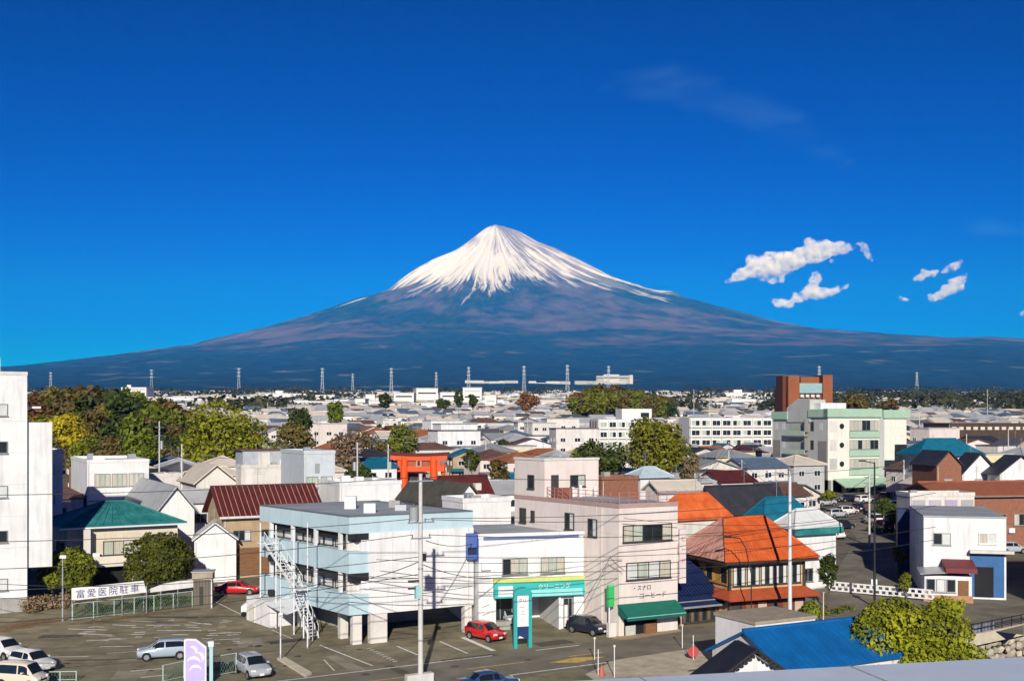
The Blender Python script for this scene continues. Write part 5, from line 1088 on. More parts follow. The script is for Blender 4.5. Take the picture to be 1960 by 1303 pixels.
# ================================================================ cars
def paint(name, c): return M(name, c, var=.03, rough=.28, spec=.5, coat=.7)
CARW = paint('white_car_paint', (0.72, 0.72, 0.70)); CARS = paint('silver_blue_car_paint', (0.34, 0.42, 0.50)); CARR = paint('red_car_paint', (0.52, 0.008, 0.012)); CARN = paint('navy_car_paint', (0.012, 0.018, 0.035)); CARK = paint('cream_car_paint', (0.68, 0.62, 0.50)); CARG = paint('grey_silver_car_paint', (0.40, 0.43, 0.46)); CARB = paint('dark_blue_car_paint', (0.03, 0.06, 0.16))
TYRE = M('tyre_rubber', (0.015, 0.015, 0.015), rough=.85); RIM = M('alloy_rim', (0.45, 0.46, 0.48), rough=.3, metal=.7)
LAMP = M('headlight_lens', (0.75, 0.77, 0.78), rough=.12, spec=.7); TAIL = M('tail_light_lens', (0.35, 0.01, 0.01), rough=.2); PLATE = M('number_plate', (0.75, 0.75, 0.72), rough=.5); CGLASS = M('car_window_glass', (0.012, 0.016, 0.02), rough=.06, spec=.7); CARTRIM = M('black_car_trim', (0.015, 0.015, 0.016), rough=.6)
ST = {
 'hatch': [(-.5,.30,.50,.52,.84,.66),(-.485,.20,.62,.66,.95,.78),(-.43,.17,.64,.93,.98,.74),(-.30,.16,.63,.99,1,.75),(-.02,.16,.61,1.0,1,.75),(.10,.16,.60,.975,1,.74),(.28,.16,.585,.62,1,.82),(.42,.17,.54,.56,.96,.76),(.48,.2,.46,.48,.88,.68),(.5,.3,.41,.42,.78,.6)],
 'sedan': [(-.5,.32,.52,.54,.84,.66),(-.48,.22,.66,.68,.93,.78),(-.36,.17,.66,.70,.98,.80),(-.22,.16,.64,.97,1,.72),(0,.16,.62,1.0,1,.72),(.07,.16,.61,.98,1,.72),(.25,.16,.60,.63,1,.82),(.41,.17,.56,.575,.96,.76),(.48,.2,.48,.5,.88,.68),(.5,.3,.42,.43,.78,.6)],
 'van': [(-.5,.25,.50,.54,.9,.80),(-.49,.18,.56,.62,.97,.84),(-.47,.16,.58,.97,.99,.82),(-.30,.15,.57,1.0,1,.83),(.05,.15,.56,1.0,1,.83),(.22,.15,.55,.96,1,.80),(.38,.15,.54,.58,1,.84),(.45,.17,.50,.52,.96,.78),(.49,.2,.44,.46,.9,.72),(.5,.28,.40,.41,.82,.66)],
}
CM = {}
def car_parts(kind, L, Wd, Hh):
    key = (kind, L, Wd, Hh)
    if key in CM: return CM[key]
    st = ST[kind]; S = []
    for x, zl, zb, zr, w, wr in st:
        w *= Wd / 2; wr *= Wd / 2; zl *= Hh; zb *= Hh; zr *= Hh; x *= L
        S.append([Vector((x, .86 * w, zl)), Vector((x, w, zl + .10 * Hh)), Vector((x, w * 1.0, (zl + zb) / 2 + .05 * Hh)), Vector((x, .965 * w, zb)), Vector((x, min(wr, .95 * w), max(zb + .005, zr - .05 * Hh))), Vector((x, wr * .82, zr)), Vector((x, 0, zr + .012 * Hh))])
    mir = lambda p: Vector((p.x, -p.y, p.z))
    b = MB(); rings = [[*s, *[mir(p) for p in s[-2::-1]]] for s in S]; n = len(rings[0]); vs = [p for r in rings for p in r]; fs = []
    for i in range(len(S) - 1):
        for j in range(n - 1): a = i * n + j; fs.append((a, a + n, a + n + 1, a + 1))
        fs.append((i * n + n - 1, (i + 1) * n + n - 1, (i + 1) * n, i * n))
    b.add(vs, fs, True); b.add(rings[0], [tuple(range(n))[::-1]][:1]); b.add(rings[-1], [tuple(range(n))])
    # dark wheel arches sunk in the flanks
    out = {'body': b.mesh('body')}
    def sw(i0, i1, t0, t1, sgn):
        m = MB(); lo = []; hi = []
        for k in range(5):
            t = t0 + (t1 - t0) * k / 4; f = t * (len(S) - 1); i = min(int(f), len(S) - 2); u = f - i
            p3 = S[i][3].lerp(S[i + 1][3], u); p4 = S[i][4].lerp(S[i + 1][4], u); lo.append(p3.lerp(p4, .10)); hi.append(p3.lerp(p4, .93))
        if sgn < 0: lo = [mir(p) for p in lo]; hi = [mir(p) for p in hi]
        off = Vector((0, .014 * sgn, .006)); q = [p + off for p in lo] + [p + off for p in hi]
        m.add(q, [((k, k + 1, k + 6, k + 5) if sgn < 0 else (k + 5, k + 6, k + 1, k)) for k in range(4)]); return m.mesh('side_window')
    N = len(S) - 1
    rear, pill, front = (2.1, 3.92, 5.55) if kind != 'sedan' else (2.75, 3.95, 5.55)
    out['side'] = [sw(0, 0, rear / N, pill / N, s) for s in (1, -1)] + [sw(0, 0, (pill + .1) / N, front / N, s) for s in (1, -1)]
    def cross(i0, i1, u0, u1, nrm):
        m = MB(); rows = []
        for u in (u0, u1):
            q = [S[i0][k].lerp(S[i1][k], u) for k in (4, 5, 6)]; q[0] = q[0].lerp(q[1], .25); q = q + [mir(p) for p in q[1::-1]]; rows.append([p + nrm for p in q])
        m.add(rows[0] + rows[1], [(k, k + 1, k + 6, k + 5) for k in range(4)]); return m.mesh('windscreen')
    out['screen'] = cross(5, 6, .06, .93, Vector((.012, 0, .018))); a = (1, 2) if kind != 'sedan' else (2, 3); out['rear'] = cross(a[0], a[1], .1, .9, Vector((-.018, 0, .012)))
    r = .30 if Hh < 1.75 else .31
    m = MB(); m.tube((0, -.1, 0), (0, .1, 0), r, r, 16); out['tyre'] = m.mesh('tyre'); m = MB(); m.tube((0, -.108, 0), (0, .108, 0), r * .66, r * .66, 12); out['rim'] = m.mesh('rim')
    m = MB(); m.tube((0, -.075, 0), (0, .075, 0), r * 1.2, r * 1.2, 16); out['arch'] = m.mesh('wheel_arch'); out['r'] = r
    m = MB(); m.box(-.14, .10, -.17, .17, -.07, .08); out['lamp'] = m.mesh('headlight'); m = MB(); m.box(-.05, .10, -.11, .11, -.14, .16); out['tail'] = m.mesh('tail_light')
    out['plate'] = MB().box(-.012, .012, -.17, .17, -.08, .08).mesh('number_plate'); out['mirror'] = MB().box(-.07, .07, -.1, .1, -.06, .06).mesh('mirror'); out['grille'] = MB().box(-.03, .03, -.36, .36, -.06, .06).mesh('grille')
    CM[key] = out; return out
def car(label, kind, L, Wd, Hh, loc, heading, pm, group=None, name='parked_car'):
    q = car_parts(kind, L, Wd, Hh); o = thing(name, label, 'car', loc, heading, group)
    link('body', q['body'], pm, o, objmat=pm)
    for m in q['side']: link('side_window', m, CGLASS, o)
    link('windscreen', q['screen'], CGLASS, o); link('rear_window', q['rear'], CGLASS, o)
    for sx in (-.315, .315):
        for sy in (-1, 1):
            link('wheel_arch', q['arch'], CARTRIM, o, (sx * L, sy * (Wd / 2 - .085 + .012), q['r'] + .03))
            w = link('wheel', q['tyre'], TYRE, o, (sx * L, sy * (Wd / 2 - .085), q['r'])); link('rim', q['rim'], RIM, w)
    for sy in (-1, 1):
        link('headlight', q['lamp'], LAMP, o, (L * .462, sy * Wd * .335, Hh * .455), sy * .35); link('tail_light', q['tail'], TAIL, o, (-L * .488, sy * Wd * .38, Hh * .56)); link('mirror', q['mirror'], pm, o, (L * .17, sy * (Wd / 2 + .05), Hh * .66), objmat=pm)
    link('number_plate', q['plate'], PLATE, o, (L * .499, 0, Hh * .27)); link('number_plate', q['plate'], PLATE, o, (-L * .50, 0, Hh * .42)); link('grille', q['grille'], CARTRIM, o, (L * .492, 0, Hh * .37))
    return o
def at(px, py): return Gs(px, py)
Rd = math.radians
car('silver blue hatchback alone in the middle of the car park', 'hatch', 3.9, 1.68, 1.52, at(313, 1259), Rd(196), CARS)
car('silver grey hatchback facing the camera by the slender pole and kerb', 'hatch', 3.9, 1.68, 1.5, at(484, 1291), Rd(-58), CARG)
car('white hatchback nosing out second from the bottom left corner', 'hatch', 3.8, 1.66, 1.5, (X(62, 83.0), 83.0, 0), Rd(-33), CARW, 'white cars parked at the left')
car('white hatchback furthest up at the left edge, mostly cut off', 'hatch', 3.8, 1.66, 1.5, (X(8, 87.5), 87.5, 0), Rd(-33), CARW, 'white cars parked at the left')
car('cream small van cut by the bottom left corner', 'van', 3.4, 1.5, 1.8, (X(42, 77.6), 77.6, 0), Rd(-12), CARK, 'white cars parked at the left')
car('red hatchback parked in front of the turquoise shop sign', 'hatch', 3.7, 1.66, 1.5, at(930, 1223), Rd(-46), CARR)
car('red low car parked side on by the white gabled shed', 'sedan', 4.4, 1.72, 1.36, at(455, 1136), Rd(2), CARR)
car('dark navy compact car parked between the shop and the beige block', 'hatch', 3.7, 1.66, 1.5, at(1126, 1211), Rd(-43), CARN)
car('pale car half inside the open bay of the white shop', 'van', 3.4, 1.48, 1.6, (-.6, 101.2, .12), Rd(-58), CARG)
car('dark blue car on the street cut by the bottom edge', 'sedan', 4.2, 1.7, 1.42, (X(936, 76.6), 76.6, 0), Rd(28), CARB)
for lab, px, py, hd, pm, k in (('white van parked beyond the junction, left of the white house', 1672, 1004, 100, CARW, 'van'), ('black hatchback parked beside the white fascia house', 1612, 1012, 20, CARN, 'hatch'), ('dark saloon behind the small white van up the side road', 1640, 978, 95, CARN, 'sedan'), ('white hatchback parked up the side road under the green building', 1655, 962, 30, CARW, 'hatch'), ('red hatchback parked in the forecourt of the green building', 1700, 956, 30, CARR, 'hatch'), ('silver hatchback parked at the right edge past the white house', 1935, 1058, 10, CARG, 'hatch')):
    car(lab, k, 3.8, 1.66, 1.5 if k != 'van' else 1.85, at(px, py), Rd(hd), pm, 'cars parked up the side road')
CR_ = random.Random(14)
for k, (px, py, hd, what) in enumerate(((1602, 990, 25, 'silver hatchback, first from left in the row under the green building'), (1622, 984, 25, 'white hatchback, second from left in the row under the green building'), (1700, 985, 205, 'white van before the dark clipped trees of the forecourt'), (1722, 974, 30, 'navy hatchback at the right end of the forecourt'), (1595, 1030, 110, 'white saloon at the kerb by the white fascia house'), (1690, 1018, 100, 'dark van at the kerb left of the poster shop'), (1622, 960, 205, 'dark saloon nearest the canopy of the green building'), (1580, 968, 20, 'silver van beside the charcoal roof'))):
    car(what, 'van' if 'van' in what else 'sedan' if 'saloon' in what else 'hatch', 3.9, 1.66, 1.85 if 'van' in what else 1.5, at(px, py), Rd(hd), CARG if 'silver' in what else CARW if 'white' in what else CARN, 'cars parked up the side road')
# ================================================================ street furniture
def bar(p0, p1, w, name, mat, parent): return MB().tube(p0, p1, w, w, 6).build(name, mat, parent)
# small white covered cart
x, y, z = at(480, 1178); c = thing('cart', 'small white covered cart standing behind the blue office', 'cart', (x, y, z), Rd(10))
MB().extr([(-.85, -.5, .45), (.85, -.5, .45), (.85, -.5, 1.0), (.3, -.5, 1.28), (-.4, -.5, 1.28), (-.85, -.5, .95)][::-1], (0, 1.0, 0)).build('cover', WHITE, c)
for sx in (-.6, .6): MB().tube((sx, -.52, .25), (sx, .52, .25), .25, .25, 10).build('wheel', TYRE, c)
MB().tube((.85, 0, .5), (1.4, 0, .9), .03).build('handle', STEELW, c)
# banner on posts along the back of the car park
bl = Vector(at(137, 1186)); brr = Vector(at(281, 1173)); u = (brr - bl); Lb = u.length; a = math.atan2(u.y, u.x)
bn = thing('banner', 'white banner with dark blue characters along the back of the car park', 'banner', bl, a)
fb = Face((0, 0), (Lb, 0)); zb0 = Zp(1147, bl.y) - bl.z; zb1 = Zp(1122, bl.y) - bl.z
MB().extr([(0, 0, zb0 - .1), (Lb, 0, zb0 + .2), (Lb - .3, 0, zb1 + .12), (0, 0, zb1 - .15)], (0, .05, 0)).build('cloth', WHITE, bn)
for i, ch in enumerate('富愛医院駐車'): text(bn, fb, ch, .35 + i * (Lb - .9) / 6, zb0 + .16 + .22 * i / 6, .82, TEXTN, .012)
for i in range(4): MB().tube((i * Lb / 3 * .99 + .05, .1, -.2), (i * Lb / 3 * .99 + .05, .1, zb0 + .4 + .14 * i), .05, .05, 6).build('post', GALV, bn)
# green mesh fences
MESHG = M('green_mesh_wire', (0.10, 0.20, 0.15), var=.2, rough=.6); POSTG = M('pale_green_post', (0.42, 0.55, 0.47), var=.1, rough=.6)
def mesh_fence(label, p0, p1, h, bays, step=.22, wire=.014):
    p0, p1 = Vector(p0), Vector(p1); d = p1 - p0; L = d.length; o = thing('mesh_fence', label, 'fence', p0, math.atan2(d.y, d.x))
    dz = d.z / L
    for i in range(bays + 1): MB().tube((L * i / bays, 0, -.1 + dz * L * i / bays), (L * i / bays, 0, h + dz * L * i / bays), .045, .045, 6).build('post', POSTG, o)
    MB().tube((0, 0, h - .03), (L, 0, h - .03 + d.z), .03).build('top_rail', POSTG, o); MB().tube((0, 0, .12), (L, 0, .12 + d.z), .02).build('bottom_rail', POSTG, o)
    m = MB(); k = int(L / step)
    for i in range(k):
        for s in (0, 1):
            xa = (i + .5) * step; xb = xa + (h - .1) * (.5 if s else -.5)
            m.tube((xa, 0, .1 + dz * xa), (min(max(xb, 0), L), 0, h - .05 + dz * xa), wire, wire, 3, False)
    w = m.build('wire_mesh', MESHG, o); w['kind'] = 'stuff'
mesh_fence('green mesh fence under the banner at the back of the car park', Vector(at(139, 1187)), Vector(at(368, 1161)), 1.55, 6)
mesh_fence('pale green mesh fence left of the purple sign, cut by the bottom edge', (X(312, 79.0), 79.0, 0), (X(352, 80.4), 80.4, 0), 1.25, 1)
mesh_fence('pale green mesh fence right of the light blue post', (X(406, 80.6), 80.6, 0), (X(452, 82.0), 82.0, 0), 1.5, 1)
mesh_fence('pale green mesh fence below the white cars at the bottom left', (X(84, 79.3), 79.3, 0), (X(146, 79.5), 79.5, 0), .72, 2)
# white wall strip and the gate shed
p0 = Vector(at(272, 1172)); p1 = Vector(at(371, 1160)); d_ = p1 - p0; wl_ = thing('garden_wall', 'low white wall between the banner and the grey gate shed', 'wall', p0 + Vector((0, .5, 0)), math.atan2(d_.y, d_.x))
MB().extr([(0, 0, 1.75), (d_.length, 0, 1.9), (d_.length, 0, 2.75), (d_.length * .4, 0, 2.5), (0, 0, 1.95)], (0, .15, 0)).build('wall_panel', WHITE, wl_)
for t in (0, .33, .66, .98): MB().tube((d_.length * t, .08, -.1), (d_.length * t, .08, 1.8), .05).build('post', GALV, wl_)
P = at(370, 1160); gs = thing('gate_shed', 'small weathered grey brown gate shed beside the red low car', 'shed', P, Rd(8))
GW = M('weathered_grey_board', (0.15, 0.125, 0.10), var=.3, scale=1, rough=.9, stretch=(1, 1, .2))
for i in range(6): bx(i * .29, i * .29 + .27, 0, 1.4, -.1, 2.55).build('board', GW, gs)
bx(-.1, 1.85, -.15, 1.5, 2.56, 3.3).build('roof_box', M('tan_sheet', (0.34, 0.29, 0.22), var=.2, rough=.9), gs); bx(.6, .95, -.04, -.002, .1, 1.9).build('door', M('dark_door', (0.05, 0.045, 0.04), rough=.8), gs); bx(-.2, 1.95, -.25, 1.6, 3.302, 3.38).build('roof', GALV, gs)
# the turquoise pylon sign
P = at(1000, 1239); pl = thing('pylon_sign', 'turquoise pylon sign with a rounded top before the white shop', 'sign', P, Rd(18))
TQ = M('turquoise_post', (0.03, 0.36, 0.35), var=.08, rough=.5)
for sx in (-.62, .62): MB().box(sx - .14, sx + .14, -.16, .16, -.1, 4.3).build('post', TQ, pl)
q = [(-.78, -.2, 4.3), (.78, -.2, 4.3)] + [(math.cos(t) * .78, -.2, 4.3 + math.sin(t) * .62) for t in [math.pi * k / 10 for k in range(1, 10)]]
MB().extr(q, (0, .4, 0)).build('rounded_top', TQ, pl)
bx(-.48, .48, -.13, .13, 1.75, 4.25).build('sign_panel', M('white_sign_panel', (0.74, 0.77, 0.77), var=.05, rough=.4), pl); bx(-.48, .48, -.13, .13, .75, 1.745).build('lower_panel', M('navy_sign_panel', (0.02, 0.04, 0.13), rough=.4), pl)
fpl = Face((-.48, -.13), (.48, -.13))
PK = M('pink_print', (0.60, 0.20, 0.30), rough=.5)
text(pl, fpl, 'ク', .08, 3.75, .34, TEXTD, .01); text(pl, fpl, 'リ', .42, 3.7, .4, PK, .01); text(pl, fpl, 'ー', .12, 3.1, .55, PK, .01); text(pl, fpl, 'ニ', .30, 2.72, .4, TEXTR, .01); text(pl, fpl, 'ン', .26, 2.25, .3, PK, .01)
MB().extr([(.0 - .3, -.15, 1.0), (.1, -.15, .82), (-.42, -.15, .82)], (0, .01, 0)).build('white_flash', TEXTW, pl)
# purple sign, light blue post
P = (X(373, 78.0), 78.0, 0); ps = thing('sign_board', 'purple sign board with white flourishes and a slanted white top', 'sign', P, Rd(12))
PUR = M('lilac_sign_face', (0.50, 0.42, 0.72), var=.06, rough=.5, scale=1.5)
zt = Zp(1222, 78); q = [(-.72, -.12, .3), (.78, -.12, .3), (.78, -.12, zt - .55), (.1, -.12, zt), (-.5, -.12, zt + .05), (-.72, -.12, zt)]
MB().extr(q, (0, .24, 0)).build('frame', FRAMEW, ps)
MB().extr([(x_ * .86, -.13, z_ - (.10 if z_ > 1 else -.08)) for x_, _, z_ in q], (0, .012, 0)).build('face', PUR, ps)
for sx in (-.5, .5): MB().box(sx - .06, sx + .06, -.06, .06, -.1, .3).build('leg', GALV, ps)
for k, (x0, z0, rr, a0, a1) in enumerate(((-.1, 1.5, .5, .3, 2.6), (.12, 1.95, .42, -.6, 1.6), (-.2, 2.45, .3, -.5, 2.0), (.05, 1.0, .42, .4, 2.9))):
    n_ = 10; o_ = []; i_ = []
    for j in range(n_ + 1):
        t = a0 + (a1 - a0) * j / n_; wd = .09 * math.sin(math.pi * j / n_) + .01; o_.append((x0 + math.cos(t) * (rr + wd), -.134, z0 + math.sin(t) * (rr + wd))); i_.append((x0 + math.cos(t) * (rr - wd), -.134, z0 + math.sin(t) * (rr - wd)))
    m = MB(); m.add(o_ + i_, [(j, n_ + 1 + j, n_ + 2 + j, j + 1)[::-1] for j in range(n_)]); m.build('flourish', M('pale_lilac_print', (0.78, 0.74, 0.85), rough=.5), ps)
P = (X(404, 79.0), 79.0, 0); lp = thing('post', 'light blue square post right beside the purple sign', 'post', P, Rd(12)); LB = M('light_blue_post', (0.36, 0.58, 0.62), var=.1, rough=.5)
MB().box(-.13, .13, -.13, .13, -.1, Zp(1236, 79)).build('shaft', LB, lp); MB().box(-.18, .18, -.18, .18, Zp(1236, 79), Zp(1226, 79)).build('cap', STEELW, lp)
for k in range(5): MB().box(-.3, -.13, -.03, .03, .6 + k * .55, .66 + k * .55).build('rung', LB, lp)
# green vertical sign
P = at(1168, 1218); gsn = thing('shop_sign', 'bright green upright sign on a pole beside the green awning', 'sign', P, Rd(28))
MB().tube((-.1, 0, -.1), (-.1, 0, 4.4), .06).build('pole', STEELW, gsn); bx(-.3, .28, -.22, .1, 2.6, 4.35).build('sign_box', M('bright_green_sign', (0.05, 0.46, 0.13), var=.06, rough=.4), gsn); bx(-.32, .3, -.24, .12, 4.352, 4.55).build('cap', M('pale_green_cap', (0.5, 0.75, 0.5), rough=.5), gsn); bx(-.25, .5, -.2, .2, -.05, 1.2).build('plinth', WHITE2, gsn)
# ---- poles
INS = M('brown_insulator', (0.13, 0.1, 0.09), rough=.4)
def utility_pole(label, loc, h, r0=.17, r1=.11, arms=(), rz=0, mat=None, group=None, trans=None, lampy=None):
    o = thing('utility_pole', label, 'pole', loc, rz, group); MB().tube((0, 0, -.3), (0, 0, h), r0, r1, 10).build('shaft', mat or CONC, o)
    for z, w, n in arms:
        a_ = bx(-w, w, -.16, -.06, z - .05, z + .05).build('crossarm', GALV, o)
        for i in range(n):
            x_ = -w + .1 + (2 * w - .2) * i / max(1, n - 1); MB().tube((x_, -.11, z + .05), (x_, -.11, z + .28), .045, .03, 6).build('insulator', INS, a_)
    if trans:
        z, side = trans; t_ = MB().tube((side * .55, -.1, z - .45), (side * .55, -.1, z + .5), .33, .33, 12).build('transformer', M('grey_transformer', (0.30, 0.33, 0.34), var=.1, rough=.6), o); bx(min(0, side * .5), max(0, side * .5), -.05, .05, z - .3, z - .22).build('bracket', GALV, o)
        MB().tube((side * .55, -.1, z + .5), (side * .55, -.1, z + .75), .08, .05).build('bushing', INS, t_)
    return o
PX, PY = X(805, 78.6), 78.6
p1_ = utility_pole('tall white concrete utility pole in front of the blue office', (PX, PY, 0), 14.7, .20, .13, ((14.2, .9, 4), (11.3, 1.0, 4), (10.2, .75, 3)), Rd(118 - 90), trans=(11.9, -1))
bx(-.45, -.13, -.25, .05, 6.0, 6.9).build('pole_sign', M('pale_turquoise_sign', (0.32, 0.6, 0.6), var=.08, rough=.5), p1_)
for z in (7.25, 6.75): bx(-1.0, -.2, -.2, -.1, z - .07, z + .07).build('sign_bar', FRAMED, p1_)
for z in (8.0, 5.5, 3.0): MB().tube((0, 0, z), (0, 0, z + .12), .19, .19, 10).build('band', GALV, p1_)
bx(.1, .35, -.2, .15, 8.6, 9.1).build('cable_box', BLACKM, p1_)
MB().box(-1.1, .9, -.25, .25, -.1, .75).build('base_block', CONC, p1_)
P = at(537, 1264); sl1 = thing('lamp_post', 'slender pale pole standing on the kerb left of the blue office stair', 'pole', P); MB().tube((0, 0, -.1), (0, 0, Zp(1060, P[1])), .055, .04).build('shaft', STEELW, sl1); bx(-.12, .2, -.1, .1, 3.4, 3.7).build('clamp_box', STEELW, sl1); MB().tube((0, 0, 0), (0, 0, .5), .11, .09).build('sleeve', GALV, sl1)
P = at(624, 1200); sl2 = thing('lamp_post', 'thin white pole close to the stair of the blue office', 'pole', (P[0] - .1, 91.0, 0)); MB().tube((0, 0, -.1), (0, 0, Zp(1000, 91)), .06, .045).build('shaft', STEELW, sl2); bx(-.1, .1, -.1, .1, 5, 5.3).build('clamp_box', GALV, sl2)
P = at(120, 1188); lpp = thing('lamp_post', 'grey lamp post before the smaller clipped bush', 'lamp post', P); MB().tube((0, 0, -.1), (0, 0, Zp(1068, P[1]) - P[2]), .09, .06).build('shaft', GALV, lpp); bx(-.22, .35, -.12, .12, Zp(1068, P[1]) - P[2], Zp(1062, P[1]) - P[2]).build('lamp_head', STEELW, lpp)
P = at(405, 1163); l3 = thing('lamp_post', 'thin white post at the corner of the gate shed', 'pole', P); MB().tube((0, 0, -.1), (0, 0, 2.7), .07, .06).build('shaft', STEELW, l3); bx(-.08, .08, -.08, .08, 2.7, 2.8).build('cap', GALV, l3)
P = (X(1512, 97.0), 97.0, 0.06); l4 = thing('lamp_post', 'tall silver lamp pole rising in front of the orange restaurant roof', 'lamp post', P, Rd(200)); hz = Zp(905, P[1]) - P[2]
MB().tube((0, 0, -.1), (0, 0, hz), .19, .12, 10).build('shaft', M('silver_paint', (0.62, 0.66, 0.68), var=.06, rough=.4), l4); MB().tube((0, 0, hz - .2), (1.9, 0, hz + .15), .06, .05).build('arm', GALV, l4); bx(1.6, 2.3, -.15, .15, hz + .1, hz + .25).build('lamp_head', STEELW, l4); bx(-.3, .3, -.3, .3, -.1, .2).build('base_plate', CONC, l4)
P = at(1674, 1162); l5 = thing('lamp_post', 'dark thin street lamp at the white lattice barrier', 'lamp post', P, Rd(180)); hz = Zp(884, P[1]) - P[2]
MB().tube((0, 0, -.1), (0, 0, hz), .13, .07, 8).build('shaft', BLACKM, l5); MB().tube((0, 0, hz - .1), (1.1, 0, hz + .1), .05, .04).build('arm', BLACKM, l5); bx(.9, 1.5, -.12, .12, hz + .05, hz + .2).build('lamp_head', BLACKM, l5); bx(-.3, .3, -.35, -.1, 2.2, 2.7).build('traffic_board', STEELW, l5)
P = at(1576, 1189); l6 = thing('lamp_post', 'short pale pole at the blue roof by the side road', 'pole', P); MB().tube((0, 0, -.1), (0, 0, 2.6), .06, .05).build('shaft', M('cream_pole', (0.66, 0.55, 0.42), rough=.7), l6); bx(-.1, .1, -.1, .1, 2.6, 2.7).build('cap', GALV, l6)
P = at(1428, 1068); l7 = thing('street_lamp', 'dark curved lamp standing before the orange restaurant roof', 'lamp post', (X(1438, 96.5), 96.5, 0.05), Rd(150)); hz = 8.3
MB().path([(0, 0, 0), (0, 0, 5.2), (.5, 0, 7.4), (1.0, 0, 8.2), (2.1, 0, 8.3)], .05, 6).build('shaft', BLACKM, l7); bx(1.8, 2.4, -.1, .1, 8.2, 8.35).build('lamp_head', BLACKM, l7)
# ---- wires
CABLE = M('black_cable', (0.03, 0.03, 0.032), rough=.6)
def cable(label, p, q, sag, r=.03, n=10):
    p, q = Vector(p), Vector(q); pts = [p.lerp(q, i / n) - Vector((0, 0, sag * 4 * (i / n) * (1 - i / n))) for i in range(n + 1)]
    tag(MB().path(pts, r, 4).build('overhead_cable', CABLE), label, 'cable', 'overhead cables along the street')
arm = lambda z, k: (PX + math.cos(Rd(28)) * k, PY + math.sin(Rd(28)) * k, z)
LP = [(-62, 70.0), (-58, 72)]
RP = (X(1674, 110) , 111.0)
for nm, z, k, zl, sg in (('topmost', 14.45, -.7, 14.2, .6), ('second highest', 11.55, -.8, 11.4, .7), ('third highest', 10.45, -.6, 9.6, .9), ('fourth highest', 8.9, 0, 8.2, .8), ('lowest', 7.7, 0, 6.0, 1.0)):
    cable(nm + ' cable running left from the tall concrete pole', arm(z, k), (-48, 66.0, zl), sg)
for nm, z, k, zl, sg in (('topmost', 14.45, .7, 13.6, .8), ('second highest', 11.55, .8, 11.6, .9), ('third highest', 11.5, .3, 10.6, 1.1), ('fourth highest', 10.4, .6, 9.4, 1.2), ('fifth highest', 8.9, 0, 7.4, 1.0), ('lowest', 7.9, 0, 6.2, 1.1)):
    cable(nm + ' cable running right from the tall concrete pole', arm(z, k), (40, 106.0, zl + 1), sg)
for nm, q0, q1, sg in (('thin cable crossing the white shop upper windows', (X(720, 90), 90, 7.3), (X(1190, 96), 95.5, 6.6), .3), ('thin cable crossing the turquoise fascia', (X(690, 90), 90, 5.6), (X(1300, 98), 97.5, 5.2), .5), ('thin cable before the blank white panel', (X(560, 91), 91, 6.4), (X(1010, 92), 92, 6.0), .6), ('thin cable before the lower balcony band', (X(560, 90), 90, 4.4), (X(905, 92), 92, 4.9), .5), ('cable over the car park gate', (-50, 96, 5.0), (X(540, 92), 92, 5.9), .9), ('lower cable over the car park gate', (-50, 97, 3.6), (X(520, 92), 92, 4.6), .8), ('cable from the beige block to the tall silver lamp', (X(1195, 94.5), 94.6, 9.2), (X(1512, 107), 107, 8.4), .7), ('upper cable before the orange restaurant roof', (X(1195, 94.5), 94.5, 10.2), (X(1674, 110), 110, 9.4), .9)): cable(nm, q0, q1, sg)
bA = Vector(G(1185, 1218)) ; tx_, ty_ = X(1168, 95.0), 95.0
cable('cable slanting up to the bracket on the beige block corner', (X(1095, 92), 92.0, Zp(1185, 92)), (tx_, ty_, Zp(1066, 95)), .15)
cable('short cable from the bracket to the beige block front', (tx_, ty_, Zp(1066, 95)), (X(1195, 94.5), 94.8, Zp(1090, 95)), .1)
cable('cable from the concrete pole to the stair of the blue office', arm(8.6, 0), (X(612, 92), 92, 5.2), .5); cable('cable from the concrete pole to the slender pole', arm(7.4, 0), (X(537, 86.5), 86.5, 7.6), .5)
cable('low cable from the slender pole to the thin white pole', (X(537, 86.5), 86.5, 5.6), (X(624, 91), 91, 5.4), .25); cable('cable from the concrete pole down to the white shop front', arm(8.4, 0), (X(960, 98), 96.6, 4.9), .4); cable('cable from the concrete pole to the blue cladding', arm(10.0, .4), (X(905, 97), 97, 7.8), .3)
# ---- junction: lattice barrier, bridge, river wall, road signs
bp0, bp1 = Vector(at(1590, 1131)), Vector(at(1786, 1152)); d_ = bp1 - bp0; L_ = d_.length; lat = thing('barrier', 'low white lattice barrier along the junction, left of the white house', 'barrier', bp0, math.atan2(d_.y, d_.x))
for z in (.08, .5, .92): MB().box(0, L_, -.09, .09, z, z + .13).build('rail', WHITE, lat)
n_ = 16
for i in range(n_ + 1): bx(L_ * i / n_ - .12, L_ * i / n_ + .12, -.085, .085, .21, .5).build('upright', WHITE, lat)
for i in range(n_): bx(L_ * (i + .5) / n_ - .12, L_ * (i + .5) / n_ + .12, -.085, .085, .63, .92).build('upright', WHITE, lat)
U = Vector((.8, .6, 0)); Vn = Vector((-.6, .8, 0)); B0 = Vector((40, 99.5, 0))
bg_ = thing('bridge', 'small concrete bridge with a dark railing over the stone walled river', 'bridge', B0, math.atan2(.6, .8))
bx(-9.5, 15, -2.4, 4.5, -.30, .06).build('deck', ROADM, bg_); bx(-9.5, 15, -2.7, -2.398, -.75, .22).build('edge_beam', M('cream_concrete_beam', (0.60, 0.54, 0.40), var=.15, rough=.9, dirt=.3), bg_)
for z in (.62, 1.05): MB().tube((-9.4, -2.5, z), (15, -2.5, z), .045).build('rail', BLACKM, bg_)
for i in range(16): MB().tube((-9.3 + i * 1.6, -2.5, .2), (-9.3 + i * 1.6, -2.5, 1.12), .05).build('railing_post', BLACKM if i else STEELW, bg_)
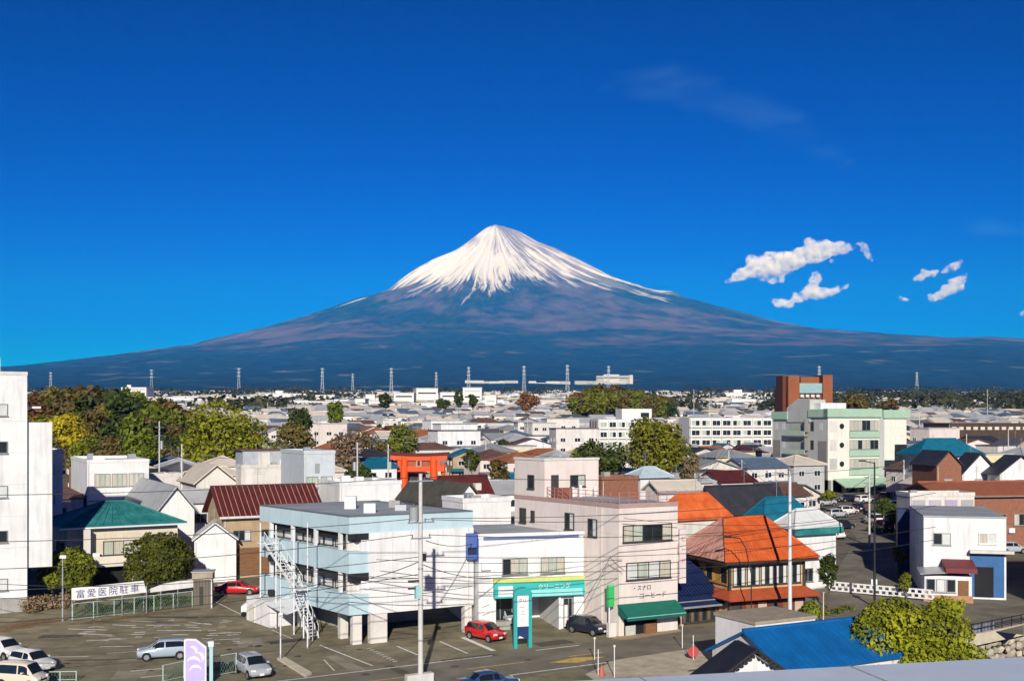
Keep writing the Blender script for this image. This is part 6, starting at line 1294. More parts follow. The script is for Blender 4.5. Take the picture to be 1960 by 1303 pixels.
for i in range(6): bx(-2.0 + i * .55, -1.75 + i * .55, -2.3, -2.15, .06, .85).build('roadside_panel', M('blue_grey_panel', (0.2, 0.22, 0.3), var=.3, rough=.7), bg_)
rw = thing('river_wall', 'wall of rough pale stones under the bridge', 'wall', B0, math.atan2(.6, .8)); sm = []
STN = M('pale_river_stone', (0.40, 0.36, 0.28), var=.3, scale=1.5, rough=.95, bump=.3, bscale=5, rand=.3)
import bmesh
rs = random.Random(9)
for k in range(5):
    bm = bmesh.new(); bmesh.ops.create_icosphere(bm, subdivisions=1, radius=.5)
    for v in bm.verts: v.co *= rs.uniform(.78, 1.1); v.co.y *= .6
    me = bpy.data.meshes.new('stone'); bm.to_mesh(me); bm.free(); sm.append(me)
for i in range(22):
    for j in range(5):
        o = link('stone', rs.choice(sm), STN, rw, (-8 + i * .95 + (j % 2) * .45 + rs.uniform(-.1, .1), -1.35 + rs.uniform(-.15, .1) - (4 - j) * .1, -.55 - j * .72 + rs.uniform(-.08, .08)), 0); o.scale = (rs.uniform(.9, 1.25), rs.uniform(.8, 1.2), rs.uniform(.7, .95)); o.rotation_euler = (rs.uniform(-.3, .3), rs.uniform(-.4, .4), rs.uniform(-.3, .3))
wm = M('dark_river_water', (0.012, 0.02, 0.02), rough=.08, spec=.6); b = MB(); b.poly([(25, 75, -3.4), (60, 100, -3.4), (60, 120, -3.4), (25, 100, -3.4)]); struct('river_water', b.mesh('river_water'), wm)
for k, (px, py, hh) in enumerate(((1327, 1262, 1.0), (1145, 1292, .9))):
    P = at(px, py); t = thing('road_sign', ('round red sign on a short pole at the gravel corner', 'red cone like marker on a pole at the near side of the street')[k], 'road sign', P)
    MB().tube((0, 0, -.05), (0, 0, 1.9), .035).build('pole', STEELW, t)
    if k == 0: MB().tube((0, -.03, .62), (0, .03, .62), .42, .42, 14).build('disc', M('faded_red_sign', (0.42, 0.05, 0.05), var=.15, rough=.6), t)
    else: MB().tube((.25, 0, -.05), (.25, 0, .75), .26, .05, 10).build('cone', M('faded_red_cone', (0.5, 0.12, 0.08), var=.15, rough=.7), t); MB().tube((.25, 0, -.05), (.25, 0, .02), .36, .36, 4).build('cone_base', M('faded_red_cone'), t)
for k, (px, py, hh) in enumerate(((1382, 1268, 2.6), (1306, 1240, 1.8), (1176, 1296, 2.2), (1138, 1262, 1.6))):
    P = at(px, py); t = thing('marker_post', ('tall thin marker post by the black tiled roof', 'thin marker post at the far side of the gravel', 'thin marker post near the red cone', 'thin marker post at the yellow street marking')[k], 'post', P); MB().tube((0, 0, -.05), (0, 0, hh), .035).build('shaft', STEELW, t); MB().tube((0, 0, hh), (0, 0, hh + .14), .1, .1, 8).build('cap', WHITE2, t)
# ================================================================ right foreground roofs
def black_roof():
    d = 62.0; P = (X(1352, d), d); rz = math.radians(10); w = 5.4; dp = 1.8; h = Zp(1318, d); rise = 1.85
    r = thing('house', 'house with a black tiled roof and a small white gable in the bottom foreground', 'house', (P[0], P[1], 0), rz)
    gable_walls(w, dp, h, rise, 'y').build('wall', WHITE, r); gable_roof(w, dp, h, rise, 'y', .6).build('roof', BLACKR, r); bx(-1.2, w + .8, -1.2, dp, -.5, h - 1.0).build('lower_wall', WHITE2, r)
    f = Face((0, 0), (w, 0)); k = rise / (w / 2)
    for sgn in (0, 1):      # verge tiles up both slopes
        for i in range(13):
            t = i / 13; xx = (-.5 + t * (w / 2 + .5)) if sgn == 0 else (w + .5 - t * (w / 2 + .5)); zz = h - k * .5 + t * (rise + k * .5) + .16
            MB().tube((xx, -.75, zz), (xx, -.1, zz), .11, .11, 7).build('verge_tile', BLACKR, r)
    pr = MB().slab([(-.4, -1.3, h - .75), (w * .92, -1.3, h - .75), (w * .92, 0, h - .05), (-.4, 0, h - .05)], .12).build('pent_roof', BLACKR, r)
    for i in range(22): xx = -.3 + i * (w * .92 + .2) / 21; MB().tube((xx, -1.32, h - .70), (xx, -.02, h - .0), .07, .07, 6).build('tile_row', BLACKR, r); MB().tube((xx, -1.36, h - .74), (xx, -1.325, h - .72), .075, .075, 8).build('tile_end', M('white_tile_end', (0.62, 0.62, 0.60), rough=.7), r)
    for yy in (.5, 1.3): MB().tube((-.55, yy, h - k * .5 + .22), (w / 2, yy, h + rise + .22), .06, .06, 5).build('tile_row', BLACKR, r)
black_roof()
def blue_roof():
    x0, y0 = 16.9, 69.4; h = 2.95; rise = 1.75; w = 9.8; dp = 7.2
    r = thing('warehouse', 'shed under a big bright blue metal roof in the right foreground', 'shed', (x0, y0, 0), RZ0)
    gable_walls(w, dp, h, rise, 'x').build('wall', WHITE2, r); gable_roof(w, dp, h, rise, 'x', .35).build('roof', M('bright_blue_metal_roof', (0.004, 0.12, 0.36), var=.22, scale=.7, rough=.55, dirt=.3), r)
    ribs(r, (-.3, -.33, h + .05), (w + .3, -.33, h + .05), (-.3, dp / 2, h + rise + .2), (w + .3, dp / 2, h + rise + .2), 20, .028, M('bright_blue_metal_roof'))
    g = thing('shed', 'low white shed with a gravel coloured flat roof behind the blue roof', 'shed', (X(1446, 79.5), 79.5, 0), RZ0)
    bx(0, 5.6, 0, 4.5, -.5, Zp(1195, 79.5)).build('wall', WHITE, g); bx(-.1, 5.7, -.1, 4.6, Zp(1195, 79.5) + .002, Zp(1195, 79.5) + .22).build('roof', M('gravel_roof', (0.36, 0.31, 0.23), var=.2, rough=.95), g)
blue_roof()
nr = thing('rooftop', 'pale lavender grey roof edge of the nearest building across the bottom right', 'roof', (1.2, 17.35, 0), math.atan2(1.7, 7.46))
bx(-2.2, 16, -6, 0, 13.5, 14.40).build('roof_slab', M('pale_lavender_paint', (0.62, 0.69, 0.80), var=.05, scale=.8, rough=.6, dirt=.12), nr); bx(-2.2, 16, -6, -.5, 0, 13.49).build('wall', GREYC, nr)
for k in range(4): bx(.8 + k * 3.6, .83 + k * 3.6, -6, .012, 14.395, 14.412).build('coping_joint', GREYC, nr)
bx(-2.2, 16, -.001, .05, 14.22, 14.36).build('drip_edge', GREYC, nr)
tag(MB().path([(4.0, 17.0, 14.45), (4.5, 16.5, 14.5), (4.9, 16.0, 14.47), (5.6, 15.2, 14.5)], .018, 5).build('cable', CABLE), 'thin black cable lying over the pale roof edge', 'cable')
# ================================================================ landmarks of the middle distance
def green_building():
    d = 225.0; z = gz(d); P = (X(1585, d), d); rz = math.radians(24); w = reach(P, rz, 1735); dp = reach(P, rz + math.pi / 2, 1480); h = Zp(798, d) - z
    r = thing('office_building', 'four storey pale building with mint green eaves and bands, right of centre', 'office building', (P[0], P[1], z), rz)
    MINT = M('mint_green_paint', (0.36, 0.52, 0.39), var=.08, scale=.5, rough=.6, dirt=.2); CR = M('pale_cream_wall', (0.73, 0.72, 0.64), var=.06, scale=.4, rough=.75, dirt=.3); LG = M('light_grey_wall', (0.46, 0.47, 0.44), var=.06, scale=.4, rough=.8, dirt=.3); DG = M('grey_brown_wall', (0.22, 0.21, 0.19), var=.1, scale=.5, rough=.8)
    bx(0, w, 0, dp, 2.6, h).build('wall', CR, r)
    fl = Face((0, dp), (0, 0)); f = Face((0, 0), (w, 0)); L = fl.L
    onface(r, fl, bx(0, L - .02, -.06, .05, 2.6, h), 'side_cladding', LG)  # whole left wall overlaid in a greyer tone than the cream front
    def lx(px):  # distance along the left wall from its far end for a photo pixel
        return L - reach(P, rz + math.pi / 2, px)
    fx = lambda px: reach(P, rz, px); rows = ((12.5, 2.1), (8.7, 1.9), (4.9, 1.9))
    # mint eaves, lifted over the stair head
    MB().box(-.5, w * .66, -.5, .8, h, h + 1.7).build('eaves', MINT, r); MB().box(w * .66 + .4, w + .5, -.5, .8, h - .2, h + 1.5).build('eaves', MINT, r)
    onface(r, fl, bx(0, lx(1510), -.5, .6, h - .4, h + 1.2), 'eaves', MINT); onface(r, fl, bx(lx(1550), L + .4, -.5, .6, h, h + 1.6), 'eaves', MINT)
    onface(r, fl, MB().extr([(lx(1508), -.3, h - 1), (lx(1552), -.3, h - 1), (lx(1552), -.3, h + 3.6), (lx(1530), -.3, h + 3.9), (lx(1508), -.3, h + 2.0)], (0, 4, 0)), 'stair_head', LG)
    bx(.6, w * .35, 3, 7, h + .1, h + 2.9).build('roof_room', WHITE, r); bx(.5, w - .5, .85, dp - .5, h + .002, h + .1).build('roof', ROOFGREY, r)
    for z0, hh in rows:
        x0, x1 = fx(1626), fx(1681)
        window(r, f, x0, z0, x1 - x0, hh, 7, FRAME, (CURT, CURT2, GLASSD, CURT2)); onface(r, f, bx(x0 - .15, x1 + .15, -.35, .02, z0 - 1.4, z0 - .12), 'spandrel', MINT)
        onface(r, f, MB().tube((fx(1611), .0, z0 + .9), (fx(1611), -.12, z0 + .9), .55, .55, 12), 'oval_window', GLASSD)
        onface(r, f, bx(fx(1588), fx(1602), -.05, .02, z0 - .2, z0 + 2.0), 'blank_panel', WHITE2 if z0 > 8 else LG)
        # left wall: recessed balconies, a dark slot window, pale squares, dark columns
        a, b_ = lx(1512), lx(1547)
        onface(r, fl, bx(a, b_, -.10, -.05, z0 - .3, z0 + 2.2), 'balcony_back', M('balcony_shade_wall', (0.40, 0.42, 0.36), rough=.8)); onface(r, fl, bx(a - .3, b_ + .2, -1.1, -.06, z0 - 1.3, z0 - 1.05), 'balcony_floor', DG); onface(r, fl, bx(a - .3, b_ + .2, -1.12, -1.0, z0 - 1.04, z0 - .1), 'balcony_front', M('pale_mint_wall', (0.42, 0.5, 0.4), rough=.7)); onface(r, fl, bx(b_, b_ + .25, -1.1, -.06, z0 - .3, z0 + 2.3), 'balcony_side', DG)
        onface(r, fl, bx(lx(1552), lx(1558), -.1, -.05, z0 - .1, z0 + 1.8), 'slot_window', GLASSD)
        for px in (1486, 1500, 1572):
            if not (px == 1486 and z0 < 10) and not (px == 1572 and z0 < 10): onface(r, fl, bx(lx(px - 3), lx(px + 3), -.09, -.05, z0 + .1, z0 + 1.5), 'pale_window', GLASSW)
    for p0_, p1_ in ((1480, 1494), (1566, 1583)): onface(r, fl, bx(lx(p0_), lx(p1_), -.09, -.055, 2.6, 10.4), 'dark_column', DG)
    # cream tiled bay with a grid, stepping away to dark glass
    x0, x1 = fx(1694), fx(1731)
    for i in range(4):
        for j in range(7):
            if (i < 3 - max(0, 3 - j)) or j > 3: onface(r, f, bx(x0 + i * (x1 - x0) / 4 + .05, x0 + (i + 1) * (x1 - x0) / 4 - .05, -.07, .02, 5 + j * 1.6, 6.5 + j * 1.6), 'bay_panel', M('cream_bay_panel', (0.75, 0.74, 0.64), var=.08, rough=.5))
    onface(r, f, bx(fx(1688), w + .03, -.05, .02, 2.7, 6.4), 'dark_glazing', GLASSD); onface(r, f, bx(fx(1712), w + .03, -.09, -.051, 6.4, 9.6), 'dark_glazing', GLASSD)
    onface(r, f, bx(fx(1683), fx(1692), -.12, .02, 2.7, h), 'pier', LG)
    # canopy over the open ground floor
    onface(r, f, MB().slab([(fx(1596), -3.5, 1.4), (w + .4, -3.5, 1.4), (w + .4, -.06, 2.9), (fx(1596), -.06, 2.9)], .2), 'canopy', MINT)
    for i in range(6): onface(r, f, bx(i * w / 6 + .2, i * w / 6 + .7, -.6, .2, -1, 2.6), 'pillar', LG)
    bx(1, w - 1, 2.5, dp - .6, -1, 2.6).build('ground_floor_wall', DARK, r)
    PLACED.append((P[0] + 5, P[1] + 12, 15)); LAND.append(('green building', P[0] + 4, P[1] + 10))
green_building()
def brown_tower():
    d = 430.0; z = gz(d); P = (X(1508, d), d); r = thing('tower_block', 'rust brown tower with two brick shafts and a pale glazed middle behind the green building', 'tower', (P[0], P[1], z), math.radians(8))
    RB = M('rust_brown_tile', (0.27, 0.085, 0.032), var=.12, scale=.3, rough=.75, dirt=.2); top = Zp(717, d) - z; w = X(1597, d) - X(1508, d)
    bx(0, w, 1, 14, -1, top - 5.5).build('body', RB, r); bx(-1.3, 0, 2, 9, -1, top - .2).build('side_shaft', M('dark_rust_tile', (0.12, 0.035, 0.014), rough=.8), r)
    bx(0, w * .25, -.5, 8, -1, top - .5).build('brick_shaft', RB, r); bx(w * .78, w, -.5, 8, -1, top).build('brick_shaft', RB, r)
    MB().extr([(w * .26, -.2, top - 7), (w * .77, -.2, top - 7), (w * .77, -.2, top - 3.2), (w * .26, -.2, top - 3.2)], (0, .4, 0)).build('glazing', M('pale_teal_glazing', (0.28, 0.42, 0.42), var=.12, rough=.3), r)
    bx(w * .3, w * .72, .5, 6, top - 3.2, top - .8).build('roof_plant', RB, r)
    for i in range(4): bx(w * .28 + i * w * .12, w * .28 + i * w * .12 + 1.3, -.28, -.21, top - 8.6, top - 7.5).build('window', GLASSW, r)
    LAND.append(('rust brown tower', P[0] + 8, P[1] + 6)); PLACED.append((P[0] + 8, P[1] + 6, 14))
brown_tower()
def torii():
    d = 220.0; z = gz(d); s = FPX / d; cx = X(802, d); r = thing('torii_gate', 'big vermilion torii gate with a dark cap beam among the roofs, centre left', 'gate', (cx, d, z), math.radians(-3))
    V_ = M('vermilion_paint', (0.70, 0.085, 0.012), var=.1, scale=.6, rough=.6); DR = M('dark_red_cap', (0.10, 0.015, 0.012), var=.2, rough=.7)
    zz = lambda py: Zp(py, d) - z
    for x in (-3.05, 3.05): MB().tube((x, 0, -.5), (x * .93, 0, zz(874)), .85, .74, 14).build('pillar', V_, r); MB().tube((x, 0, -.5), (x, 0, .6), .8, .8, 14).build('base', DARK, r)
    def beam(x, z0, z1, up, y, m, nm):
        n = 8; b = MB()
        for i in range(n):
            a = -x + 2 * x * i / n; c = -x + 2 * x * (i + 1) / n; ua = up * (a / x) ** 2; uc = up * (c / x) ** 2
            b.extr([(a, -y, z0 + ua), (c, -y, z0 + uc), (c, -y, z1 + uc), (a, -y, z1 + ua)], (0, 2 * y, 0))
        b.build(nm, m, r)
    beam(5.95, zz(872), zz(867), .25, .75, DR, 'cap_beam'); beam(5.6, zz(881), zz(872), .2, .5, V_, 'upper_beam')
    bx(-5.0, 5.0, -.34, .34, zz(902), zz(892)).build('tie_beam', V_, r)
    bx(-2.6, 2.6, -.08, .08, zz(892), zz(881)).build('infill_panel', M('brownish_red_panel', (0.32, 0.09, 0.05), var=.25, scale=1.2, rough=.7), r)
    for x in (-4.75, 4.75): MB().tube((x, .5, -.5), (x, .5, zz(886)), .42, .38, 12).build('side_post', V_, r)
    bx(-.55, .55, -.42, -.2, zz(893), zz(875)).build('plaque', M('pale_plaque', (0.42, 0.30, 0.22), rough=.6), r); bx(-.25, .25, -.46, -.42, zz(891), zz(877)).build('plaque_inset', DR, r)
    for x in (-3.9, 3.9): bx(x - .3, x + .3, -.2, .2, zz(893), zz(881)).build('strut', V_, r)
    LAND.append(('red torii', cx, d)); PLACED.append((cx, d, 7))
torii()
# white apartment blocks: every window a part
WAP = M('white_apartment_wall', (0.72, 0.71, 0.66), var=.05, scale=.3, rough=.8, dirt=.25); STRP = M('brown_stair_stripe', (0.26, 0.17, 0.12), rough=.8)
def apartments(label, pxL, pxC, pxR, d, top, cols, rows, stripes=False, land=None):
    z = gz(d); P = (X(pxC, d), d); rz = math.radians(14); w = reach(P, rz, pxR); h = Zp(top, d) - z; dp = 9
    r = thing('apartment_block', label, 'apartment block', (P[0], P[1], z), rz); bx(0, w, 0, dp, -1, h).build('wall', WAP, r); bx(.2, w - .2, .2, dp - .2, h, h + .15).build('roof', ROOFGREY, r)
    f = Face((0, 0), (w, 0)); cw = (w - .6) / cols
    for j in range(rows):
        for i in range(cols): window(r, f, .3 + i * cw + .35, h - 2.35 - j * 3.05, cw - .75, 1.65, 2, FRAMEW, (GLASSD, GLASSD, CURT2))
        onface(r, f, bx(-.1, w + .1, -.7, .02, h - 2.85 - j * 3.05, h - 2.62 - j * 3.05), 'balcony_ledge', WAP)
    for i in range(cols + 1): onface(r, f, bx(.3 + i * cw - .14, .3 + i * cw + .14, -.55, .02, 0, h - .2), 'balcony_rib', WAP)
    if stripes:
        fl = Face((0, dp), (0, 0))
        for k in range(3): onface(r, fl, bx(1 + k * 2.6, 2.2 + k * 2.6, -.08, .02, .5, h - .4), 'stripe', STRP)
        onface(r, f, bx(w * .46, w * 1.0, 2, 8, h + .15, h + 3.4), 'roof_house', WAP); onface(r, f, bx(w * .8, w * .95, 1.9, 2.0, h + .8, h + 2.2), 'roof_window', GLASSD)
    c = (P[0] + w / 2, P[1] + 6); PLACED.append((c[0], c[1], w / 2)); LAND.append((land, *c))
apartments('white apartment block with a stair tower, left one of the pair in the middle', 1122, 1145, 1252, 344, 803, 6, 4, True, 'left white apartments')
apartments('long white apartment block with regular window rows, right one of the pair', 1312, 1320, 1480, 350, 800, 8, 4, False, 'right white apartments')
# white works and offices under the mountain
FW = M('far_white_wall', (0.72, 0.70, 0.66), var=.06, scale=.1, rough=.8)
facs = [(640, 680, 692, 905, 764, 16, 'narrow white block at the left end of the white works'), (676, 700, 716, 1000, 756, 18, 'square white office left of the round dark tree'), (700, 706, 748, 870, 768, 14, 'low white block under the round dark tree'), (748, 754, 792, 950, 753, 20, 'white hall right of the round dark tree'), (790, 797, 838, 990, 744, 24, 'tallest white hall of the works, left of the conifers'), (838, 843, 882, 930, 752, 20, 'white hall behind the low dark tree'), (880, 886, 922, 960, 743, 22, 'tall white hall behind the pointed conifers'), (922, 928, 950, 900, 757, 16, 'small white hall at the right end of the works'), (800, 806, 846, 820, 772, 18, 'white block below the tallest white hall'), (600, 604, 640, 1100, 757, 30, 'low white hall left of the white works'), (505, 508, 600, 1300, 754, 45, 'low pale hall above the big bright green tree'), (228, 232, 280, 1500, 742, 30, 'white hall showing over the top of the wood'), (1380, 1385, 1490, 1300, 752, 35, 'pale hall left of the rust brown tower'), (1905, 1910, 1990, 900, 776, 24, 'pale hall at the right edge under the woods')]
for pxL, pxC, pxR, d, top, dep, lab in facs:
    z = gz(d); P = (X(pxC, d), d); rz = math.radians(rt.uniform(-4, 12)); w = max(8, reach(P, rz, pxR)); h = max(6, Zp(top, d) - z); r = thing('factory', lab, 'factory', (P[0], P[1], z), rz, 'white works and halls under the mountain')
    bx(0, w, 0, dep, -3, h).build('wall', FW, r); bx(-.3, w + .3, -.3, dep + .3, h + .01, h + .8).build('roof', M('far_pale_roof', (0.55, 0.55, 0.55), rough=.7), r)
    f = Face((0, 0), (w, 0)); n = int(max(2, w / 9)); rows = max(1, int(h / 5))
    for j in range(rows): onface(r, f, bx(1.5, w - 1.5, -.12, .02, 2.2 + j * h / rows, 3.4 + j * h / rows), 'window_band', GLASSD if j % 2 == 0 else FRAME)
    if w > 25: onface(r, f, bx(w * .2, w * .35, 3, 8, h + .81, h + 4), 'roof_house', FW)
    PLACED.append((P[0] + w / 2, d + dep / 2, w / 2))
for px0, px1, top, dep, lab in ((890, 992, 727, 90, 'long white factory high on the slope behind the works'), (1012, 1092, 729, 80, 'long low factory in the centre, beneath the mountain'), (1100, 1198, 727, 90, 'long low factory on the slope left of the wooded knoll top'), (1142, 1212, 716, 80, 'greyish factory highest up the slope')):
    d = 6300.0; zt = Zp(top, d); h = 24.0; w = (px1 - px0) / FPX * d; r = thing('factory', lab, 'factory', (X(px0, d), d, zt - h), 0.02, 'white works and halls under the mountain')
    x_ = 0
    while x_ < w - 5:
        q = min(w - x_, rt.uniform(25, 90)); hh = h - rt.uniform(0, 10); bx(x_, x_ + q - 1, rt.uniform(0, 12), dep, -30, hh).build('wing', rt.choice((M('far_grey_wall', (0.40, 0.40, 0.39), var=.1, scale=.05, rough=.8), M('far_pale_roof'))), r); bx(x_ + 3, x_ + q - 4, -.8, .2, hh * .3, hh * .55).build('window_band', FRAME, r); x_ += q
LAND.append(('white works', X(800, 960), 960))
# pylons along the foot of the mountain
PYL = M('pale_pylon_steel', (0.50, 0.55, 0.60), var=.05, rough=.5); pm = {}
def pylon_mesh():
    b = MB(); H_ = 40.0
    for sx in (-1, 1):
        for sy in (-1, 1): b.tube((sx * 3.4, sy * 3.4, -3), (sx * .9, sy * .9, H_), .30, .24, 4, False)
    lv = [0, 8, 15, 21, 26, 30, 33.5, 37, 40]
    for a, c in zip(lv, lv[1:]):
        wa = 3.4 - 2.5 * a / H_; wc = 3.4 - 2.5 * c / H_
        for s in (-1, 1): b.tube((-wa, s * wa, a), (wc, s * wc, c), .15, .15, 3, False); b.tube((wa, s * wa, a), (-wc, s * wc, c), .15, .15, 3, False); b.tube((s * wa, -wa, a), (s * wc, wc, c), .15, .15, 3, False)
    return b.mesh('lattice_mast')
pmesh = pylon_mesh(); am = MB()
for sx in (-1, 1): am.extr([(0, -.5, 0), (sx * 6.5, -.2, .9), (0, -.5, 1.6)], (0, 1, 0))
amesh = am.mesh('cross_arm')
for k, (px, top, bot, lab) in enumerate(((97, 712, 742, 'left of the wood top'), (290, 707, 745, 'over the right part of the wood'), (457, 704, 748, 'above the big bright green tree'), (617, 704, 742, 'left of the white works'), (675, 715, 742, 'shorter, over the narrow white block'), (749, 704, 740, 'over the round dark tree'), (835, 712, 738, 'over the long white works hall'), (897, 702, 728, 'right of the long white works hall'), (1003, 700, 730, 'centre, over the long low factory'), (1086, 698, 727, 'left of the wooded knoll'), (1165, 700, 722, 'highest, over the greyish factory'), (1568, 700, 720, 'above the rust brown tower'), (1755, 712, 738, 'over the far right woods'))):
    d = 2650 + 40 * (k % 3); zt = Zp(top, d); zb = min(gz(d), zt - 25); o = thing('pylon', 'pale steel lattice pylon, %s' % lab, 'pylon', (X(px, d), d, zb), 0.3, 'pylons under the mountain'); s = (zt - zb) / 40; o.scale = (s * .72, s * .72, s)
    link('lattice_mast', pmesh, PYL, o)
    for za in (28, 33, 38): link('cross_arm', amesh, PYL, o, (0, 0, za)).scale = (.7, .7, .8)
# ================================================================ the town: each house that shows is one thing, the rest one mass
HW = [('white', WHITE), ('white', WHITE), ('white', WHITE), ('off white', WHITE2), ('off white', WHITE2), ('cream', CREAM), ('pinkish', BEIGE), ('grey', M('light_grey_render', (0.45, 0.46, 0.46), var=.08, rough=.8, dirt=.3)), ('white', WHITE), ('pale yellow', M('pale_yellow_render', (0.68, 0.60, 0.34), var=.08, rough=.8, dirt=.3)), ('tan', TAN), ('brown', M('brown_board_wall', (0.19, 0.11, 0.07), var=.2, rough=.85))]
HR = [('grey', GREYR), ('grey', GREYR), ('silver', SILVR), ('brown', BROWNR), ('silver', SILVR), ('slate blue', M('slate_blue_roof', (0.10, 0.15, 0.22), var=.2, rough=.6)), ('charcoal', CHARR), ('silver', SILVR), ('pale', M('pale_slate_roof', (0.27, 0.28, 0.30), var=.2, rough=.7, dirt=.2)), ('cream', CREAMR), ('pale', M('pale_slate_roof')), ('maroon', MAROONR), ('teal', BLT), ('rust', M('rust_tile_roof', (0.30, 0.11, 0.05), var=.25, rough=.8))]
hm = {}; ht = random.Random(31); h_roof = {}
def small_window(w, h):
    k = ('sw', w, h)
    if k not in hm:
        b = MB(); t = .09; b.box(0, w, -.07, 0, 0, t).box(0, w, -.07, 0, h - t, h).box(0, t, -.07, 0, t, h - t).box(w - t, w, -.07, 0, t, h - t).box(w / 2 - t / 2, w / 2 + t / 2, -.06, 0, t, h - t); b.slot(1).box(t, w - t, -.03, 0, t, h - t); hm[k] = b.mesh('window'); hm[k].materials.append(FRAMEW); hm[k].materials.append(GLASSD)
    return hm[k]
NP = 18
for i in range(NP):
    w, d = ht.choice((7, 8, 9, 10)), ht.choice((6.5, 7.5, 8.5)); st = 2 if i % 5 else 1; h = (3.0 if st == 1 else 5.7) + ht.uniform(-.2, .4); kd = ('gable', 'hip', 'gable', 'flat', 'hip', 'gable')[i % 6]; ax = 'x' if i % 3 else 'y'; rs_ = ht.uniform(1.3, 2.1)
    if i >= 14: kd = 'flat'; st = 3; w = (9, 12, 8, 14)[i - 14]; h = 8.2 + i % 2
    if kd == 'flat': h += .8; a = bx(0, w, 0, d, -2, h).mesh('wall'); b = MB().box(-.15, w + .15, -.15, d + .15, h + .002, h + .28).mesh('roof')
    elif kd == 'gable': a = gable_walls(w, d, h, rs_, ax, -2).mesh('wall'); b = gable_roof(w, d, h, rs_, ax, .45).mesh('roof')
    else: a = bx(0, w, 0, d, -2, h).mesh('wall'); b = hip_roof(w, d, h, rs_, .5, axis='x').mesh('roof')
    wins = []; h_roof[i] = h + rs_ * .9
    for s in range(st):
        n = 2 if w < 9 else 3
        for q in range(n): wins.append(((q + .5) * w / n - .8, -.0, s * 2.75 + .95, 0, 1.7 if q % 2 else 1.5, 1.15))
        for q in range(2): wins.append((0, d - (q + .5) * d / 2 + .6, s * 2.75 + .95, -math.pi / 2, 1.2, 1.1))
    hm[i] = (a, b, wins, kd, st, w, d)
for m_ in (hm[i] for i in range(NP)):
    m_[0].materials.append(WHITE); m_[1].materials.append(GREYR)
cand = []
cr, sr = math.cos(RZ0), math.sin(RZ0)
for iu in range(-70, 130):
    for iv in range(0, 130):
        if iv % 4 == 3 and ht.random() < .8: continue
        if iu % 7 == 6: continue
        u = iu * 11.2 + ht.uniform(-1.4, 1.4); v = iv * 11.6 + ht.uniform(-1.2, 1.2); x = u * cr - v * sr; y = u * sr + v * cr + 60
        if y < 118 or y > 1500 or abs(x) > .48 * y + 8: continue
        if any((x - a) ** 2 + (y - b) ** 2 < (r_ + 5.5) ** 2 for a, b, r_ in PLACED): continue
        if y < 150 and -60 < x < 4: continue
        q = (x - (33 + (y - 125) * .30)); 
        if 120 < y < 245 and -5 < q < 12: continue                # the side road and the forecourt of the green building
        if x > 45 and y < 150: continue
        qx = CX + x / y * FPX
        if (680 < qx < 875 and 128 < y < 224) or (1590 < qx < 1745 and 150 < y < 228): continue      # open ground before the gate and the green building
        if 120 < y < 262 and -42 < x - X(422, 236) * y / 236 < 12 and y > 225: continue
        if fbm(np.array([x / 60.0 + 20]), np.array([y / 60.0]), 2, 9)[0] < .26: continue
        cand.append((y, x))
cand.sort()
def landmark(x, y):
    px = x / y * FPX; best = None
    for nm, a, b in LAND:
        dx = abs(a / b * FPX - px); dd = dx + 90 * abs(math.log(b / y)); best = min(best, (dd, nm, a, b)) if best else (dd, nm, a, b)
    _, nm, a, b = best; qx = a / b * FPX
    if abs(qx - px) > 42: return ('left of ' if px < qx else 'right of ') + nm
    return ('behind ' if y > b else 'before ') + nm
houses = []
NEARN = 285
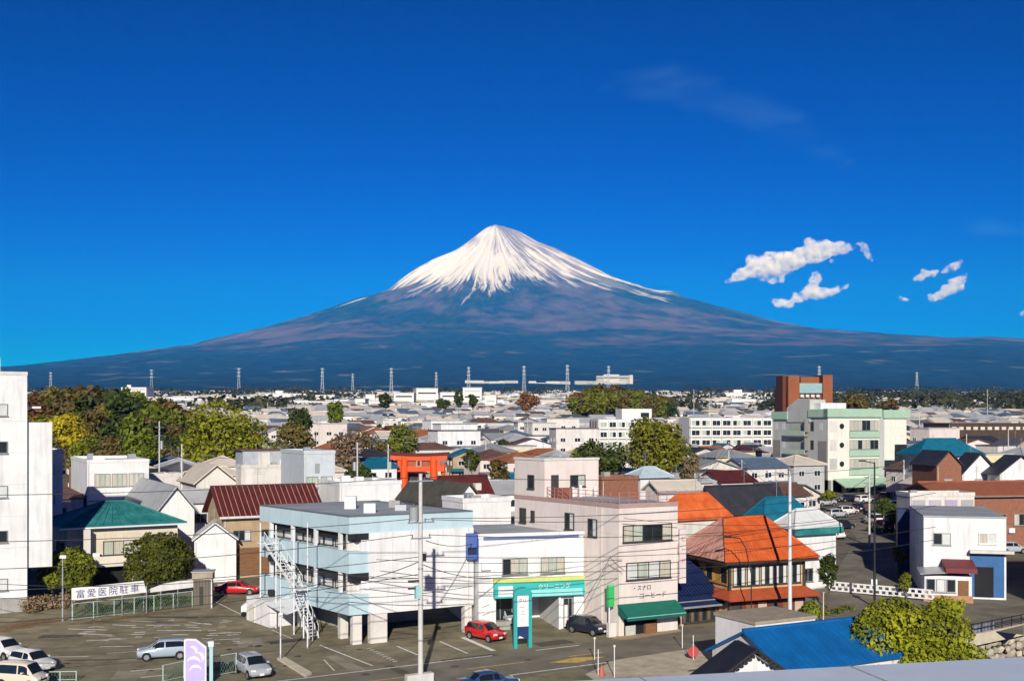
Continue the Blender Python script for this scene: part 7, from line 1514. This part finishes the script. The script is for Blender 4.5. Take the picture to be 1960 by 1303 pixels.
for y, x in cand[:NEARN]:
    qx = CX + x / y * FPX; i = ht.randrange(16 if y > 250 and not 1080 < qx < 1490 else 14)
    if 1080 < qx < 1490 and y > 262 and i % 5: i = (i // 5) * 5
    a, b, wins, kd, st, w, d = hm[i]; wn_, wm_ = ht.choice(HW if st < 3 else HW[:7]); rn_, rm_ = ht.choice(HR if kd != 'flat' else HR[:3] + HR[4:5] + HR[7:9])
    o = thing('house', None, 'house', (x, y, gz(y)), RZ0 + ht.choice((0, 0, 0, math.radians(-14))) + ht.uniform(-.05, .05), 'small houses of the town')
    link('wall', a, None, o, objmat=wm_); link('roof', b, None, o, objmat=rm_)
    for wx, wy, wz, wa, ww, wh in wins: link('window', small_window(ww, wh), None, o, (wx, wy if wa == 0 else wy, wz), wa)
    if st == 2 and kd != 'flat' and ht.random() < .6:      # the low skirt roof of the ground floor
        k_ = ('skirt', w)
        if k_ not in hm: hm[k_] = MB().slab([(-.5, -1.3, 2.55), (w + .5, -1.3, 2.55), (w + .5, -.02, 3.1), (-.5, -.02, 3.1)], .12).mesh('skirt_roof'); hm[k_].materials.append(GREYR)
        link('skirt_roof', hm[k_], None, o, objmat=rm_)
    elif st >= 2 and ht.random() < .6:
        k_ = ('balc', w)
        if k_ not in hm: b_ = MB().box(.5, w * .62, -1.1, -.02, 2.75, 2.9).box(.5, w * .62, -1.1, -1.03, 2.9, 3.75).box(.5, .57, -1.03, -.02, 2.9, 3.75).box(w * .62 - .07, w * .62, -1.03, -.02, 2.9, 3.75); hm[k_] = b_.mesh('balcony'); hm[k_].materials.append(WHITE2)
        link('balcony', hm[k_], None, o, objmat=ht.choice((WHITE2, FRAME, BROWNR)))
    if kd != 'flat' and ht.random() < .35:
        if 'aer' not in hm: b_ = MB().tube((0, 0, 0), (0, 0, 2.4), .035, .03, 4); [b_.tube((-.6 + .1 * j, 0, 1.7 + .22 * j), (.6 - .1 * j, 0, 1.7 + .22 * j), .02, .02, 3) for j in range(4)]; hm['aer'] = b_.mesh('aerial')
        link('aerial', hm['aer'], GALV, o, (w * .5, d * .5, h_roof[i]))
    if ht.random() < .3: link('air_conditioner', hm.setdefault('ac', MB().box(0, .8, -.35, 0, 0, .6).mesh('air_conditioner')), STEELW, o, (w * .5, 0, st * 2.6 - 1.9), 0)
    base = '%s %s house with %s %s roof' % (wn_, 'low' if st == 1 else 'tall' if st == 3 else 'two storey', rn_, {'gable': 'gabled', 'hip': 'hipped', 'flat': 'flat'}[kd])
    houses.append((base.replace('two storey ', ''), landmark(x, y), x / y, y, o))
grp = {}
for h_ in houses: grp.setdefault((h_[0], h_[1]), []).append(h_)
for (b_, l_), hs_ in grp.items():
    hs_.sort(key=lambda t: t[2])
    for k, t in enumerate(hs_): t[4]['label'] = b_ + ' ' + l_ + ('' if len(hs_) == 1 else ', ' + ('left one' if k == 0 else 'right one') if len(hs_) == 2 else ', %s from left' % ORD[min(k, 19)])
def distant_town():
    """the thousands of roofs further out, one joined mass"""
    mats = [WHITE, WHITE2, CREAM, HW[5][1], BEIGE, GREYR, CHARR, BROWNR, SILVR, HR[5][1], MAROONR, CREAMR, GLASSD, FW]; V = []; F = []; I = []
    r = random.Random(88); pts = [(y, x) for y, x in cand[NEARN:]]
    for k in range(7000):
        y = 950 * math.exp(r.random() * 1.55); x = r.uniform(-.47, .47) * y; px = CX + x / y * FPX
        dens = fbm(np.array([x / 260.0 + 60]), np.array([y / 300.0 + 3]), 3, 19)[0] + (.16 if px < 1300 else .02) - max(0, (y - 2600) / 6000)
        if dens > .44 and not any((x - a) ** 2 + (y - b) ** 2 < (r_ + 4) ** 2 for a, b, r_ in PLACED[-22:]): pts.append((y, x))
    for y, x in pts:
        far = y > 900; big = far and r.random() < .2
        w = r.uniform(14, 34) if big else r.uniform(7, 12); d = r.uniform(10, 18) if big else r.uniform(6, 9); h = r.uniform(6, 11) if big else (r.choice((3.2, 5.8, 5.8, 6.4)) if not far else r.uniform(5, 8.5)); a = RZ0 + r.choice((0, 0, -.25)) + r.uniform(-.08, .08)
        c, s = math.cos(a), math.sin(a); z = gz(y); o = len(V); kd = 2 if big else r.choice((0, 0, 1, 2)); rise = r.uniform(1.2, 2.2); wm_ = r.choice((0, 0, 0, 1, 1, 2, 3, 4, 13)); rm_ = r.choice((5, 8, 7, 8, 8, 9, 11, 11, 0, 8, 11)) if not far else r.choice((5, 8, 8, 11, 0, 7, 9, 8)) if kd < 2 else r.choice((8, 3, 0, 1, 13))
        T = lambda p: (x + p[0] * c - p[1] * s, y + p[0] * s + p[1] * c, z + p[2])
        for zz in (-3, h):
            for p in ((0, 0), (w, 0), (w, d), (0, d)): V.append(T((*p, zz)))
        for q in ((0, 1, 5, 4), (1, 2, 6, 5), (3, 0, 4, 7), (2, 3, 7, 6)): F.append([o + t for t in q]); I.append(wm_)
        e = .5; q0 = len(V)
        if kd == 2:
            for p in ((-.2, -.2), (w + .2, -.2), (w + .2, d + .2), (-.2, d + .2)): V.append(T((*p, h + .15)))
            F.append([q0, q0 + 1, q0 + 2, q0 + 3]); I.append(rm_)
        else:
            hp = d / 2 if kd == 1 else -e + .01
            for p in ((-e, -e, h - .1), (w + e, -e, h - .1), (w + e, d + e, h - .1), (-e, d + e, h - .1), (hp, d / 2, h + rise), (w - hp, d / 2, h + rise)): V.append(T(p))
            F += [[q0, q0 + 1, q0 + 5, q0 + 4], [q0 + 2, q0 + 3, q0 + 4, q0 + 5]]; I += [rm_, rm_]
            F += [[q0 + 3, q0, q0 + 4], [q0 + 1, q0 + 2, q0 + 5]]; I += [rm_ if kd == 1 else wm_] * 2
        n = max(1, int(w / 3.6)); lv = max(1, int(h / 2.9))
        if y < 2200:
            for j in range(lv):
                for t in range(n):
                    wx = (t + .5) * w / n; q1 = len(V)
                    for p in ((wx - .75, -.04, j * 2.9 + .9), (wx + .75, -.04, j * 2.9 + .9), (wx + .75, -.04, j * 2.9 + 2.1), (wx - .75, -.04, j * 2.9 + 2.1)): V.append(T(p))
                    F.append([q1, q1 + 1, q1 + 2, q1 + 3]); I.append(12)
    me = bpy.data.meshes.new('distant_town'); me.from_pydata(V, [], F); me.update(); me.polygons.foreach_set('material_index', I)
    for m_ in mats: me.materials.append(m_)
    o = bpy.data.objects.new('distant_town', me); COL.objects.link(o); o['kind'] = 'stuff'; o['label'] = 'the close packed pale houses and sheds farther out'
distant_town()
# trees standing singly between the houses, and poles over the roofs
items = []
for k in range(46):
    y = 150 * math.exp(ht.random() * 1.35); x = ht.uniform(-.45, .45) * y
    if any((x - a) ** 2 + (y - b) ** 2 < (r_ + 2) ** 2 for a, b, r_ in PLACED) or (y < 165 and -60 < x < 60): continue
    c, t = PROTO[ht.randrange(4)]; s = ht.uniform(.22, .5); m = ht.choice((L_OLIVE, L_DARK, L_BROWN, L_DARK, L_TWIG)); o = tree('garden_tree', None, 'tree', (x, y, gz(y)), c, t, m, s, ht.uniform(0, 6), 'garden trees between the houses')
    items.append((colourname(m), landmark(x, y), x / y, o))
g2 = {}
for c, l, q, o in items: g2.setdefault((c, l), []).append((q, o))
for (c, l), v in g2.items():
    v.sort(key=lambda t: t[0])
    for k, (q, o) in enumerate(v): o['label'] = 'small %s tree among houses %s' % (c, l) + ('' if len(v) == 1 else ', %s from left' % ORD[k])
ps_ = MB().tube((0, 0, -.5), (0, 0, 11), .16, .10, 7).mesh('shaft'); pa_ = MB().box(-.8, .8, -.06, .06, 0, .1).mesh('crossarm'); pt_ = MB().tube((.45, 0, 0), (.45, 0, .9), .28, .28, 8).mesh('transformer')
poles = [(305, 806, 175), (348, 850, 160), (684, 846, 150), (743, 850, 160), (1072, 870, 210), (1135, 850, 230), (1330, 905, 170), (1420, 880, 190), (1664, 905, 150), (1730, 880, 190), (1850, 830, 250), (1930, 820, 280), (985, 790, 420), (1010, 800, 380), (930, 840, 260), (590, 790, 330), (610, 800, 300), (1328, 745, 560), (1358, 752, 520), (1445, 748, 560), (1890, 745, 600), (1760, 775, 420), (512, 770, 420), (780, 795, 380), (858, 800, 340), (1545, 955, 150), (1395, 845, 230), (1240, 930, 160)]
plist = []
for px, top, d in poles:
    zt = Zp(top, d); zb = gz(d); s = max(.6, (zt - zb) / 11); o = thing('utility_pole', None, 'pole', (X(px, d), d, zb), ht.uniform(0, 3), 'utility poles among the houses'); o.scale = (1, 1, s)
    link('shaft', ps_, CONC, o); link('crossarm', pa_, GALV, o, (0, 0, 10.3)); link('crossarm', pa_, GALV, o, (0, 0, 9.4))
    if d < 200: link('transformer', pt_, GALV, o, (0, 0, 8))
    plist.append((landmark(X(px, d), d), px, o))
g3 = {}
for l, px, o in plist: g3.setdefault(l, []).append((px, o))
for l, v in g3.items():
    v.sort(key=lambda t: t[0])
    for k, (q, o) in enumerate(v): o['label'] = 'pale utility pole rising over roofs %s' % l + ('' if len(v) == 1 else ', %s from left' % ORD[k])

pl_ = sorted([(px, top, d) for px, top, d in poles if d < 270]); nc = {}
for (p0_, t0_, d0_), (p1_, t1_, d1_) in zip(pl_, pl_[1:]):
    if abs(d0_ - d1_) > 70: continue
    for k, dz in enumerate((.4, 1.4)):
        l = landmark(X((p0_ + p1_) / 2, (d0_ + d1_) / 2), (d0_ + d1_) / 2); nc[(l, k)] = nc.get((l, k), 0) + 1
        a_ = Vector((X(p0_, d0_), d0_, Zp(t0_, d0_) - dz)); b_ = Vector((X(p1_, d1_), d1_, Zp(t1_, d1_) - dz)); n = 8; m = MB().path([a_.lerp(b_, i / n) - Vector((0, 0, 3.2 * (i / n) * (1 - i / n))) for i in range(n + 1)], .035, 3)
        tag(m.build('overhead_cable', CABLE), '%s cable strung between utility poles over roofs %s%s' % (('upper', 'lower')[k], l, '' if nc[(l, k)] == 1 else ', %s span' % ORD[nc[(l, k)] - 1]), 'cable', 'cables over the roofs')
